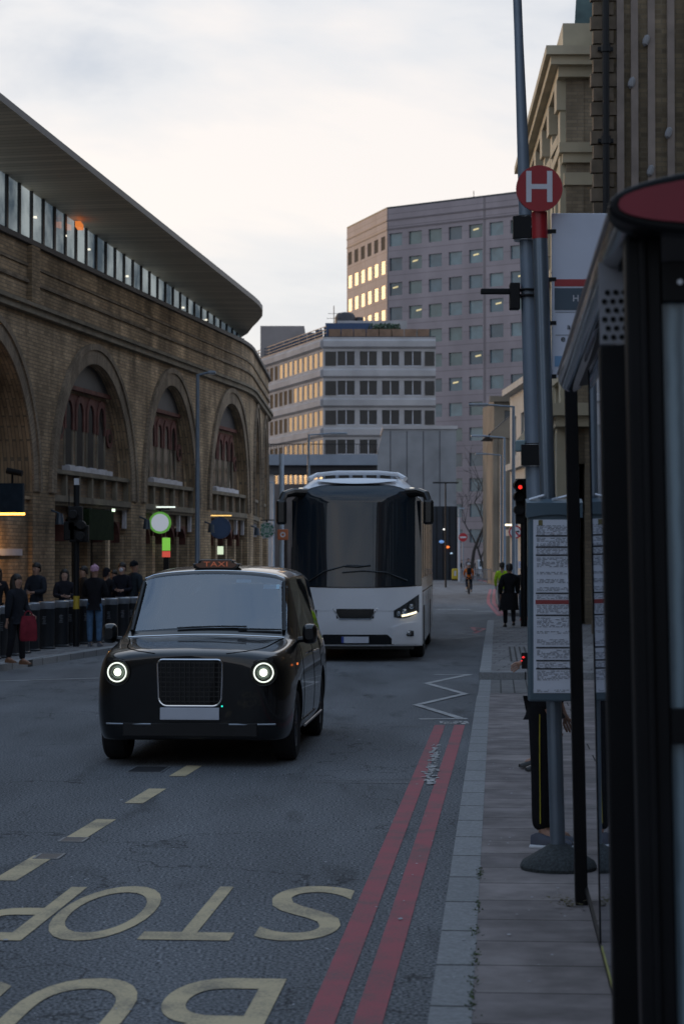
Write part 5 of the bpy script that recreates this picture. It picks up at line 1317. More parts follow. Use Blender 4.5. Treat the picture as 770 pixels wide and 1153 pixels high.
# mirrors
for sg in (-1, 1):
    mr_ = MB(); c = Vector((sg * .985, 1.42 + HY, 1.20)); rows = []
    for k in range(7):
        y = -.085 + .16 * k / 6; sc = [.55, .85, .97, 1, 1, .97, .9][k]
        rows.append([c + Vector((math.copysign(abs(math.cos(a)) ** .6, math.cos(a)) * .072 * sc, y, math.copysign(abs(math.sin(a)) ** .6, math.sin(a)) * .10 * sc)) for a in [2 * math.pi * i / 20 for i in range(20)]])
    mr_.grid(rows, closed=True); mr_.add(rows[0], [tuple(range(20))]); mr_.add(rows[-1], [tuple(range(20))])
    mo = mr_.build('door_mirror', M_PAINT, taxi, smooth=True, angle=60)
    m = MB(); m.tube([(sg * .87, 1.45 + HY, 1.14), (sg * .98, 1.44 + HY, 1.15)], .03, n=8); m.build('mirror_arm', M_TRIM, mo, smooth=True)
    # handles, sill, door gaps
    for y in (2.50, 2.84):
        m = MB(); m.tube([(sg * .93, y - .09 + HY, .985), (sg * .955, y - .07 + HY, .985), (sg * .955, y + .07 + HY, .985), (sg * .93, y + .09 + HY, .985)], .011, n=6); m.build('door_handle', M_CHR, taxi, smooth=True)
    for y in (1.42, 2.665, 3.62):
        m = MB(); P = []
        for k in range(12):
            z = .36 + .76 * k / 11; h = bvh.ray_cast(Vector((sg * 2, y + HY, z)), Vector((-sg, 0, 0)))
            if h[0] is not None and abs(h[0].x) > .7: P.append(h[0] + Vector((sg * .0005, 0, 0)))
        if len(P) > 3: m.tube(P, .004, n=4)
        m.build('door_gap', pm('gap_black', (.001, .001, .001), 1, var=0, spec=0), taxi)
    m = MB(); m.tube([(sg * .945, y + HY, .30) for y in (1.3, 2.4, 3.4)], .014, n=6); m.build('sill_strip', pm('dull_chrome', (.28, .29, .31), .3, metal=.9, var=0), taxi, smooth=True)
    m = MB(); y = 4.80; m.box(sg * .80 - .05, sg * .80 + .05, y - .05 + HY, y + .065 + HY, .72, 1.06); m.build('tail_light', pm('tail_red', (.25, .01, .01), .2, var=0), taxi, bevel=.01)
m = MB(); m.box(.925, .938, .62 + HY, .67 + HY, .93, .95); m.build('side_repeater', em('repeater', (1, .22, .05), .5), taxi)
for y in AX:
    for sg in (-1, 1): wheel(taxi, sg * .80, y, .345, .23, sg)
# cabin
m = MB(); m.box(-.84, .84, 1.25 + HY, 4.6 + HY, .42, .50); m.box(-.80, .80, 1.28 + HY, 1.62 + HY, .95, 1.17); m.box(-.80, .80, 2.58 + HY, 2.62 + HY, .5, 1.10); m.build('dashboard', M_CABIN, taxi)
def seat(x, y, name='seat'):
    m = MB(); m.box(x - .25, x + .25, y - .25, y + .25, .5, .74); m.box(x - .24, x + .24, y + .16, y + .30, .72, 1.32); m.box(x - .13, x + .13, y + .20, y + .28, 1.34, 1.54); m.build(name, M_CABIN, taxi, bevel=.03)
seat(.42, 2.20 + HY); seat(-.42, 2.20 + HY); seat(-.5, 4.0 + HY); seat(0.0, 4.02 + HY); seat(.5, 4.0 + HY)
m = MB(); cst = Vector((-.42, 1.72 + HY, 1.10)); T_ = Matrix.Translation(cst) @ Matrix.Rotation(R(65), 4, 'X'); m.tube([T_ @ Vector((.18 * math.cos(a), .18 * math.sin(a), 0)) for a in [2 * math.pi * i / 24 for i in range(24)]], .016, n=6, closed=True); m.tube([T_ @ Vector((-.17, 0, 0)), T_ @ Vector((.17, 0, 0))], .02, n=6); m.tube([cst, cst + Vector((0, -.25, -.05))], .03, n=6); m.build('steering_wheel', M_CABIN, taxi, smooth=True)
c = ws(.0, .90); m = MB(); m.box(-.14, .14, c.y + .06, c.y + .14, c.z - .12, c.z - .02); m.build('rear_view_mirror', M_CABIN, taxi, bevel=.01)
for x, f, w, h_ in ((.30, .86, .15, .045), (.58, .80, .16, .06)):
    c = ws(x, f); m = MB(); q = Vector((0, .56, .62)).normalized(); o_ = Vector((0, .018, -.014)); a = c + o_
    m.quad(a + Vector((-w / 2, 0, 0)), a + Vector((w / 2, 0, 0)), a + Vector((w / 2, 0, 0)) + q * h_, a + Vector((-w / 2, 0, 0)) + q * h_); m.build('pale_blue_patch', pm('pale_blue', (.42, .62, .75), .5, var=.1), taxi, fixn=False)  # pale blue patches just behind the upper windscreen

# ============================================================ COACH
CH_ = math.atan(.060)
coach = empty('white_coach', (.25 + .060 * 6.3, 41.0 + 6.3, 0), -CH_)
tag(coach, 'white touring coach with a tall dark windscreen and long hanging mirrors behind the taxi', 'coach')
CY = -6.3
M_WHITE = pm('coach_white', (.74, .76, .80), .28, var=.04, scale=1, coat=.5)
M_BUSGL = pm('coach_glass', (.012, .019, .027), .03, var=0, spec=.6, ior=1.5)
M_BUSBLK = pm('coach_black', (.008, .009, .010), .25, var=0)
def fy(x, z):
    """front face of the coach"""
    a = abs(x) / 1.275
    y = .26 * a ** 4 + .12 * a ** 2
    if z > 1.45: y += .105 * (z - 1.45)
    if z > 3.15: y += .55 * ((z - 3.15) / .45) ** 2.2
    if z < .9: y += .10 * ((.9 - z) / .6) ** 2
    if .9 <= z <= 1.45: y += 0
    return y + CY
zl = [.30, .36, .5, .7, .9, 1.1, 1.3, 1.45, 1.7, 2.0, 2.4, 2.8, 3.1, 3.25, 3.38, 3.48, 3.55]
rows = []
for z in zl:
    tw = 1.275 - (.02 if z > 1.5 else 0) - (.0 if z < 3.0 else .38 * ((z - 3.0) / .55) ** 2)
    row = []
    for i in range(33):
        x = -tw + 2 * tw * i / 32; row.append(Vector((x, fy(x * 1.275 / tw, z) + .03, z)))
    for y in (2, 5, 8, 11): row.append(Vector((tw, CY + y, z)))
    row += [Vector((tw, CY + 12.4, z)), Vector((tw - .12, CY + 12.6, z)), Vector((-tw + .12, CY + 12.6, z)), Vector((-tw, CY + 12.4, z))]
    for y in (11, 8, 5, 2): row.append(Vector((-tw, CY + y, z)))
    rows.append(row)
m = MB(); m.grid(rows, closed=True); m.add(rows[-1], [tuple(range(len(rows[-1])))]); m.add(rows[0], [tuple(range(len(rows[0])))])
m.build('body', M_WHITE, coach, smooth=True, angle=40)
def patch(name, x0, x1, zlo, zhi, mat, push, parent=None, nx=36, nz=18, thick=.0):
    rows = []
    for k in range(nz + 1):
        row = []
        for i in range(nx + 1):
            x = x0 + (x1 - x0) * i / nx; a, b = zlo(x), zhi(x); z = a + (b - a) * k / nz; row.append(Vector((x, fy(x, z) - push + .03, z)))
        rows.append(row)
    m = MB(); m.grid(rows)
    # rim back to the body
    rim = [rows[0][i] for i in range(nx + 1)] + [rows[k][nx] for k in range(1, nz + 1)] + [rows[nz][i] for i in range(nx - 1, -1, -1)] + [rows[k][0] for k in range(nz - 1, 0, -1)]
    b = len(m.v); nn = len(rim); m.add(rim + [p + Vector((0, push + .02, 0)) for p in rim], [(i, (i + 1) % nn, nn + (i + 1) % nn, nn + i) for i in range(nn)])
    return m.build(name, mat, parent or coach, smooth=True, angle=40, fixn=False)
ws_lo = lambda x: 1.44 + .035 * (x / 1.2) ** 2
ws_hi = lambda x: 3.40 - .24 * (abs(x) / 1.2) ** 4
wsn = patch('windscreen', -1.262, 1.262, ws_lo, ws_hi, M_BUSGL, .022)
patch('screen_surround', -1.273, 1.273, lambda x: ws_lo(x) - .02, lambda x: 3.44 - .26 * (abs(x) / 1.2) ** 4, M_BUSBLK, .010)
patch('front_panel', -1.265, 1.265, lambda x: .985, lambda x: ws_lo(x) - .035, M_WHITE, .018)
patch('front_bumper', -1.265, 1.265, lambda x: .315 + .0 * x, lambda x: .972, M_WHITE, .024)
patch('front_grille', -.36, .36, lambda x: .835, lambda x: 1.02, M_BUSBLK, .030, nz=6)
m = MB(); ol = [(-.42, 1.03), (-.30, .82), (.30, .82), (.42, 1.03)]
m.tube([(x, fy(x, z) - .005, z) for x, z in ol], .013, n=6); m.build('grille_trim', M_CHR, coach, smooth=True)
patch('lower_intake', -.74, .74, lambda x: .33, lambda x: .525 - .12 * max(0, (abs(x) - .62) / .12), M_BUSBLK, .032, nz=6)
fyp = fy(0, .43) - .06
MB().box(-.26, .26, fyp, fyp + .05, .365, .485).build('number_plate', pm('plate_blank', (.50, .53, .60), .45, var=.04), coach)
MB().box(-.262, -.215, fyp - .003, fyp, .366, .484).build('plate_band', pm('plate_blue', (.02, .05, .28), .5, var=0), coach)
for sg in (-1, 1):
    # swept headlamp
    ax_ = lambda x: abs(x)
    a, b = (.74, 1.22) if sg > 0 else (-1.22, -.74)
    hl = patch('headlight', a, b, lambda x: .86 + .10 * (abs(x) - .74) / .48 - .06 * math.sin(math.pi * (abs(x) - .74) / .48), lambda x: .99 + .31 * ((abs(x) - .74) / .48) ** 1.1, pm('coach_lamp_glass', (.035, .04, .045), .05, var=.5, scale=14, spec=.9), .034, nx=16, nz=6)
    for x, z, r_ in ((.84, .925, .045), (.95, .965, .055), (1.08, 1.06, .05)):
        p = Vector((sg * x, fy(x, z) - .022, z)); MXx = Matrix.Rotation(R(90), 4, 'X')
        m = MB(); m.lathe([(r_, 0), (r_, .018), (r_ * .8, .022), (r_ * .5, .008), (0, .014)], c=p, n=18, M=MXx); m.build('lens', pm('lens_grey', (.30, .33, .36), .15, metal=.7, var=.1), hl, smooth=True, fixn=False)
    m = MB()
    P = [(sg * x, fy(x, z) - .036, z) for x, z in ((.90, .885), (1.0, .905), (1.10, .93), (1.17, .955))]
    m.tube(P, .022, n=6); m.build('light_strip', em('coach_drl', (1, .88, .62), 1.1 if sg > 0 else 1.1), hl, smooth=True)
    # fog lamp pod
    a, b = (.70, 1.20) if sg > 0 else (-1.20, -.70)
    fp = patch('bumper_corner', a, b, lambda x: .34, lambda x: .76 - .10 * ((1.20 - abs(x)) / .5) ** 2, M_WHITE, .045, nx=12, nz=6)
    p = Vector((sg * 1.03, fy(1.03, .55) - .035, .55)); m = MB(); m.box(p.x - .09, p.x + .09, p.y, p.y + .05, .49, .60); m.build('fog_recess', M_BUSBLK, fp, bevel=.02)
    m = MB(); m.lathe([(.038, 0), (.038, .02), (0, .026)], c=p + Vector((0, -.002, 0)), n=16, M=Matrix.Rotation(R(90), 4, 'X')); m.build('fog_light', pm('lens_grey', (.30, .33, .36), .15, metal=.7, var=.1), fp, smooth=True, fixn=False)
    # marker light
    p = Vector((sg * 1.08, fy(1.08, 3.33) - .03, 3.34)); m = MB(); m.box(p.x - .04, p.x + .04, p.y - .02, p.y + .1, p.z - .025, p.z + .025); m.build('marker_light', em('marker', (1, .93, .8), 1.2), coach)
    # hanging mirror
    ar = MB(); ar.tube([(sg * .98, CY + .50, 3.26), (sg * 1.22, CY + .20, 3.27), (sg * 1.36, CY - .02, 3.22), (sg * 1.41, CY - .08, 3.08)], .065, n=10, rads=[.10, .085, .075, .07]); arm = ar.build('mirror_arm', M_BUSBLK, coach, smooth=True)
    m = MB(); m.box(sg * 1.41 - .10, sg * 1.41 + .10, CY - .17, CY - .02, 2.64, 3.12); m.build('mirror_housing', M_BUSBLK, arm, bevel=.05)
    # side window band, skirt line, luggage doors
    m = MB(); m.box(sg * 1.256 - .006, sg * 1.256 + .006, CY + .45, CY + 12.1, 1.52, 3.12); m.build('side_glazing', M_BUSGL, coach)
    m = MB()
    for y in (2.3, 4.0, 5.7, 7.4, 9.1, 10.8): m.box(sg * 1.264 - .004, sg * 1.264 + .004, CY + y, CY + y + .05, 1.56, 3.11)
    for y in (1.5, 3.9, 6.1, 8.2): m.box(sg * 1.277 - .003, sg * 1.277 + .003, CY + y, CY + y + .015, .35, 1.3)
    m.box(sg * 1.277 - .004, sg * 1.277 + .004, CY + .8, CY + 12.3, 1.33, 1.36)
    m.build('side_trim', M_BUSBLK, coach)
    m = MB(); m.box(sg * 1.272 - .004, sg * 1.272 + .006, CY + 1.75, CY + 2.95, .2, 1.05); m.box(sg * 1.272 - .004, sg * 1.272 + .006, CY + 8.15, CY + 9.35, .2, 1.05); m.build('wheel_arch', M_BUSBLK, coach)
    for y in (2.35, 8.75): wheel(coach, sg * 1.13, CY + y, .50, .30, sg)
# underside
MB().box(-1.1, 1.1, CY + .6, CY + 12.3, .22, .34).build('chassis', M_BUSBLK, coach)
# visor and roof rails
patch('roof_visor', -.78, .78, lambda x: 3.46 + .06 * (x / .78) ** 2 - .015, lambda x: 3.56 - .03 * (x / .78) ** 2, M_WHITE, .09, nz=5)
m = MB()
for sg in (-1, 1): m.tube([(sg * .95, CY + .75, 3.55), (sg * .80, CY + .95, 3.64), (sg * .72, CY + 1.4, 3.66), (sg * .72, CY + 3.4, 3.66), (sg * .80, CY + 3.8, 3.56)], .045, n=8)
m.tube([(-.80, CY + .95, 3.64), (-.4, CY + .80, 3.675), (.4, CY + .80, 3.675), (.80, CY + .95, 3.64)], .04, n=8)
m.build('roof_rail', M_WHITE, coach, smooth=True)
m = MB(); m.box(-.70, .70, CY + .98, CY + 3.4, 3.5, 3.66); m.build('roof_unit', pm('unit_grey', (.34, .36, .39), .5, var=.06), coach, bevel=.05)
m = MB()
for i in range(-2, 3): m.box(i * .27 - .10, i * .27 + .10, CY + .965, CY + .985, 3.57, 3.63)
m.build('vent', M_BUSBLK, coach)
m = MB()
def wp(x, z): return (x, fy(x, z) - .02, z)
m.tube([wp(-.95, 1.52), wp(-.6, 1.74), wp(-.15, 1.86), wp(.25, 1.85)], .014, n=6); m.tube([wp(1.0, 1.56), wp(.6, 1.72), wp(.15, 1.75), wp(-.25, 1.72)], .014, n=6)
m.tube([wp(-.2, 1.84), wp(.05, 1.83), wp(.3, 1.86)], .02, n=6); m.build('wiper', M_BUSBLK, coach, smooth=True)
# route card behind the screen edge
m = MB(); m.box(-.12, .10, fy(0, 1.9) - .0 + .003, fy(0, 1.9) + .0035, 1.90, 2.10)

# ============================================================ BUS SHELTER
SH = math.atan(.0735)
def sx(d): return 1.047 + .0735 * (d - 8.49)
ORG = Vector((sx(8.5), 8.5, .12))
sh = empty('bus_shelter', ORG, -SH); sh.rotation_euler = (0, -.018, -SH); tag(sh, 'dark framed glass bus shelter with a red ended roof filling the right edge', 'bus shelter')
M_SHF = pm('shelter_frame', (.004, .0045, .006), .5, var=.3, scale=3, spec=.18)
M_SHG = glassy('shelter_glass', (.10, .13, .15), .10, 1.5, .01)
# local: x across (positive = away from the road), y along (positive = farther), z up from the pavement
def Ly(d): return (d - 8.5) / math.cos(SH)
m = MB(); m.box(-.016, .050, Ly(11.45), Ly(11.6), -.02, 2.80); m.build('post', M_SHF, sh, bevel=.004)
m = MB(); m.box(.038, .046, Ly(6.45), Ly(9.75), .10, 2.72); m.build('glass_panel', M_SHG, sh)
m = MB(); m.box(.034, .050, Ly(6.45), Ly(11.44), .075, .10); m.box(.034, .050, Ly(9.75), Ly(9.77), .10, 2.72); m.build('glass_edge', M_SHF, sh)
m = MB(); m.box(.0345, .0375, Ly(8.0), Ly(9.6), .10, .118); m.build('edge_reflection', pm('yellow_reflection', (.36, .36, .10), .6, var=.2), sh)  # yellow reflection along the foot of the glass, modelled as a coloured strip
# near advertising end: two dark uprights
m = MB(); m.box(-.062, .03, Ly(6.62), Ly(6.74), -.02, 2.52); m.build('panel_upright', M_SHF, sh, bevel=.006)
m = MB(); m.box(-.015, .085, Ly(6.0), Ly(6.14), -.02, 2.80); m.box(.02, .045, Ly(5.985), Ly(6.0), -.02, 2.8); m.build('end_upright', M_SHF, sh, bevel=.008)
# perforated strip above the farther upright
m = MB(); m.box(-.060, .03, Ly(6.64), Ly(6.66), 2.525, 2.78); pf = m.build('perforated_strip', pm('frosted_strip', (.26, .27, .30), .5, var=.1), sh)
m = MB()
for i in range(6):
    for k in range(3): x = -.045 + k * .026 + (.010 if i % 2 else 0); z = 2.545 + i * .028; m = MB(); m.cyl((x, Ly(6.64) - .004, z), (x, Ly(6.64), z), .0085, n=10); m.build('dot', M_SHF, pf)
# end frame, rails and obscured glass
m = MB()
for z0, z1 in ((2.575, 2.69), (1.33, 1.43), (.10, .18)): m.box(.085, 1.35, Ly(6.0), Ly(6.08), z0, z1)
m.box(1.3, 1.42, Ly(6.0), Ly(6.12), -.02, 2.8); m.build('end_rail', M_SHF, sh, bevel=.004)
m = MB()
for z in (2.63, 1.38): m.cyl((.135, Ly(6.0) - .006, z), (.135, Ly(6.0), z), .008, n=10)
m.build('screw', M_SILV, sh, smooth=True)
def ribbed():
    mm, n, l, b = new_mat('ribbed_panel'); b.inputs['Roughness'].default_value = .25
    t = n.new('ShaderNodeTexCoord'); w = n.new('ShaderNodeTexWave'); w.inputs['Scale'].default_value = 7; w.inputs['Distortion'].default_value = 1.2; w.inputs['Detail'].default_value = 2; l.new(t.outputs['Object'], w.inputs['Vector'])
    z = n.new('ShaderNodeTexNoise'); z.inputs['Scale'].default_value = 1.3; l.new(t.outputs['Object'], z.inputs['Vector'])
    a = n.new('ShaderNodeMath'); a.operation = 'MULTIPLY'; l.new(w.outputs['Fac'], a.inputs[0]); l.new(z.outputs['Fac'], a.inputs[1])
    r_ = n.new('ShaderNodeValToRGB'); r_.color_ramp.elements[0].color = (.07, .11, .14, 1); r_.color_ramp.elements[1].color = (.22, .31, .36, 1); r_.color_ramp.elements[1].position = .6; l.new(a.outputs[0], r_.inputs['Fac']); l.new(r_.outputs[0], b.inputs['Base Color']); return mm
m = MB(); m.box(.085, 1.3, Ly(6.03), Ly(6.045), 1.43, 2.575); m.box(.085, 1.3, Ly(6.03), Ly(6.045), .18, 1.33); m.build('end_panel', ribbed(), sh)
# back wall, bench
m = MB(); m.box(1.38, 1.40, Ly(6.1), Ly(11.4), .15, 2.7); m.build('back_glass', M_SHG, sh)
m = MB()
for d in (8.6, 11.4): m.box(1.34, 1.44, Ly(d), Ly(d) + .1, -.02, 2.76)
m.box(1.33, 1.45, Ly(6.0), Ly(11.45), 2.68, 2.78); m.build('back_frame', M_SHF, sh)
m = MB(); m.box(1.0, 1.28, Ly(7.4), Ly(10.6), .62, .67)
for d in (7.8, 10.2): m.box(1.1, 1.16, Ly(d), Ly(d) + .06, 0, .62)
m.build('bench', pm('bench_red', (.12, .012, .015), .5, var=.1), sh, bevel=.01)
# roof: curved shell, gutter tube along the front, red end cap
def roof_pts(y, x0=.0, x1=1.55, n=14, lift=0.0):
    return [Vector((x0 + (x1 - x0) * i / n, y, 2.75 + lift + .12 * math.sin(math.pi * min(1, (i / n) * .62 + .08)))) for i in range(n + 1)]
m = MB(); ya, yb = Ly(5.92), Ly(11.15)
rowsU = [roof_pts(y, lift=.03) for y in (ya, yb)]; rowsD = [roof_pts(y, lift=-.03) for y in (ya, yb)]
m.grid(rowsU); m.grid(rowsD); m.add(rowsU[0] + rowsD[0][::-1], [tuple(range(30))]); m.add(rowsU[1] + rowsD[1][::-1], [tuple(range(30))]); roof = m.build('roof', M_SHF, sh, smooth=True)
m = MB(); path = [(.0, ya + .03, 2.825), (.0, yb - .06, 2.80), (.01, yb, 2.79)]; m.tube(path, .064, n=18); m.build('gutter_beam', pm('gutter_dark', (.045, .05, .058), .22, var=.2, scale=2, spec=.6, coat=.6), roof, smooth=True)
m = MB(); m.tube([(-.063, ya + .02, 2.815), (-.063, yb - .1, 2.815)], .008, n=8); m.build('gutter_edge', pm('edge_steel', (.30, .28, .27), .35, metal=.7, var=.1), roof, smooth=True)
# lens-shaped red end board in a dark rim
ring_ = []
for k in range(40):
    a = k / 40 * 2 * math.pi; c_, s_ = math.cos(a), math.sin(a)
    ring_.append((.70 + .77 * math.copysign(abs(c_) ** .5, c_), 2.820 + (.082 + .008 * (c_ + 1)) * math.copysign(abs(s_) ** .8, s_) + .03 * (c_ + 1) * (1 if s_ > 0 else -.25)))
m = MB(); m.prism([(x, ya - .10, z) for x, z in ring_], (0, .12, 0)); m.build('end_cap', M_SHF, roof, bevel=.012)
m = MB(); cx_, cz_ = .70, 2.835; m.prism([(cx_ + (x - cx_) * .965, ya - .108, cz_ + (z - cz_) * .72) for x, z in ring_], (0, .01, 0)); m.build('red_board', pm('shelter_red', (.20, .008, .022), .45, var=.08), roof)

# ============================================================ STOP POLE, H SIGN, TIMETABLE, FLAG
PD = 12.8
def pole_at(px_, py_, z): return Vector((XD(px_, PD), PD, 0))
bx_, by_ = XD(627.5, PD), PD
sp_ = empty('stop_pole', (bx_, by_, .12)); tag(sp_, 'slim grey steel stop pole in a dark domed rubber base carrying the red H roundel', 'pole')
topx = XD(607.5, PD) - bx_; topz = ZD(238, PD) - .12
def polex(z): return topx * (z / topz) ** 1.05 if z > 0 else 0
m = MB(); m.tube([(polex(z), 0, z) for z in (0.05, 1, 2, 3, topz - .16)], .046, n=18); m.build('shaft', pm('pole_steel', (.15, .19, .235), .32, metal=.55, var=.12, scale=3), sp_, smooth=True)
m = MB(); m.tube([(polex(z), 0, z) for z in (topz - .16, topz)], .048, n=18); m.build('red_collar', pm('roundel_red', (.33, .015, .022), .4, var=.06), sp_, smooth=True)
m = MB(); m.lathe([(.225, 0), (.23, .02), (.215, .05), (.14, .095), (.075, .135), (.055, .15), (0, .15)], n=30); m.build('base', pm('speckled_rubber', (.035, .042, .045), .9, var=.5, scale=60, bump=.4), sp_, smooth=True)
hz = ZD(213, PD) - .12; hx = XD(606.5, PD) - bx_
rd = empty('roundel_sign', (bx_ + hx, PD - .06, hz + .12)); tag(rd, 'round red sign with a white letter H on top of the stop pole', 'sign')
m = MB(); m.cyl((0, -.012, 0), (0, .012, 0), .139, n=56); m.build('disc', pm('roundel_red', (.33, .015, .022), .4, var=.06), rd)
glyph('H', pm('roundel_white', (.62, .63, .68), .5, var=.03), 'letter', rd, Matrix.Translation((-.001, -.0145, 0.0)) @ Matrix.Rotation(R(90), 4, 'X') @ Matrix.Diagonal((.26, .265, 1, 1)) , bold=.012)
# timetable case
tcx = .155; tt = empty('timetable_case', (bx_ + .0, PD - .07, .12)); tag(tt, 'blue grey timetable case full of printed panels fixed to the stop pole', 'timetable case')
x0, x1 = XD(592, PD) - bx_, XD(651, PD) - bx_; z0, z1 = ZD(788, PD) - .12, ZD(578, PD) - .12
M_CASE = pm('case_blue_grey', (.075, .115, .145), .4, var=.1, scale=3)
m = MB(); m.box(x0, x1, -.05, .0, z0, z1); fr_ = m.build('frame', M_CASE, tt, bevel=.012)
m = MB(); rows = []
for k in range(15):
    t = k / 14; x = x0 - .01 + (x1 - x0 + .02) * t; rows.append([Vector((x, -.065, z1 - .03 + .02 * math.sin(math.pi * t))), Vector((x, -.065, z1 + .06)), Vector((x, .0, z1 + .085)), Vector((x, .01, z1 - .02))])
m.grid(rows); m.add(rows[0], [(0, 1, 2, 3)]); m.add(rows[-1], [(0, 1, 2, 3)]); m.build('hood', M_CASE, tt, smooth=True)
m = MB(); 
for a, b in ((x0 + .01, x0 + .10), (x1 - .17, x1 - .06)): m.prism([(a, -.03, z1 + .072), (b, -.03, z1 + .10), (b, -.01, z1 + .108), (a, -.01, z1 + .082)], (0, 0, .006))
m.build('hood_highlight', M_SILV, tt)  # silver slivers put on as highlights of the curved hood
px0, px1 = x0 + .032, x1 - .03; pz0, pz1 = z0 + .05, z1 - .04
m = MB(); m.box(px0, px1, -.054, -.0505, pz0, pz1); m.build('sheet', pm('timetable_paper', (.60, .64, .72), .55, var=.05, scale=5), tt)
def zz_(py): return ZD(py, PD) - .12
for py in (603.5, 616, 625, 667.5, 692, 728, 742.5, 751.5):
    m = MB(); m.box(px0 + .015, px1 - .012, -.0565, -.0545, zz_(py) - .005, zz_(py) + .004)
    m.build('heading_bar', pm('ink_dark', (.02, .025, .032), .6, var=0), tt)
m = MB(); m.box(px0 + .012, px1 - .012, -.0565, -.0545, zz_(678) - .009, zz_(675)); m.build('red_bar', pm('ink_red', (.28, .05, .05), .6, var=0), tt)
random.seed(9)
for (ya_, yb_) in ((592, 602), (606, 614), (618, 624), (628, 638), (644, 646), (652, 656), (661, 665), (670, 674), (681, 690), (695, 705), (710, 712), (719, 725), (731, 740), (745, 750), (754, 764), (775, 777)):
    m = MB(); z = zz_(ya_)
    while z > zz_(yb_):
        x = px0 + .02
        while x < px1 - .02:
            w = random.uniform(.006, .03)
            if random.random() < .8: m.box(x, min(x + w, px1 - .015), -.0558, -.0545, z - .0035, z)
            x += w + random.uniform(.004, .012)
        z -= .0085
    m.build('small_print', pm('ink_grey', (.16, .18, .22), .6, var=0), tt)
m = MB(); m.box(px0 + .03, px0 + .055, -.0565, -.0545, zz_(592), zz_(586)); m.build('route_mark', pm('ink_ochre', (.16, .14, .06), .6, var=0), tt)
# bus stop flag beside the pole (words hidden partly by the shelter roof)
fl = empty('stop_flag', (XD(626, PD), PD + .04, .12)); tag(fl, 'white stop flag panel with a red stripe and slate band beside the H pole', 'bus stop flag')
fo = XD(626, PD); w_ = XD(700, PD) - fo
fz = lambda py: ZD(py, PD) - .12
m = MB(); m.box(XD(622, PD) - fo, w_, -.012, .012, fz(424), fz(238)); m.build('panel', pm('flag_white', (.56, .60, .70), .45, var=.04), fl, bevel=.004)
m = MB(); m.box(XD(625, PD) - fo, w_ - .01, -.0145, -.0125, fz(321), fz(313)); m.build('red_stripe', pm('flag_red', (.34, .035, .04), .5, var=.05), fl)
m = MB(); m.box(XD(625, PD) - fo, w_ - .01, -.0145, -.0125, fz(348), fz(323)); m.build('slate_band', pm('flag_slate', (.055, .085, .115), .5, var=.05), fl)
m = MB(); m.box(XD(626, PD) - fo, w_ - .01, -.0145, -.0125, fz(350.6), fz(350)); m.box(XD(626, PD) - fo, w_ - .01, -.0145, -.0125, fz(376.6), fz(376)); m.build('rule_line', pm('ink_grey', (.16, .18, .22), .6, var=0), fl)
RX = Matrix.Rotation(R(90), 4, 'X')
glyph('H', M_PALE, 'letter', fl, Matrix.Translation((XD(649, PD) - fo, -.0155, fz(335))) @ RX @ Matrix.Diagonal((.055, .055, 1, 1)), bold=.01)
glyph('a', pm('ink_dark', (.02, .025, .032), .6, var=0), 'letter', fl, Matrix.Translation((XD(641, PD) - fo, -.0155, fz(367))) @ RX @ Matrix.Diagonal((.05, .05, 1, 1)), bold=.01)
glyph('e', pm('ink_dark', (.02, .025, .032), .6, var=0), 'letter', fl, Matrix.Translation((XD(634.5, PD) - fo, -.0155, fz(380.5))) @ RX @ Matrix.Diagonal((.06, .055, 1, 1)), bold=.012)
glyph('Q', pm('ink_dark', (.02, .025, .032), .6, var=0), 'letter', fl, Matrix.Translation((XD(660, PD) - fo, -.0155, fz(380.5))) @ RX @ Matrix.Diagonal((.055, .055, 1, 1)), bold=.012)
m = MB(); m.box(XD(625, PD) - fo, XD(640, PD) - fo, -.0145, -.0125, fz(412), fz(400)); m.build('blue_tab', pm('flag_blue', (.16, .32, .52), .5, var=.05), fl)
m = MB()
for py in (258.5, 313, 362.5, 423): m.box(XD(613, PD) - fo, XD(627, PD) - fo, -.015, .015, fz(py) - .012, fz(py) + .012)
m.build('bracket', M_BLK, fl)

# tall tapered lamp column behind, leaning a little
LD = 17.0; lb = Vector((XD(615, LD), LD, .12)); lp = empty('lamp_column', lb); tag(lp, 'tall tapered blue grey lamp column rising out of the picture behind the H pole', 'lamp column')
def lx(z): return -.0355 * z
m = MB(); zs = [0, 1.2, 1.25, 3, 6, 9.5]; m.tube([(lx(z) , 0, z) for z in zs], .09, n=20, rads=[.105, .105, .082, .072, .036, .028]); m.build('shaft', M_POLE, lp, smooth=True)
m = MB(); m.tube([(lx(9.5), 0, 9.45), (lx(9.5) - .8, 0, 9.8), (lx(9.5) - 1.5, 0, 9.85)], .03, n=8); m.box(lx(9.5) - 2.2, lx(9.5) - 1.4, -.14, .14, 9.8, 9.92); m.build('lantern_arm', M_POLE, lp)
for (py, px, h_) in ((256, 593, .19), (512, 599, .18)):
    z = ZD(py, LD) - .12; x = lx(z); m = MB(); m.cyl((x, 0, z - h_ / 2), (x, 0, z + h_ / 2), .092, n=18); m.box(x - .11, x + .03, -.12, -.03, z - h_ * .48, z + h_ * .42); q = m.build('clamp_unit', M_BLKP, lp, smooth=True, angle=40)
    m = MB()
    for k in (-.5, 0, .42): m.cyl((x, 0, z + k * h_ - .006), (x, 0, z + k * h_ + .006), .098, n=18)
    m.build('steel_band', M_SILV, q, smooth=True)
z = ZD(327, LD) - .12; x = lx(z)
m = MB(); m.box(x - .15, x - .07, -.07, .05, z - .15, z + .06); m.box(x - .38, x - .13, -.03, .03, z - .025, z + .018); m.cyl((x, 0, z - .05), (x, 0, z - .03), .092, n=16); m.cyl((x, 0, z + .0), (x, 0, z + .015), .092, n=16); m.build('detector_arm', M_BLKP, lp, bevel=.01)
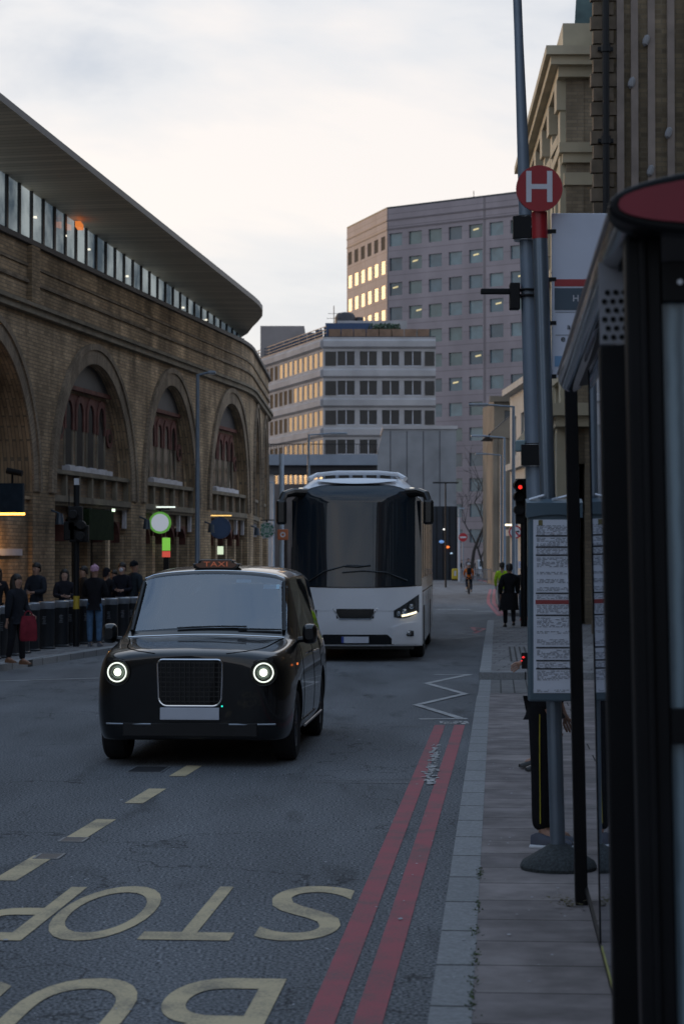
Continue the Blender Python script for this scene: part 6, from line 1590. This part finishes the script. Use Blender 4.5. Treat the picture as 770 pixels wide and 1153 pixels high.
m = MB(); z = ZD(500, LD) - .12; m.box(lx(z) - .15, lx(z) - .07, -.04, .04, z - .06, z + .03); m.build('junction_box', pm('pale_teal', (.20, .28, .30), .5, var=.1), lp, bevel=.01)

# traffic signal and turn sign on the right, no entry sign, far furniture
d = 58; r = empty('traffic_signal', (XD(588.5, d), d, .15)); tag(r, 'black traffic signal with its red lamp lit beside the timetable case', 'traffic signal')
zt_ = ZD(539, d) - .15
MB().cyl((.02, 0, 0), (.02, 0, zt_), .09, n=12).build('post', M_BLK, r, smooth=True)
m = MB(); m.box(-.20, .06, -.10, .15, ZD(590, d) - .15, zt_); m.build('backing', M_BLKP, r, bevel=.02)
for py in (546, 559): m = MB(); c = Vector((-.12, -.1, ZD(py, d) - .15)); m.cyl(c, c + Vector((0, -.28, .0)), .15, .14, n=18, caps=False); m.cyl(c + Vector((0, .02, 0)), c + Vector((0, .2, 0)), .15, n=18); m.build('hood', M_BLKP, r, smooth=True)
m = MB(); c = Vector((-.10, -.30, ZD(549, d) - .15)); m.lathe([(0, -.02), (.05, 0), (.055, .02)], c=c, n=16, M=Matrix.Rotation(R(90), 4, 'X')); m.build('red_lamp', em('signal_red', (1, .03, .02), .75), r, smooth=True)
m = MB(); c = Vector((-.12, -.22, ZD(574, d) - .15)); m.cyl(c, c + Vector((0, .3, 0)), .14, n=18); m.build('hood', M_BLKP, r, smooth=True)
d = 96; r = empty('turn_sign', (XD(581, d), d, .12)); tag(r, 'round white turn prohibition sign with a red ring on a grey pole', 'sign')
MB().cyl((0, .05, 0), (0, .05, ZD(590, d) - .12), .07, n=12).build('pole', M_POLE, r, smooth=True)
zc = ZD(599, d) - .12; m = MB(); m.cyl((-.05, -.02, zc), (-.05, .02, zc), .30, n=30); m.build('disc', pm('sign_face_white', (.55, .55, .58), .5, var=.03), r)
m = MB(); annulus(m, .235, .30, -.025, cx=-.05, cz=zc); m.add([(-.05 - .2, -.026, zc + .15), (-.05 - .15, -.026, zc + .2), (-.05 + .2, -.026, zc - .15), (-.05 + .15, -.026, zc - .2)], [(0, 1, 2, 3)]); m.build('red_ring', pm('sign_red', (.40, .02, .03), .5, var=.05), r, fixn=False)
m = MB(); m.box(-.08, -.03, -.024, -.021, zc - .15, zc + .05); m.box(-.03, .07, -.024, -.021, zc + .0, zc + .05); m.add([(.07, -.024, zc - .04), (.15, -.024, zc + .025), (.07, -.024, zc + .09)], [(0, 1, 2)]); m.build('arrow', M_BLKP, r)
m = MB(); c = AT(573.5, 591, d - .1) - r.location; m.box(c.x - .19, c.x + .12, -.05, .05, c.z - .04, c.z + .04, M=Matrix.Translation((0, 0, 0))); m.build('sign_lamp', em('sign_lamp', (1, .88, .6), 1.4), r)
MB().box(XD(587.5, d) - r.location.x - .18, XD(587.5, d) - r.location.x + .18, -.05, .0, ZD(640, d) - .12, ZD(632, d) - .12).build('notice', pm('notice_pale', (.45, .47, .58), .5, var=.05), r)
d = 185; r = empty('no_entry_sign', (XD(521, d), d, 0)); tag(r, 'small red no entry disc with a white bar far down the street', 'sign')
zc = ZD(605, d); MB().cyl((0, .06, 0), (0, .06, zc + .3), .06, n=8).build('pole', M_POLE, r, smooth=True)
MB().cyl((0, -.02, zc), (0, .02, zc), .38, n=26).build('disc', pm('sign_red', (.40, .02, .03), .5, var=.05), r)
MB().box(-.27, .27, -.03, -.02, zc - .07, zc + .07).build('bar', pm('sign_face_white', (.55, .55, .58), .5, var=.03), r)
r = empty('beacon_post', (XD(516.5, 190), 190, 0)); tag(r, 'thin pale post with a small lamp arm left of the no entry sign', 'post')
m = MB(); m.cyl((0, 0, 0), (0, 0, ZD(583, 190)), .08, n=8); m.build('shaft', pm('pale_post', (.42, .46, .52), .5, var=.05), r, smooth=True)
m = MB(); z = ZD(573, 190); m.box(-.1, .5, -.05, .05, z, z + .12); m.cyl((0, 0, ZD(583, 190)), (0, 0, z), .05, n=6); m.build('lamp_arm', M_GALV, r)
d = 200; r = empty('traffic_bollard', (XD(512, d), d, 0)); tag(r, 'bright yellow illuminated traffic bollard in the distance beyond the cyclist', 'bollard')
m = MB(); m.box(-.30, .30, -.15, .15, .1, 1.12); m.build('body', pm('bollard_yellow', (.55, .40, .03), .5, var=.1), r, bevel=.1)
m = MB(); m.box(-.34, .34, -.2, .2, 0, .12); m.build('base', M_BLKP, r)
m = MB(); m.box(-.10, .10, -.16, -.152, .45, .9); m.build('panel', pm('sign_face_white', (.55, .55, .58), .5, var=.03), r)
d = 172; r = empty('pedestrian_railing', (XD(545, d), d, 0)); tag(r, 'grey guard railing along the far pavement', 'railing')
m = MB(); xa, xb = XD(519, d), XD(600, d); O = r.location
for z in (.35, 1.15): m.box(xa, xb, d, d + .06, z, z + .06)
for i in range(15): x = xa + (xb - xa) * i / 14; m.box(x - .03, x + .03, d, d + .06, .1, 1.2)
m.build('rail', M_GALV, r, off=O)
m = MB()
for i in range(60): x = xa + (xb - xa) * i / 59; m.box(x - .012, x + .012, d + .02, d + .045, .38, 1.15)
m.build('bar', M_GALV, r, off=O)
# white van facing the camera behind the railing
d = 235; v = empty('parked_van', (XD(547, d), d, 0)); tag(v, 'small white van parked beyond the far railing', 'van')
m = MB(); prof_ = [(0, .35), (0, .95), (.5, 1.15), (1.1, 1.85), (1.5, 1.95), (4.4, 1.95), (4.5, .4)]
rows = [[Vector((sx_, y, z)) for y, z in prof_] for sx_ in (-.85, -.8, .8, .85)]
m.prism([(-.88, y, z) for y, z in prof_], (1.76, 0, 0)); m.build('body', pm('van_white', (.50, .52, .55), .35, var=.04), v, bevel=.08)
m = MB(); m.prism([(-.72, .52, 1.19), (.72, .52, 1.19), (.66, 1.04, 1.80), (-.66, 1.04, 1.80)], (0, -.02, .02)); m.build('windscreen', M_DARKGL, v)
for sg in (-1, 1): m = MB(); m.box(sg * .68 - .12, sg * .68 + .12, -.02, .03, .72, .88); m.build('headlight', M_SILV, v, bevel=.02)
m = MB(); m.box(-.45, .45, -.02, .02, .55, .7); m.build('grille', M_BLKP, v)
for sg in (-1, 1):
    for y in (.8, 3.6): wheel(v, sg * .78, y, .32, .2, sg)

# ------------------------------------------------------------ bare trees
def bare_tree(px, d, h, spread, seed, label):
    random.seed(seed); r = empty('bare_tree', (XD(px, d), d, 0)); tag(r, label, 'tree', 'bare winter trees')
    tr = MB(); cr = MB()
    def grow(p, dirn, L_, rad, lev):
        pts = [p]; q = p.copy(); dv = dirn.copy()
        for k in range(4):
            dv = (dv + Vector((random.gauss(0, .13), random.gauss(0, .13), random.gauss(.04, .06)))).normalized(); q = q + dv * (L_ / 4); pts.append(q.copy())
        (tr if lev < 2 else cr).tube(pts, rad, n=6 if lev < 2 else 4, rads=[rad * (1 - .12 * k) for k in range(5)])
        if lev < 5:
            for c in range(3 if lev < 4 else 2):
                k = random.choice((2, 3, 4)); ax = Vector((random.gauss(0, 1), random.gauss(0, 1), random.gauss(0, .25))).normalized()
                nd = (dv * random.uniform(.7, 1.1) + ax * spread + Vector((0, 0, .12))).normalized(); grow(pts[k].copy(), nd, L_ * random.uniform(.58, .78), rad * .55, lev + 1)
    grow(Vector((0, 0, 0)), Vector((0, 0, 1)), h * .36, h * .013, 0)
    mt = pm('bark', (.045, .040, .038), .95, var=.3, scale=5)
    tr.build('trunk', mt, r, smooth=True); cr.build('crown', mt, r)
bare_tree(531, 205, 15.5, .62, 3, 'tallest bare tree, in front of the tower and left of the street lamps')
bare_tree(463, 150, 8.8, .8, 5, 'bare twiggy tree top showing above the right end of the coach')
bare_tree(546, 215, 12, .7, 12, 'smaller bare tree just right of the tallest one')

# ============================================================ PEOPLE
def skin(name, verts, edges, root, mat, parent, sub=1, extra=None):
    """verts: {key: ((x, y, z), (rx, ry))}"""
    ks = list(verts); ix = {k: i for i, k in enumerate(ks)}
    me = bpy.data.meshes.new(name); me.from_pydata([verts[k][0] for k in ks], [(ix[a], ix[b]) for a, b in edges], [])
    o = bpy.data.objects.new(name, me); COL.objects.link(o)
    md = o.modifiers.new('skin', 'SKIN'); md.use_smooth_shade = True; md.branch_smoothing = .4
    sv = me.skin_vertices[0].data
    for i, k in enumerate(ks):
        r_ = verts[k][1]; sv[i].radius = (r_, r_) if isinstance(r_, (int, float)) else r_; sv[i].use_root = (k == root)
    s_ = o.modifiers.new('sub', 'SUBSURF'); s_.levels = sub; s_.render_levels = sub
    bake(o); 
    if extra is not None:
        bm = bmesh.new(); bm.from_mesh(o.data)
        for ev, ef in extra:
            vs_ = [bm.verts.new(p) for p in ev]
            for f in ef:
                try: bm.faces.new([vs_[i] for i in f])
                except Exception: pass
        bm.to_mesh(o.data); bm.free()
    o.data.materials.clear(); o.data.materials.append(mat)
    o.data.polygons.foreach_set('material_index', [0] * len(o.data.polygons)); o.data.shade_smooth()
    o.parent = parent; return o
def cloth(name, col): return pm(name, col, .9, var=.25, scale=9, bump=.25, bscale=25, spec=.25)
SKIN = pm('skin_tone', (.36, .21, .15), .6, var=.08, scale=12)
HAIRD = pm('dark_hair', (.016, .012, .010), .6, var=.3, scale=25)
def person(label, loc, rz, H=1.70, coat=(.012, .012, .015), trousers=(.012, .013, .017), shoes=(.02, .02, .02), hair='short', hatcol=None, long_coat=False, stride=0.0, arms='down', group=None, seat=None, bulk=1.0, fair=None):
    r = empty('person', loc, rz); tag(r, label, 'person', group)
    k = H / 1.75
    def V(x, y, z): return (x * k, y * k, z * k)
    st = stride
    hipz = .93
    ank = {1: (.10, -.16 * st, .09), -1: (-.10, .22 * st, .10 + .05 * abs(st))}; kne = {1: (.105, -.12 * st, .50), -1: (-.105, .04 * st, .50)}
    if seat == 'bike':
        hipz = .98; ank = {1: (.12, -.12, .38), -1: (-.12, .12, .22)}; kne = {1: (.13, -.36, .74), -1: (-.13, -.26, .62)}
    lean = -.28 if seat == 'bike' else -.015
    cz = 1.32; ch = (0, lean * .8, cz if seat != 'bike' else 1.36); nk = (0, lean, 1.49); 
    el, wr = {}, {}
    for s in (1, -1):
        if arms == 'down': el[s] = (s * .25, .03 + lean, 1.12); wr[s] = (s * .25, -.06 + lean, .88)
        elif arms == 'bag': el[s] = (s * .24, .0 + lean, 1.13); wr[s] = (s * .20, -.20 + lean, 1.0) if s > 0 else (s * .26, .0, .88)
        elif arms == 'front': el[s] = (s * .24, -.04 + lean, 1.13); wr[s] = (s * .08, -.26 + lean, 1.12)
        elif arms == 'phone': el[s] = (s * .23, -.08 + lean, 1.15); wr[s] = (s * .09, -.28, 1.30)
        elif arms == 'swing': el[s] = (s * .25, s * .07, 1.13); wr[s] = (s * .24, s * .02 - .10, .90)
        elif arms == 'bike': el[s] = (s * .25, -.42, 1.22); wr[s] = (s * .24, -.62, 1.06)
    B = {'pel': (V(0, 0, hipz + .02), (.13 * k, .095 * k)), 'wai': (V(0, lean * .3, 1.08), (.115 * k, .085 * k)), 'che': (V(*ch), (.145 * k, .10 * k)), 'nec': (V(*nk), .052 * k),
         'jaw': (V(0, lean - .025, 1.57), (.078 * k, .082 * k)), 'hea': (V(0, lean - .01, 1.65), (.094 * k, .108 * k)), 'crn': (V(0, lean, 1.715), (.072 * k, .082 * k))}
    E = [('pel', 'wai'), ('wai', 'che'), ('che', 'nec'), ('nec', 'jaw'), ('jaw', 'hea'), ('hea', 'crn')]
    for s in (1, -1):
        t = 'r' if s > 0 else 'l'
        B.update({'sh' + t: (V(s * .18, lean, 1.42), .058 * k), 'el' + t: (V(*el[s]), .040 * k), 'wr' + t: (V(*wr[s]), .026 * k),
                  'hp' + t: (V(s * .09, 0, hipz - .03), .082 * k), 'kn' + t: (V(*kne[s]), .055 * k), 'an' + t: (V(*ank[s]), .036 * k), 'to' + t: (V(ank[s][0] + s * .02, ank[s][1] - .15, ank[s][2] - .055), (.036 * k, .024 * k))})
        e_ = Vector(el[s]); w = Vector(wr[s]); dv = (w - e_).normalized(); pal = w + dv * .065
        B['pa' + t] = (V(*pal), (.030 * k, .018 * k)); E += [('che', 'sh' + t), ('sh' + t, 'el' + t), ('el' + t, 'wr' + t), ('wr' + t, 'pa' + t), ('pel', 'hp' + t), ('hp' + t, 'kn' + t), ('kn' + t, 'an' + t), ('an' + t, 'to' + t)]
        side = dv.cross(Vector((s, 0, 0))).normalized() if abs(dv.x) < .8 else Vector((0, 0, 1))
        palmn = dv.cross(side)
        for f, (o_, L_) in enumerate(((-.027, .070), (-.009, .080), (.009, .075), (.027, .058))):
            a = pal + side * o_ * 1.0 + dv * .035; b = a + dv * L_ * .5 - palmn * .006; c = b + dv * L_ * .4 - palmn * .022 * s
            for nme, q in (('f%d' % f, a), ('g%d' % f, b), ('h%d' % f, c)): B[nme + t] = (V(*q), .0085 * k)
            E += [('pa' + t, 'f%d' % f + t), ('f%d' % f + t, 'g%d' % f + t), ('g%d' % f + t, 'h%d' % f + t)]
        a = w + dv * .035 - side * .036; b = a + dv * .03 - side * .018; B['t1' + t] = (V(*a), .010 * k); B['t2' + t] = (V(*b), .009 * k); E += [('wr' + t, 't1' + t), ('t1' + t, 't2' + t)]
    # nose, ears as small closed shapes in the same mesh
    hx, hy, hz = V(0, lean - .01, 1.645); ex = []
    def blob(c, rx, ry, rz_, n=6):
        vs_ = [(c[0], c[1], c[2] + rz_)] + [(c[0] + rx * math.cos(6.283 * i / n), c[1] + ry * math.sin(6.283 * i / n), c[2]) for i in range(n)] + [(c[0], c[1], c[2] - rz_)]
        return (vs_, [(0, 1 + i, 1 + (i + 1) % n) for i in range(n)] + [(n + 1, 1 + (i + 1) % n, 1 + i) for i in range(n)])
    ex.append(blob((hx, hy - .100 * k, hz - .02 * k), .014 * k, .022 * k, .028 * k))
    for s in (1, -1): ex.append(blob((hx + s * .083 * k, hy + .01 * k, hz - .01 * k), .010 * k, .02 * k, .032 * k))
    body = skin('body', B, E, 'pel', fair or SKIN, r, sub=1, extra=ex)
    m = MB()
    for s in (1, -1):
        v_, f_ = blob((hx + s * .031 * k, hy - .083 * k, hz + .005 * k), .014 * k, .010 * k, .009 * k); m.add(v_, f_)
    v_, f_ = blob((hx, hy - .084 * k, hz - .062 * k), .024 * k, .010 * k, .006 * k); m.add(v_, f_)
    m.build('face', pm('face_dark', (.05, .02, .018), .6, var=0), body)
    # trousers
    T = {'pel': (V(0, 0, hipz + .06), (.115 * k, .10 * k))}; TE = []
    for s in (1, -1):
        t = 'r' if s > 0 else 'l'; T.update({'hp' + t: (V(s * .095, 0, hipz - .04), .098 * k), 'kn' + t: (V(*kne[s]), .076 * k), 'an' + t: (V(ank[s][0], ank[s][1] + .01, ank[s][2] + (.0 if seat is None else .03)), .060 * k)})
        TE += [('pel', 'hp' + t), ('hp' + t, 'kn' + t), ('kn' + t, 'an' + t)]
    tr_ = skin('trousers', T, TE, 'pel', cloth('cloth_%d_%d_%d' % tuple(int(c * 999) for c in trousers), trousers), r, sub=2)
    for s in (1, -1):
        a = ank[s]; m = MB(); rows = []
        for q, (y, w, h0, h1) in enumerate(((.07, .030, 0, .07), (.03, .042, 0, .09), (-.06, .044, 0, .075), (-.14, .050, 0, .055), (-.20, .036, .004, .035))):
            rows.append([Vector(V(a[0] + s * .012 * (q / 4) + w * c_, a[1] + y, max(0, a[2] - .09) + (h0 + (h1 - h0) * z_))) for c_, z_ in ((-1, 0), (-1.02, .5), (-.6, 1), (.6, 1), (1.02, .5), (1, 0))])
        m.grid(rows, closed=True); m.add(rows[0], [tuple(range(6))]); m.add(rows[-1], [tuple(range(6))]); m.build('shoe', pm('shoe_%d_%d_%d' % tuple(int(c * 999) for c in shoes), shoes, .5, var=.1), r, smooth=True, angle=60)
    # coat: torso and sleeves; skirt for a long coat
    cb = bulk
    C_ = {'hem': (V(0, 0, hipz - .06), (.105 * k * cb, .10 * k * cb)), 'pel': (V(0, 0, hipz + .02), (.135 * k * cb, .12 * k * cb)), 'wai': (V(0, lean * .3, 1.10), (.158 * k * cb, .125 * k * cb)), 'che': (V(*ch), (.18 * k * cb, .14 * k * cb)), 'nec': (V(0, lean + .005, 1.525), .080 * k)}
    CE = [('hem', 'pel'), ('pel', 'wai'), ('wai', 'che'), ('che', 'nec')]
    for s in (1, -1):
        t = 'r' if s > 0 else 'l'; w = Vector(wr[s]); e_ = Vector(el[s]); w2 = w - (w - e_).normalized() * .02
        C_.update({'sh' + t: (V(s * .185, lean, 1.415), .080 * k * cb), 'el' + t: (V(*el[s]), .064 * k * cb), 'wr' + t: (V(*w2), .046 * k)}); CE += [('che', 'sh' + t), ('sh' + t, 'el' + t), ('el' + t, 'wr' + t)]
    cm = cloth('cloth_%d_%d_%d' % tuple(int(c * 999) for c in coat), coat)
    ct = skin('coat' if long_coat else 'jacket', C_, CE, 'pel', cm, r, sub=2)
    if long_coat:
        m = MB(); rows = []
        for z, rx_, ry_ in ((.96, .165, .13), (.80, .20, .165), (.62, .215, .185), (.48, .235, .205)):
            rows.append([Vector(V(rx_ * cb * math.cos(a) * (1 + .05 * math.sin(5 * a + z * 4)), ry_ * cb * math.sin(a) * (1 + .05 * math.sin(4 * a)), z)) for a in [6.2832 * i / 24 for i in range(24)]])
        m.grid(rows, closed=True); m.add(rows[-1], [tuple(range(24))]); m.build('coat_skirt', cm, r, smooth=True)
    # hair or hat
    hc = Vector(V(0, lean + .004, 1.695)); m = MB(); rows = []
    def cap(r0, zlow, back, zlow_front=None):
        rows = []
        n = 18
        for j in range(7):
            th = (math.pi * .5) * (j / 6) * 1.0; row = []
            for i in range(n):
                a = 6.2832 * i / n; isb = max(0, math.sin(a)); low = -zlow * (isb ** .5 if isb > 0 else 0) - .0
                zz = math.cos(th) if j < 6 else 0
                row.append(hc + Vector((r0 * .90 * math.sin(th) * math.cos(a), r0 * 1.08 * math.sin(th) * math.sin(a) + back, r0 * .86 * math.cos(th) + (.01 if j < 6 else low))) * 1.0 * k)
            rows.append(row)
        return rows
    rows = cap(.108, {'short': .12, 'long': .22, 'hat': .05, 'hood': .16, 'helmet': .03}.get(hair, .06), .006)
    m.grid(rows, closed=True); m.add(rows[-1], [tuple(range(len(rows[-1])))])
    if hair == 'long':
        for s in (1, -1): m.tube([hc + Vector((s * .078 * k, .01, .02)), hc + Vector((s * .095 * k, .0, -.10 * k)), hc + Vector((s * .085 * k, -.02, -.22 * k))], .035 * k, n=8)
        m.tube([hc + Vector((0, .07 * k, .02)), hc + Vector((0, .10 * k, -.10 * k)), hc + Vector((0, .10 * k, -.26 * k))], .07 * k, n=10)
    if hair == 'hat' : m.lathe([(.097 * k, .0), (.102 * k, .02 * k), (.098 * k, .05 * k)], c=hc + Vector((0, .008 * k, .0)), n=20); m.lathe([(0, -.012 * k), (.025 * k, 0), (0, .02 * k)], c=hc + Vector((0, .005, .105 * k)), n=10)
    hm = HAIRD if hatcol is None else cloth('hat_%d_%d_%d' % tuple(int(c * 999) for c in hatcol), hatcol)
    m.build({'hat': 'hat', 'hood': 'hood', 'helmet': 'helmet'}.get(hair, 'hair'), hm, r, smooth=True)
    return r
def stand(px, py_feet, z=.12): g = G(px, py_feet, z); return (g.x, g.y, z)
FAIR = pm('fair_skin', (.50, .31, .24), .6, var=.08, scale=12)
GRP = 'people waiting behind the bollards'
# woman with a red bag at the far left
l_ = stand(19, 748); p = person('woman in a dark puffy coat holding a red bag in front of the bollards', l_, R(55), 1.56, coat=(.010, .012, .018), hair='long', arms='bag', bulk=1.18, shoes=(.16, .08, .045), stride=.5)
bl = Vector(l_); b = empty('red_bag', (bl.x + .24, bl.y - .18, .12 + .42), R(20)); tag(b, 'deep red shopping bag carried by the woman at the left', 'bag')
m = MB(); rows = []
for z, w, d_ in ((0, .13, .07), (.06, .15, .08), (.3, .14, .06), (.44, .11, .03)): rows.append([Vector((w * c_, d_ * s_ , z)) for c_, s_ in ((-1, -.7), (-.5, -1), (.5, -1), (1, -.7), (1, .7), (.5, 1), (-.5, 1), (-1, .7))])
m.grid(rows, closed=True); m.add(rows[0], [tuple(range(8))]); m.add(rows[-1], [tuple(range(8))]); m.build('sack', cloth('bag_red', (.17, .018, .03)), b, smooth=True)
m = MB(); m.tube([(-.08, 0, .42), (-.05, 0, .50), (0, 0, .53), (.05, 0, .50), (.08, 0, .42)], .012, n=6); m.build('handle', cloth('bag_red', (.17, .018, .03)), b, smooth=True)
person('person in black cut off by the left picture edge behind the bollards', stand(-3, 727), R(10), 1.66, hair='long', arms='down')
person('man in a dark jacket with a pale collar leaning on the bollards', stand(42, 722), R(-25), 1.74, coat=(.02, .024, .034), hair='short', arms='front', bulk=1.2)
c = Vector(stand(42, 722)); 
person('long haired person in a dark hooded coat left of the black signal post', stand(73, 722), R(15), 1.60, coat=(.014, .014, .02), hair='long', arms='front', bulk=1.12, fair=FAIR)
person('short dark haired person looking sideways beside the pink hat', stand(95, 718), R(-60), 1.66, coat=(.03, .022, .018), hair='short', arms='down', bulk=1.15)
person('person in a pink knitted hat, black jacket and blue jeans seen from behind', stand(107, 728), R(172), 1.70, coat=(.008, .008, .011), trousers=(.075, .145, .25), hair='hat', hatcol=(.45, .27, .36), arms='front', bulk=1.2, shoes=(.1, .11, .13))
person('person in a black hood right of the pink hat', stand(120, 716), R(150), 1.62, coat=(.010, .010, .014), hair='hood', hatcol=(.010, .010, .014), arms='front', bulk=1.15)
person('dark coated person with bowed head behind the bollards', stand(129, 715), R(-30), 1.56, coat=(.022, .024, .03), hair='short', arms='phone')
person('pale faced person wearing a white mask in the crowd by the taxi', stand(138, 716), R(-10), 1.74, coat=(.012, .012, .02), hair='short', arms='front', fair=FAIR)
mk = Vector(stand(138, 716)); q = empty('face_mask', (mk.x - .015, mk.y - .11, .12 + 1.74 / 1.75 * 1.61)); tag(q, 'white face mask worn by the person nearest the taxi mirror', 'mask')
m = MB(); m.lathe([(.0, .03), (.035, .02), (.05, 0)], n=14, M=Matrix.Rotation(R(90), 4, 'X')); m.build('cup', M_PALE, q, smooth=True)
person('tall person in a black beanie turned away beside the taxi roof', stand(151, 716), R(140), 1.78, coat=(.018, .026, .034), hair='hat', hatcol=(.008, .010, .014), arms='down', bulk=1.15)
# right pavement
person('person in a long black coat walking away along the pavement', stand(573, 706, .15), R(182), 1.68, coat=(.007, .007, .009), long_coat=True, hair='short', stride=.7, arms='swing', bulk=1.22)
person('person in a dark jacket and jeans with red shoes beside the long black coat', stand(590, 699, .15), R(176), 1.64, coat=(.013, .012, .015), trousers=(.03, .055, .085), hair='long', stride=.5, arms='swing', shoes=(.25, .02, .03))
person('worker in a lime hi-vis jacket half hidden by the long black coat', stand(565, 688, .12), R(165), 1.72, coat=(.40, .62, .03), trousers=(.16, .17, .19), hair='short', stride=.4, arms='down')
person('pedestrian in a dark blue jacket on the far pavement', stand(560, 651.5, .12), R(200), 2.0, coat=(.015, .03, .06), trousers=(.012, .02, .04), hair='short', arms='swing')
person('grey hooded pedestrian on the far pavement behind the cyclist', stand(527, 650.5, .12), R(10), 1.95, coat=(.14, .12, .13), trousers=(.05, .05, .06), hair='hood', hatcol=(.10, .09, .10), arms='front')
for px, lb_ in ((504, 'leftmost distant pedestrian before the dark blue hoarding'), (520, 'distant dark pedestrian just left of the grey hooded one'), (536, 'distant dark pedestrian left of the white van'), (553.5, 'distant dark pedestrian at the right end of the white van')):
    person(lb_, stand(px, 647.5, .12), R(px * 7 % 360), 1.75, coat=(.012, .014, .02), hair='short', arms='down')
# two people standing behind the timetable
l_ = stand(612, 866, .12)
person('person in a dark coat standing farther behind the timetable case', l_, R(-80), 1.72, coat=(.009, .009, .012), hair='long', arms='bag', bulk=1.0)
q = empty('phone', (l_[0] - .185, l_[1] - .25, .12 + .97)); tag(q, 'small phone glowing red at the edge of the timetable case', 'phone')
m = MB(); m.box(-.035, .035, -.005, .005, -.07, .07); m.build('shell', M_BLKP, q, bevel=.004)
m = MB(); m.lathe([(0, -.012), (.016, 0), (0, .012)], c=(-.02, -.008, .03), n=10); m.lathe([(0, -.008), (.010, 0), (0, .008)], c=(-.035, -.008, .0), n=10); m.build('red_light', em('red_glow', (1, .03, .03), .5), q)
l_ = stand(612, 951, .12)
pB = person('person in black with a yellow stripe down the trousers, right behind the stop pole', l_, R(75), 1.74, coat=(.007, .007, .009), trousers=(.006, .006, .008), hair='short', arms='down', bulk=.98, shoes=(.05, .06, .09))
m = MB()
kk = 1.74 / 1.75
for s in (-1,):
    m.tube([(s * .175 * kk, .0, .86), (s * .182 * kk, 0, .70), (s * .18 * kk, .0, .52), (s * .168 * kk, .0, .34), (s * .162 * kk, 0, .16)], .004, n=5)
m.build('yellow_stripe', pm('stripe_yellow', (.38, .34, .03), .8, var=.2), pB)
m = MB()
for s in (1, -1): m.box(s * .105 - .05 , s * .105 + .055, -.21, .075, -.002, .022)
m.build('shoe_sole', pm('sole_white', (.62, .64, .68), .6, var=.05), pB, bevel=.01)
# cyclist
g = G(527.5, 669, 0)
bk = empty('bicycle', (g.x, g.y, 0), R(180)); tag(bk, 'bicycle ridden away down the road under the orange jacket', 'bicycle')
MX_ = Matrix.Rotation(R(90), 4, 'Y')
for y, nme in ((-.52, 'wheel'), (.50, 'wheel')):
    m = MB(); m.tube([(0, y + .34 * math.cos(a), .35 + .34 * math.sin(a)) for a in [6.2832 * i / 28 for i in range(28)]], .022, n=6, closed=True)
    for i in range(14): a = 6.2832 * i / 14; m.cyl((0, y, .35), (0, y + .33 * math.cos(a), .35 + .33 * math.sin(a)), .003, n=4)
    m.build('wheel', M_TYRE, bk, smooth=True)
m = MB()
for a, b in (((0, -.52, .35), (0, -.40, .86)), ((0, .50, .35), (0, .12, .30)), ((0, .12, .30), (0, .24, .88)), ((0, .24, .80), (0, -.38, .80)), ((0, -.40, .76), (0, .12, .30)), ((0, .50, .35), (0, .22, .78))): m.tube([a, b], .018, n=6)
m.build('bicycle_frame', M_BLKP, bk, smooth=True)
m = MB(); m.tube([(-.26, -.50, 1.0), (-.1, -.42, .98), (0, -.40, .90), (.1, -.42, .98), (.26, -.50, 1.0)], .016, n=6); m.build('handlebar', M_BLKP, bk, smooth=True)
m = MB(); m.box(-.07, .07, .12, .38, .88, .94); m.build('saddle', M_BLKP, bk, bevel=.02)
m = MB(); m.box(-.05, .05, .2, .24, .30, .33); m.box(.08, .2, -.05, .08, .15, .18); m.box(-.2, -.08, .15, .28, .44, .47); m.build('pedal', M_BLKP, bk)
person('cyclist in an orange jacket and pale helmet riding away down the road', (g.x, g.y - .25, .0), R(180), 1.74, coat=(.50, .13, .02), trousers=(.02, .03, .05), hair='helmet', hatcol=(.42, .44, .48), seat='bike', arms='bike')
bp = empty('backpack', (g.x, g.y - .32, 1.12)); tag(bp, 'small black backpack on the back of the cyclist', 'backpack')
MB().box(-.13, .13, -.10, .06, .0, .38).build('pack', cloth('pack_black', (.015, .015, .02)), bp, bevel=.04)
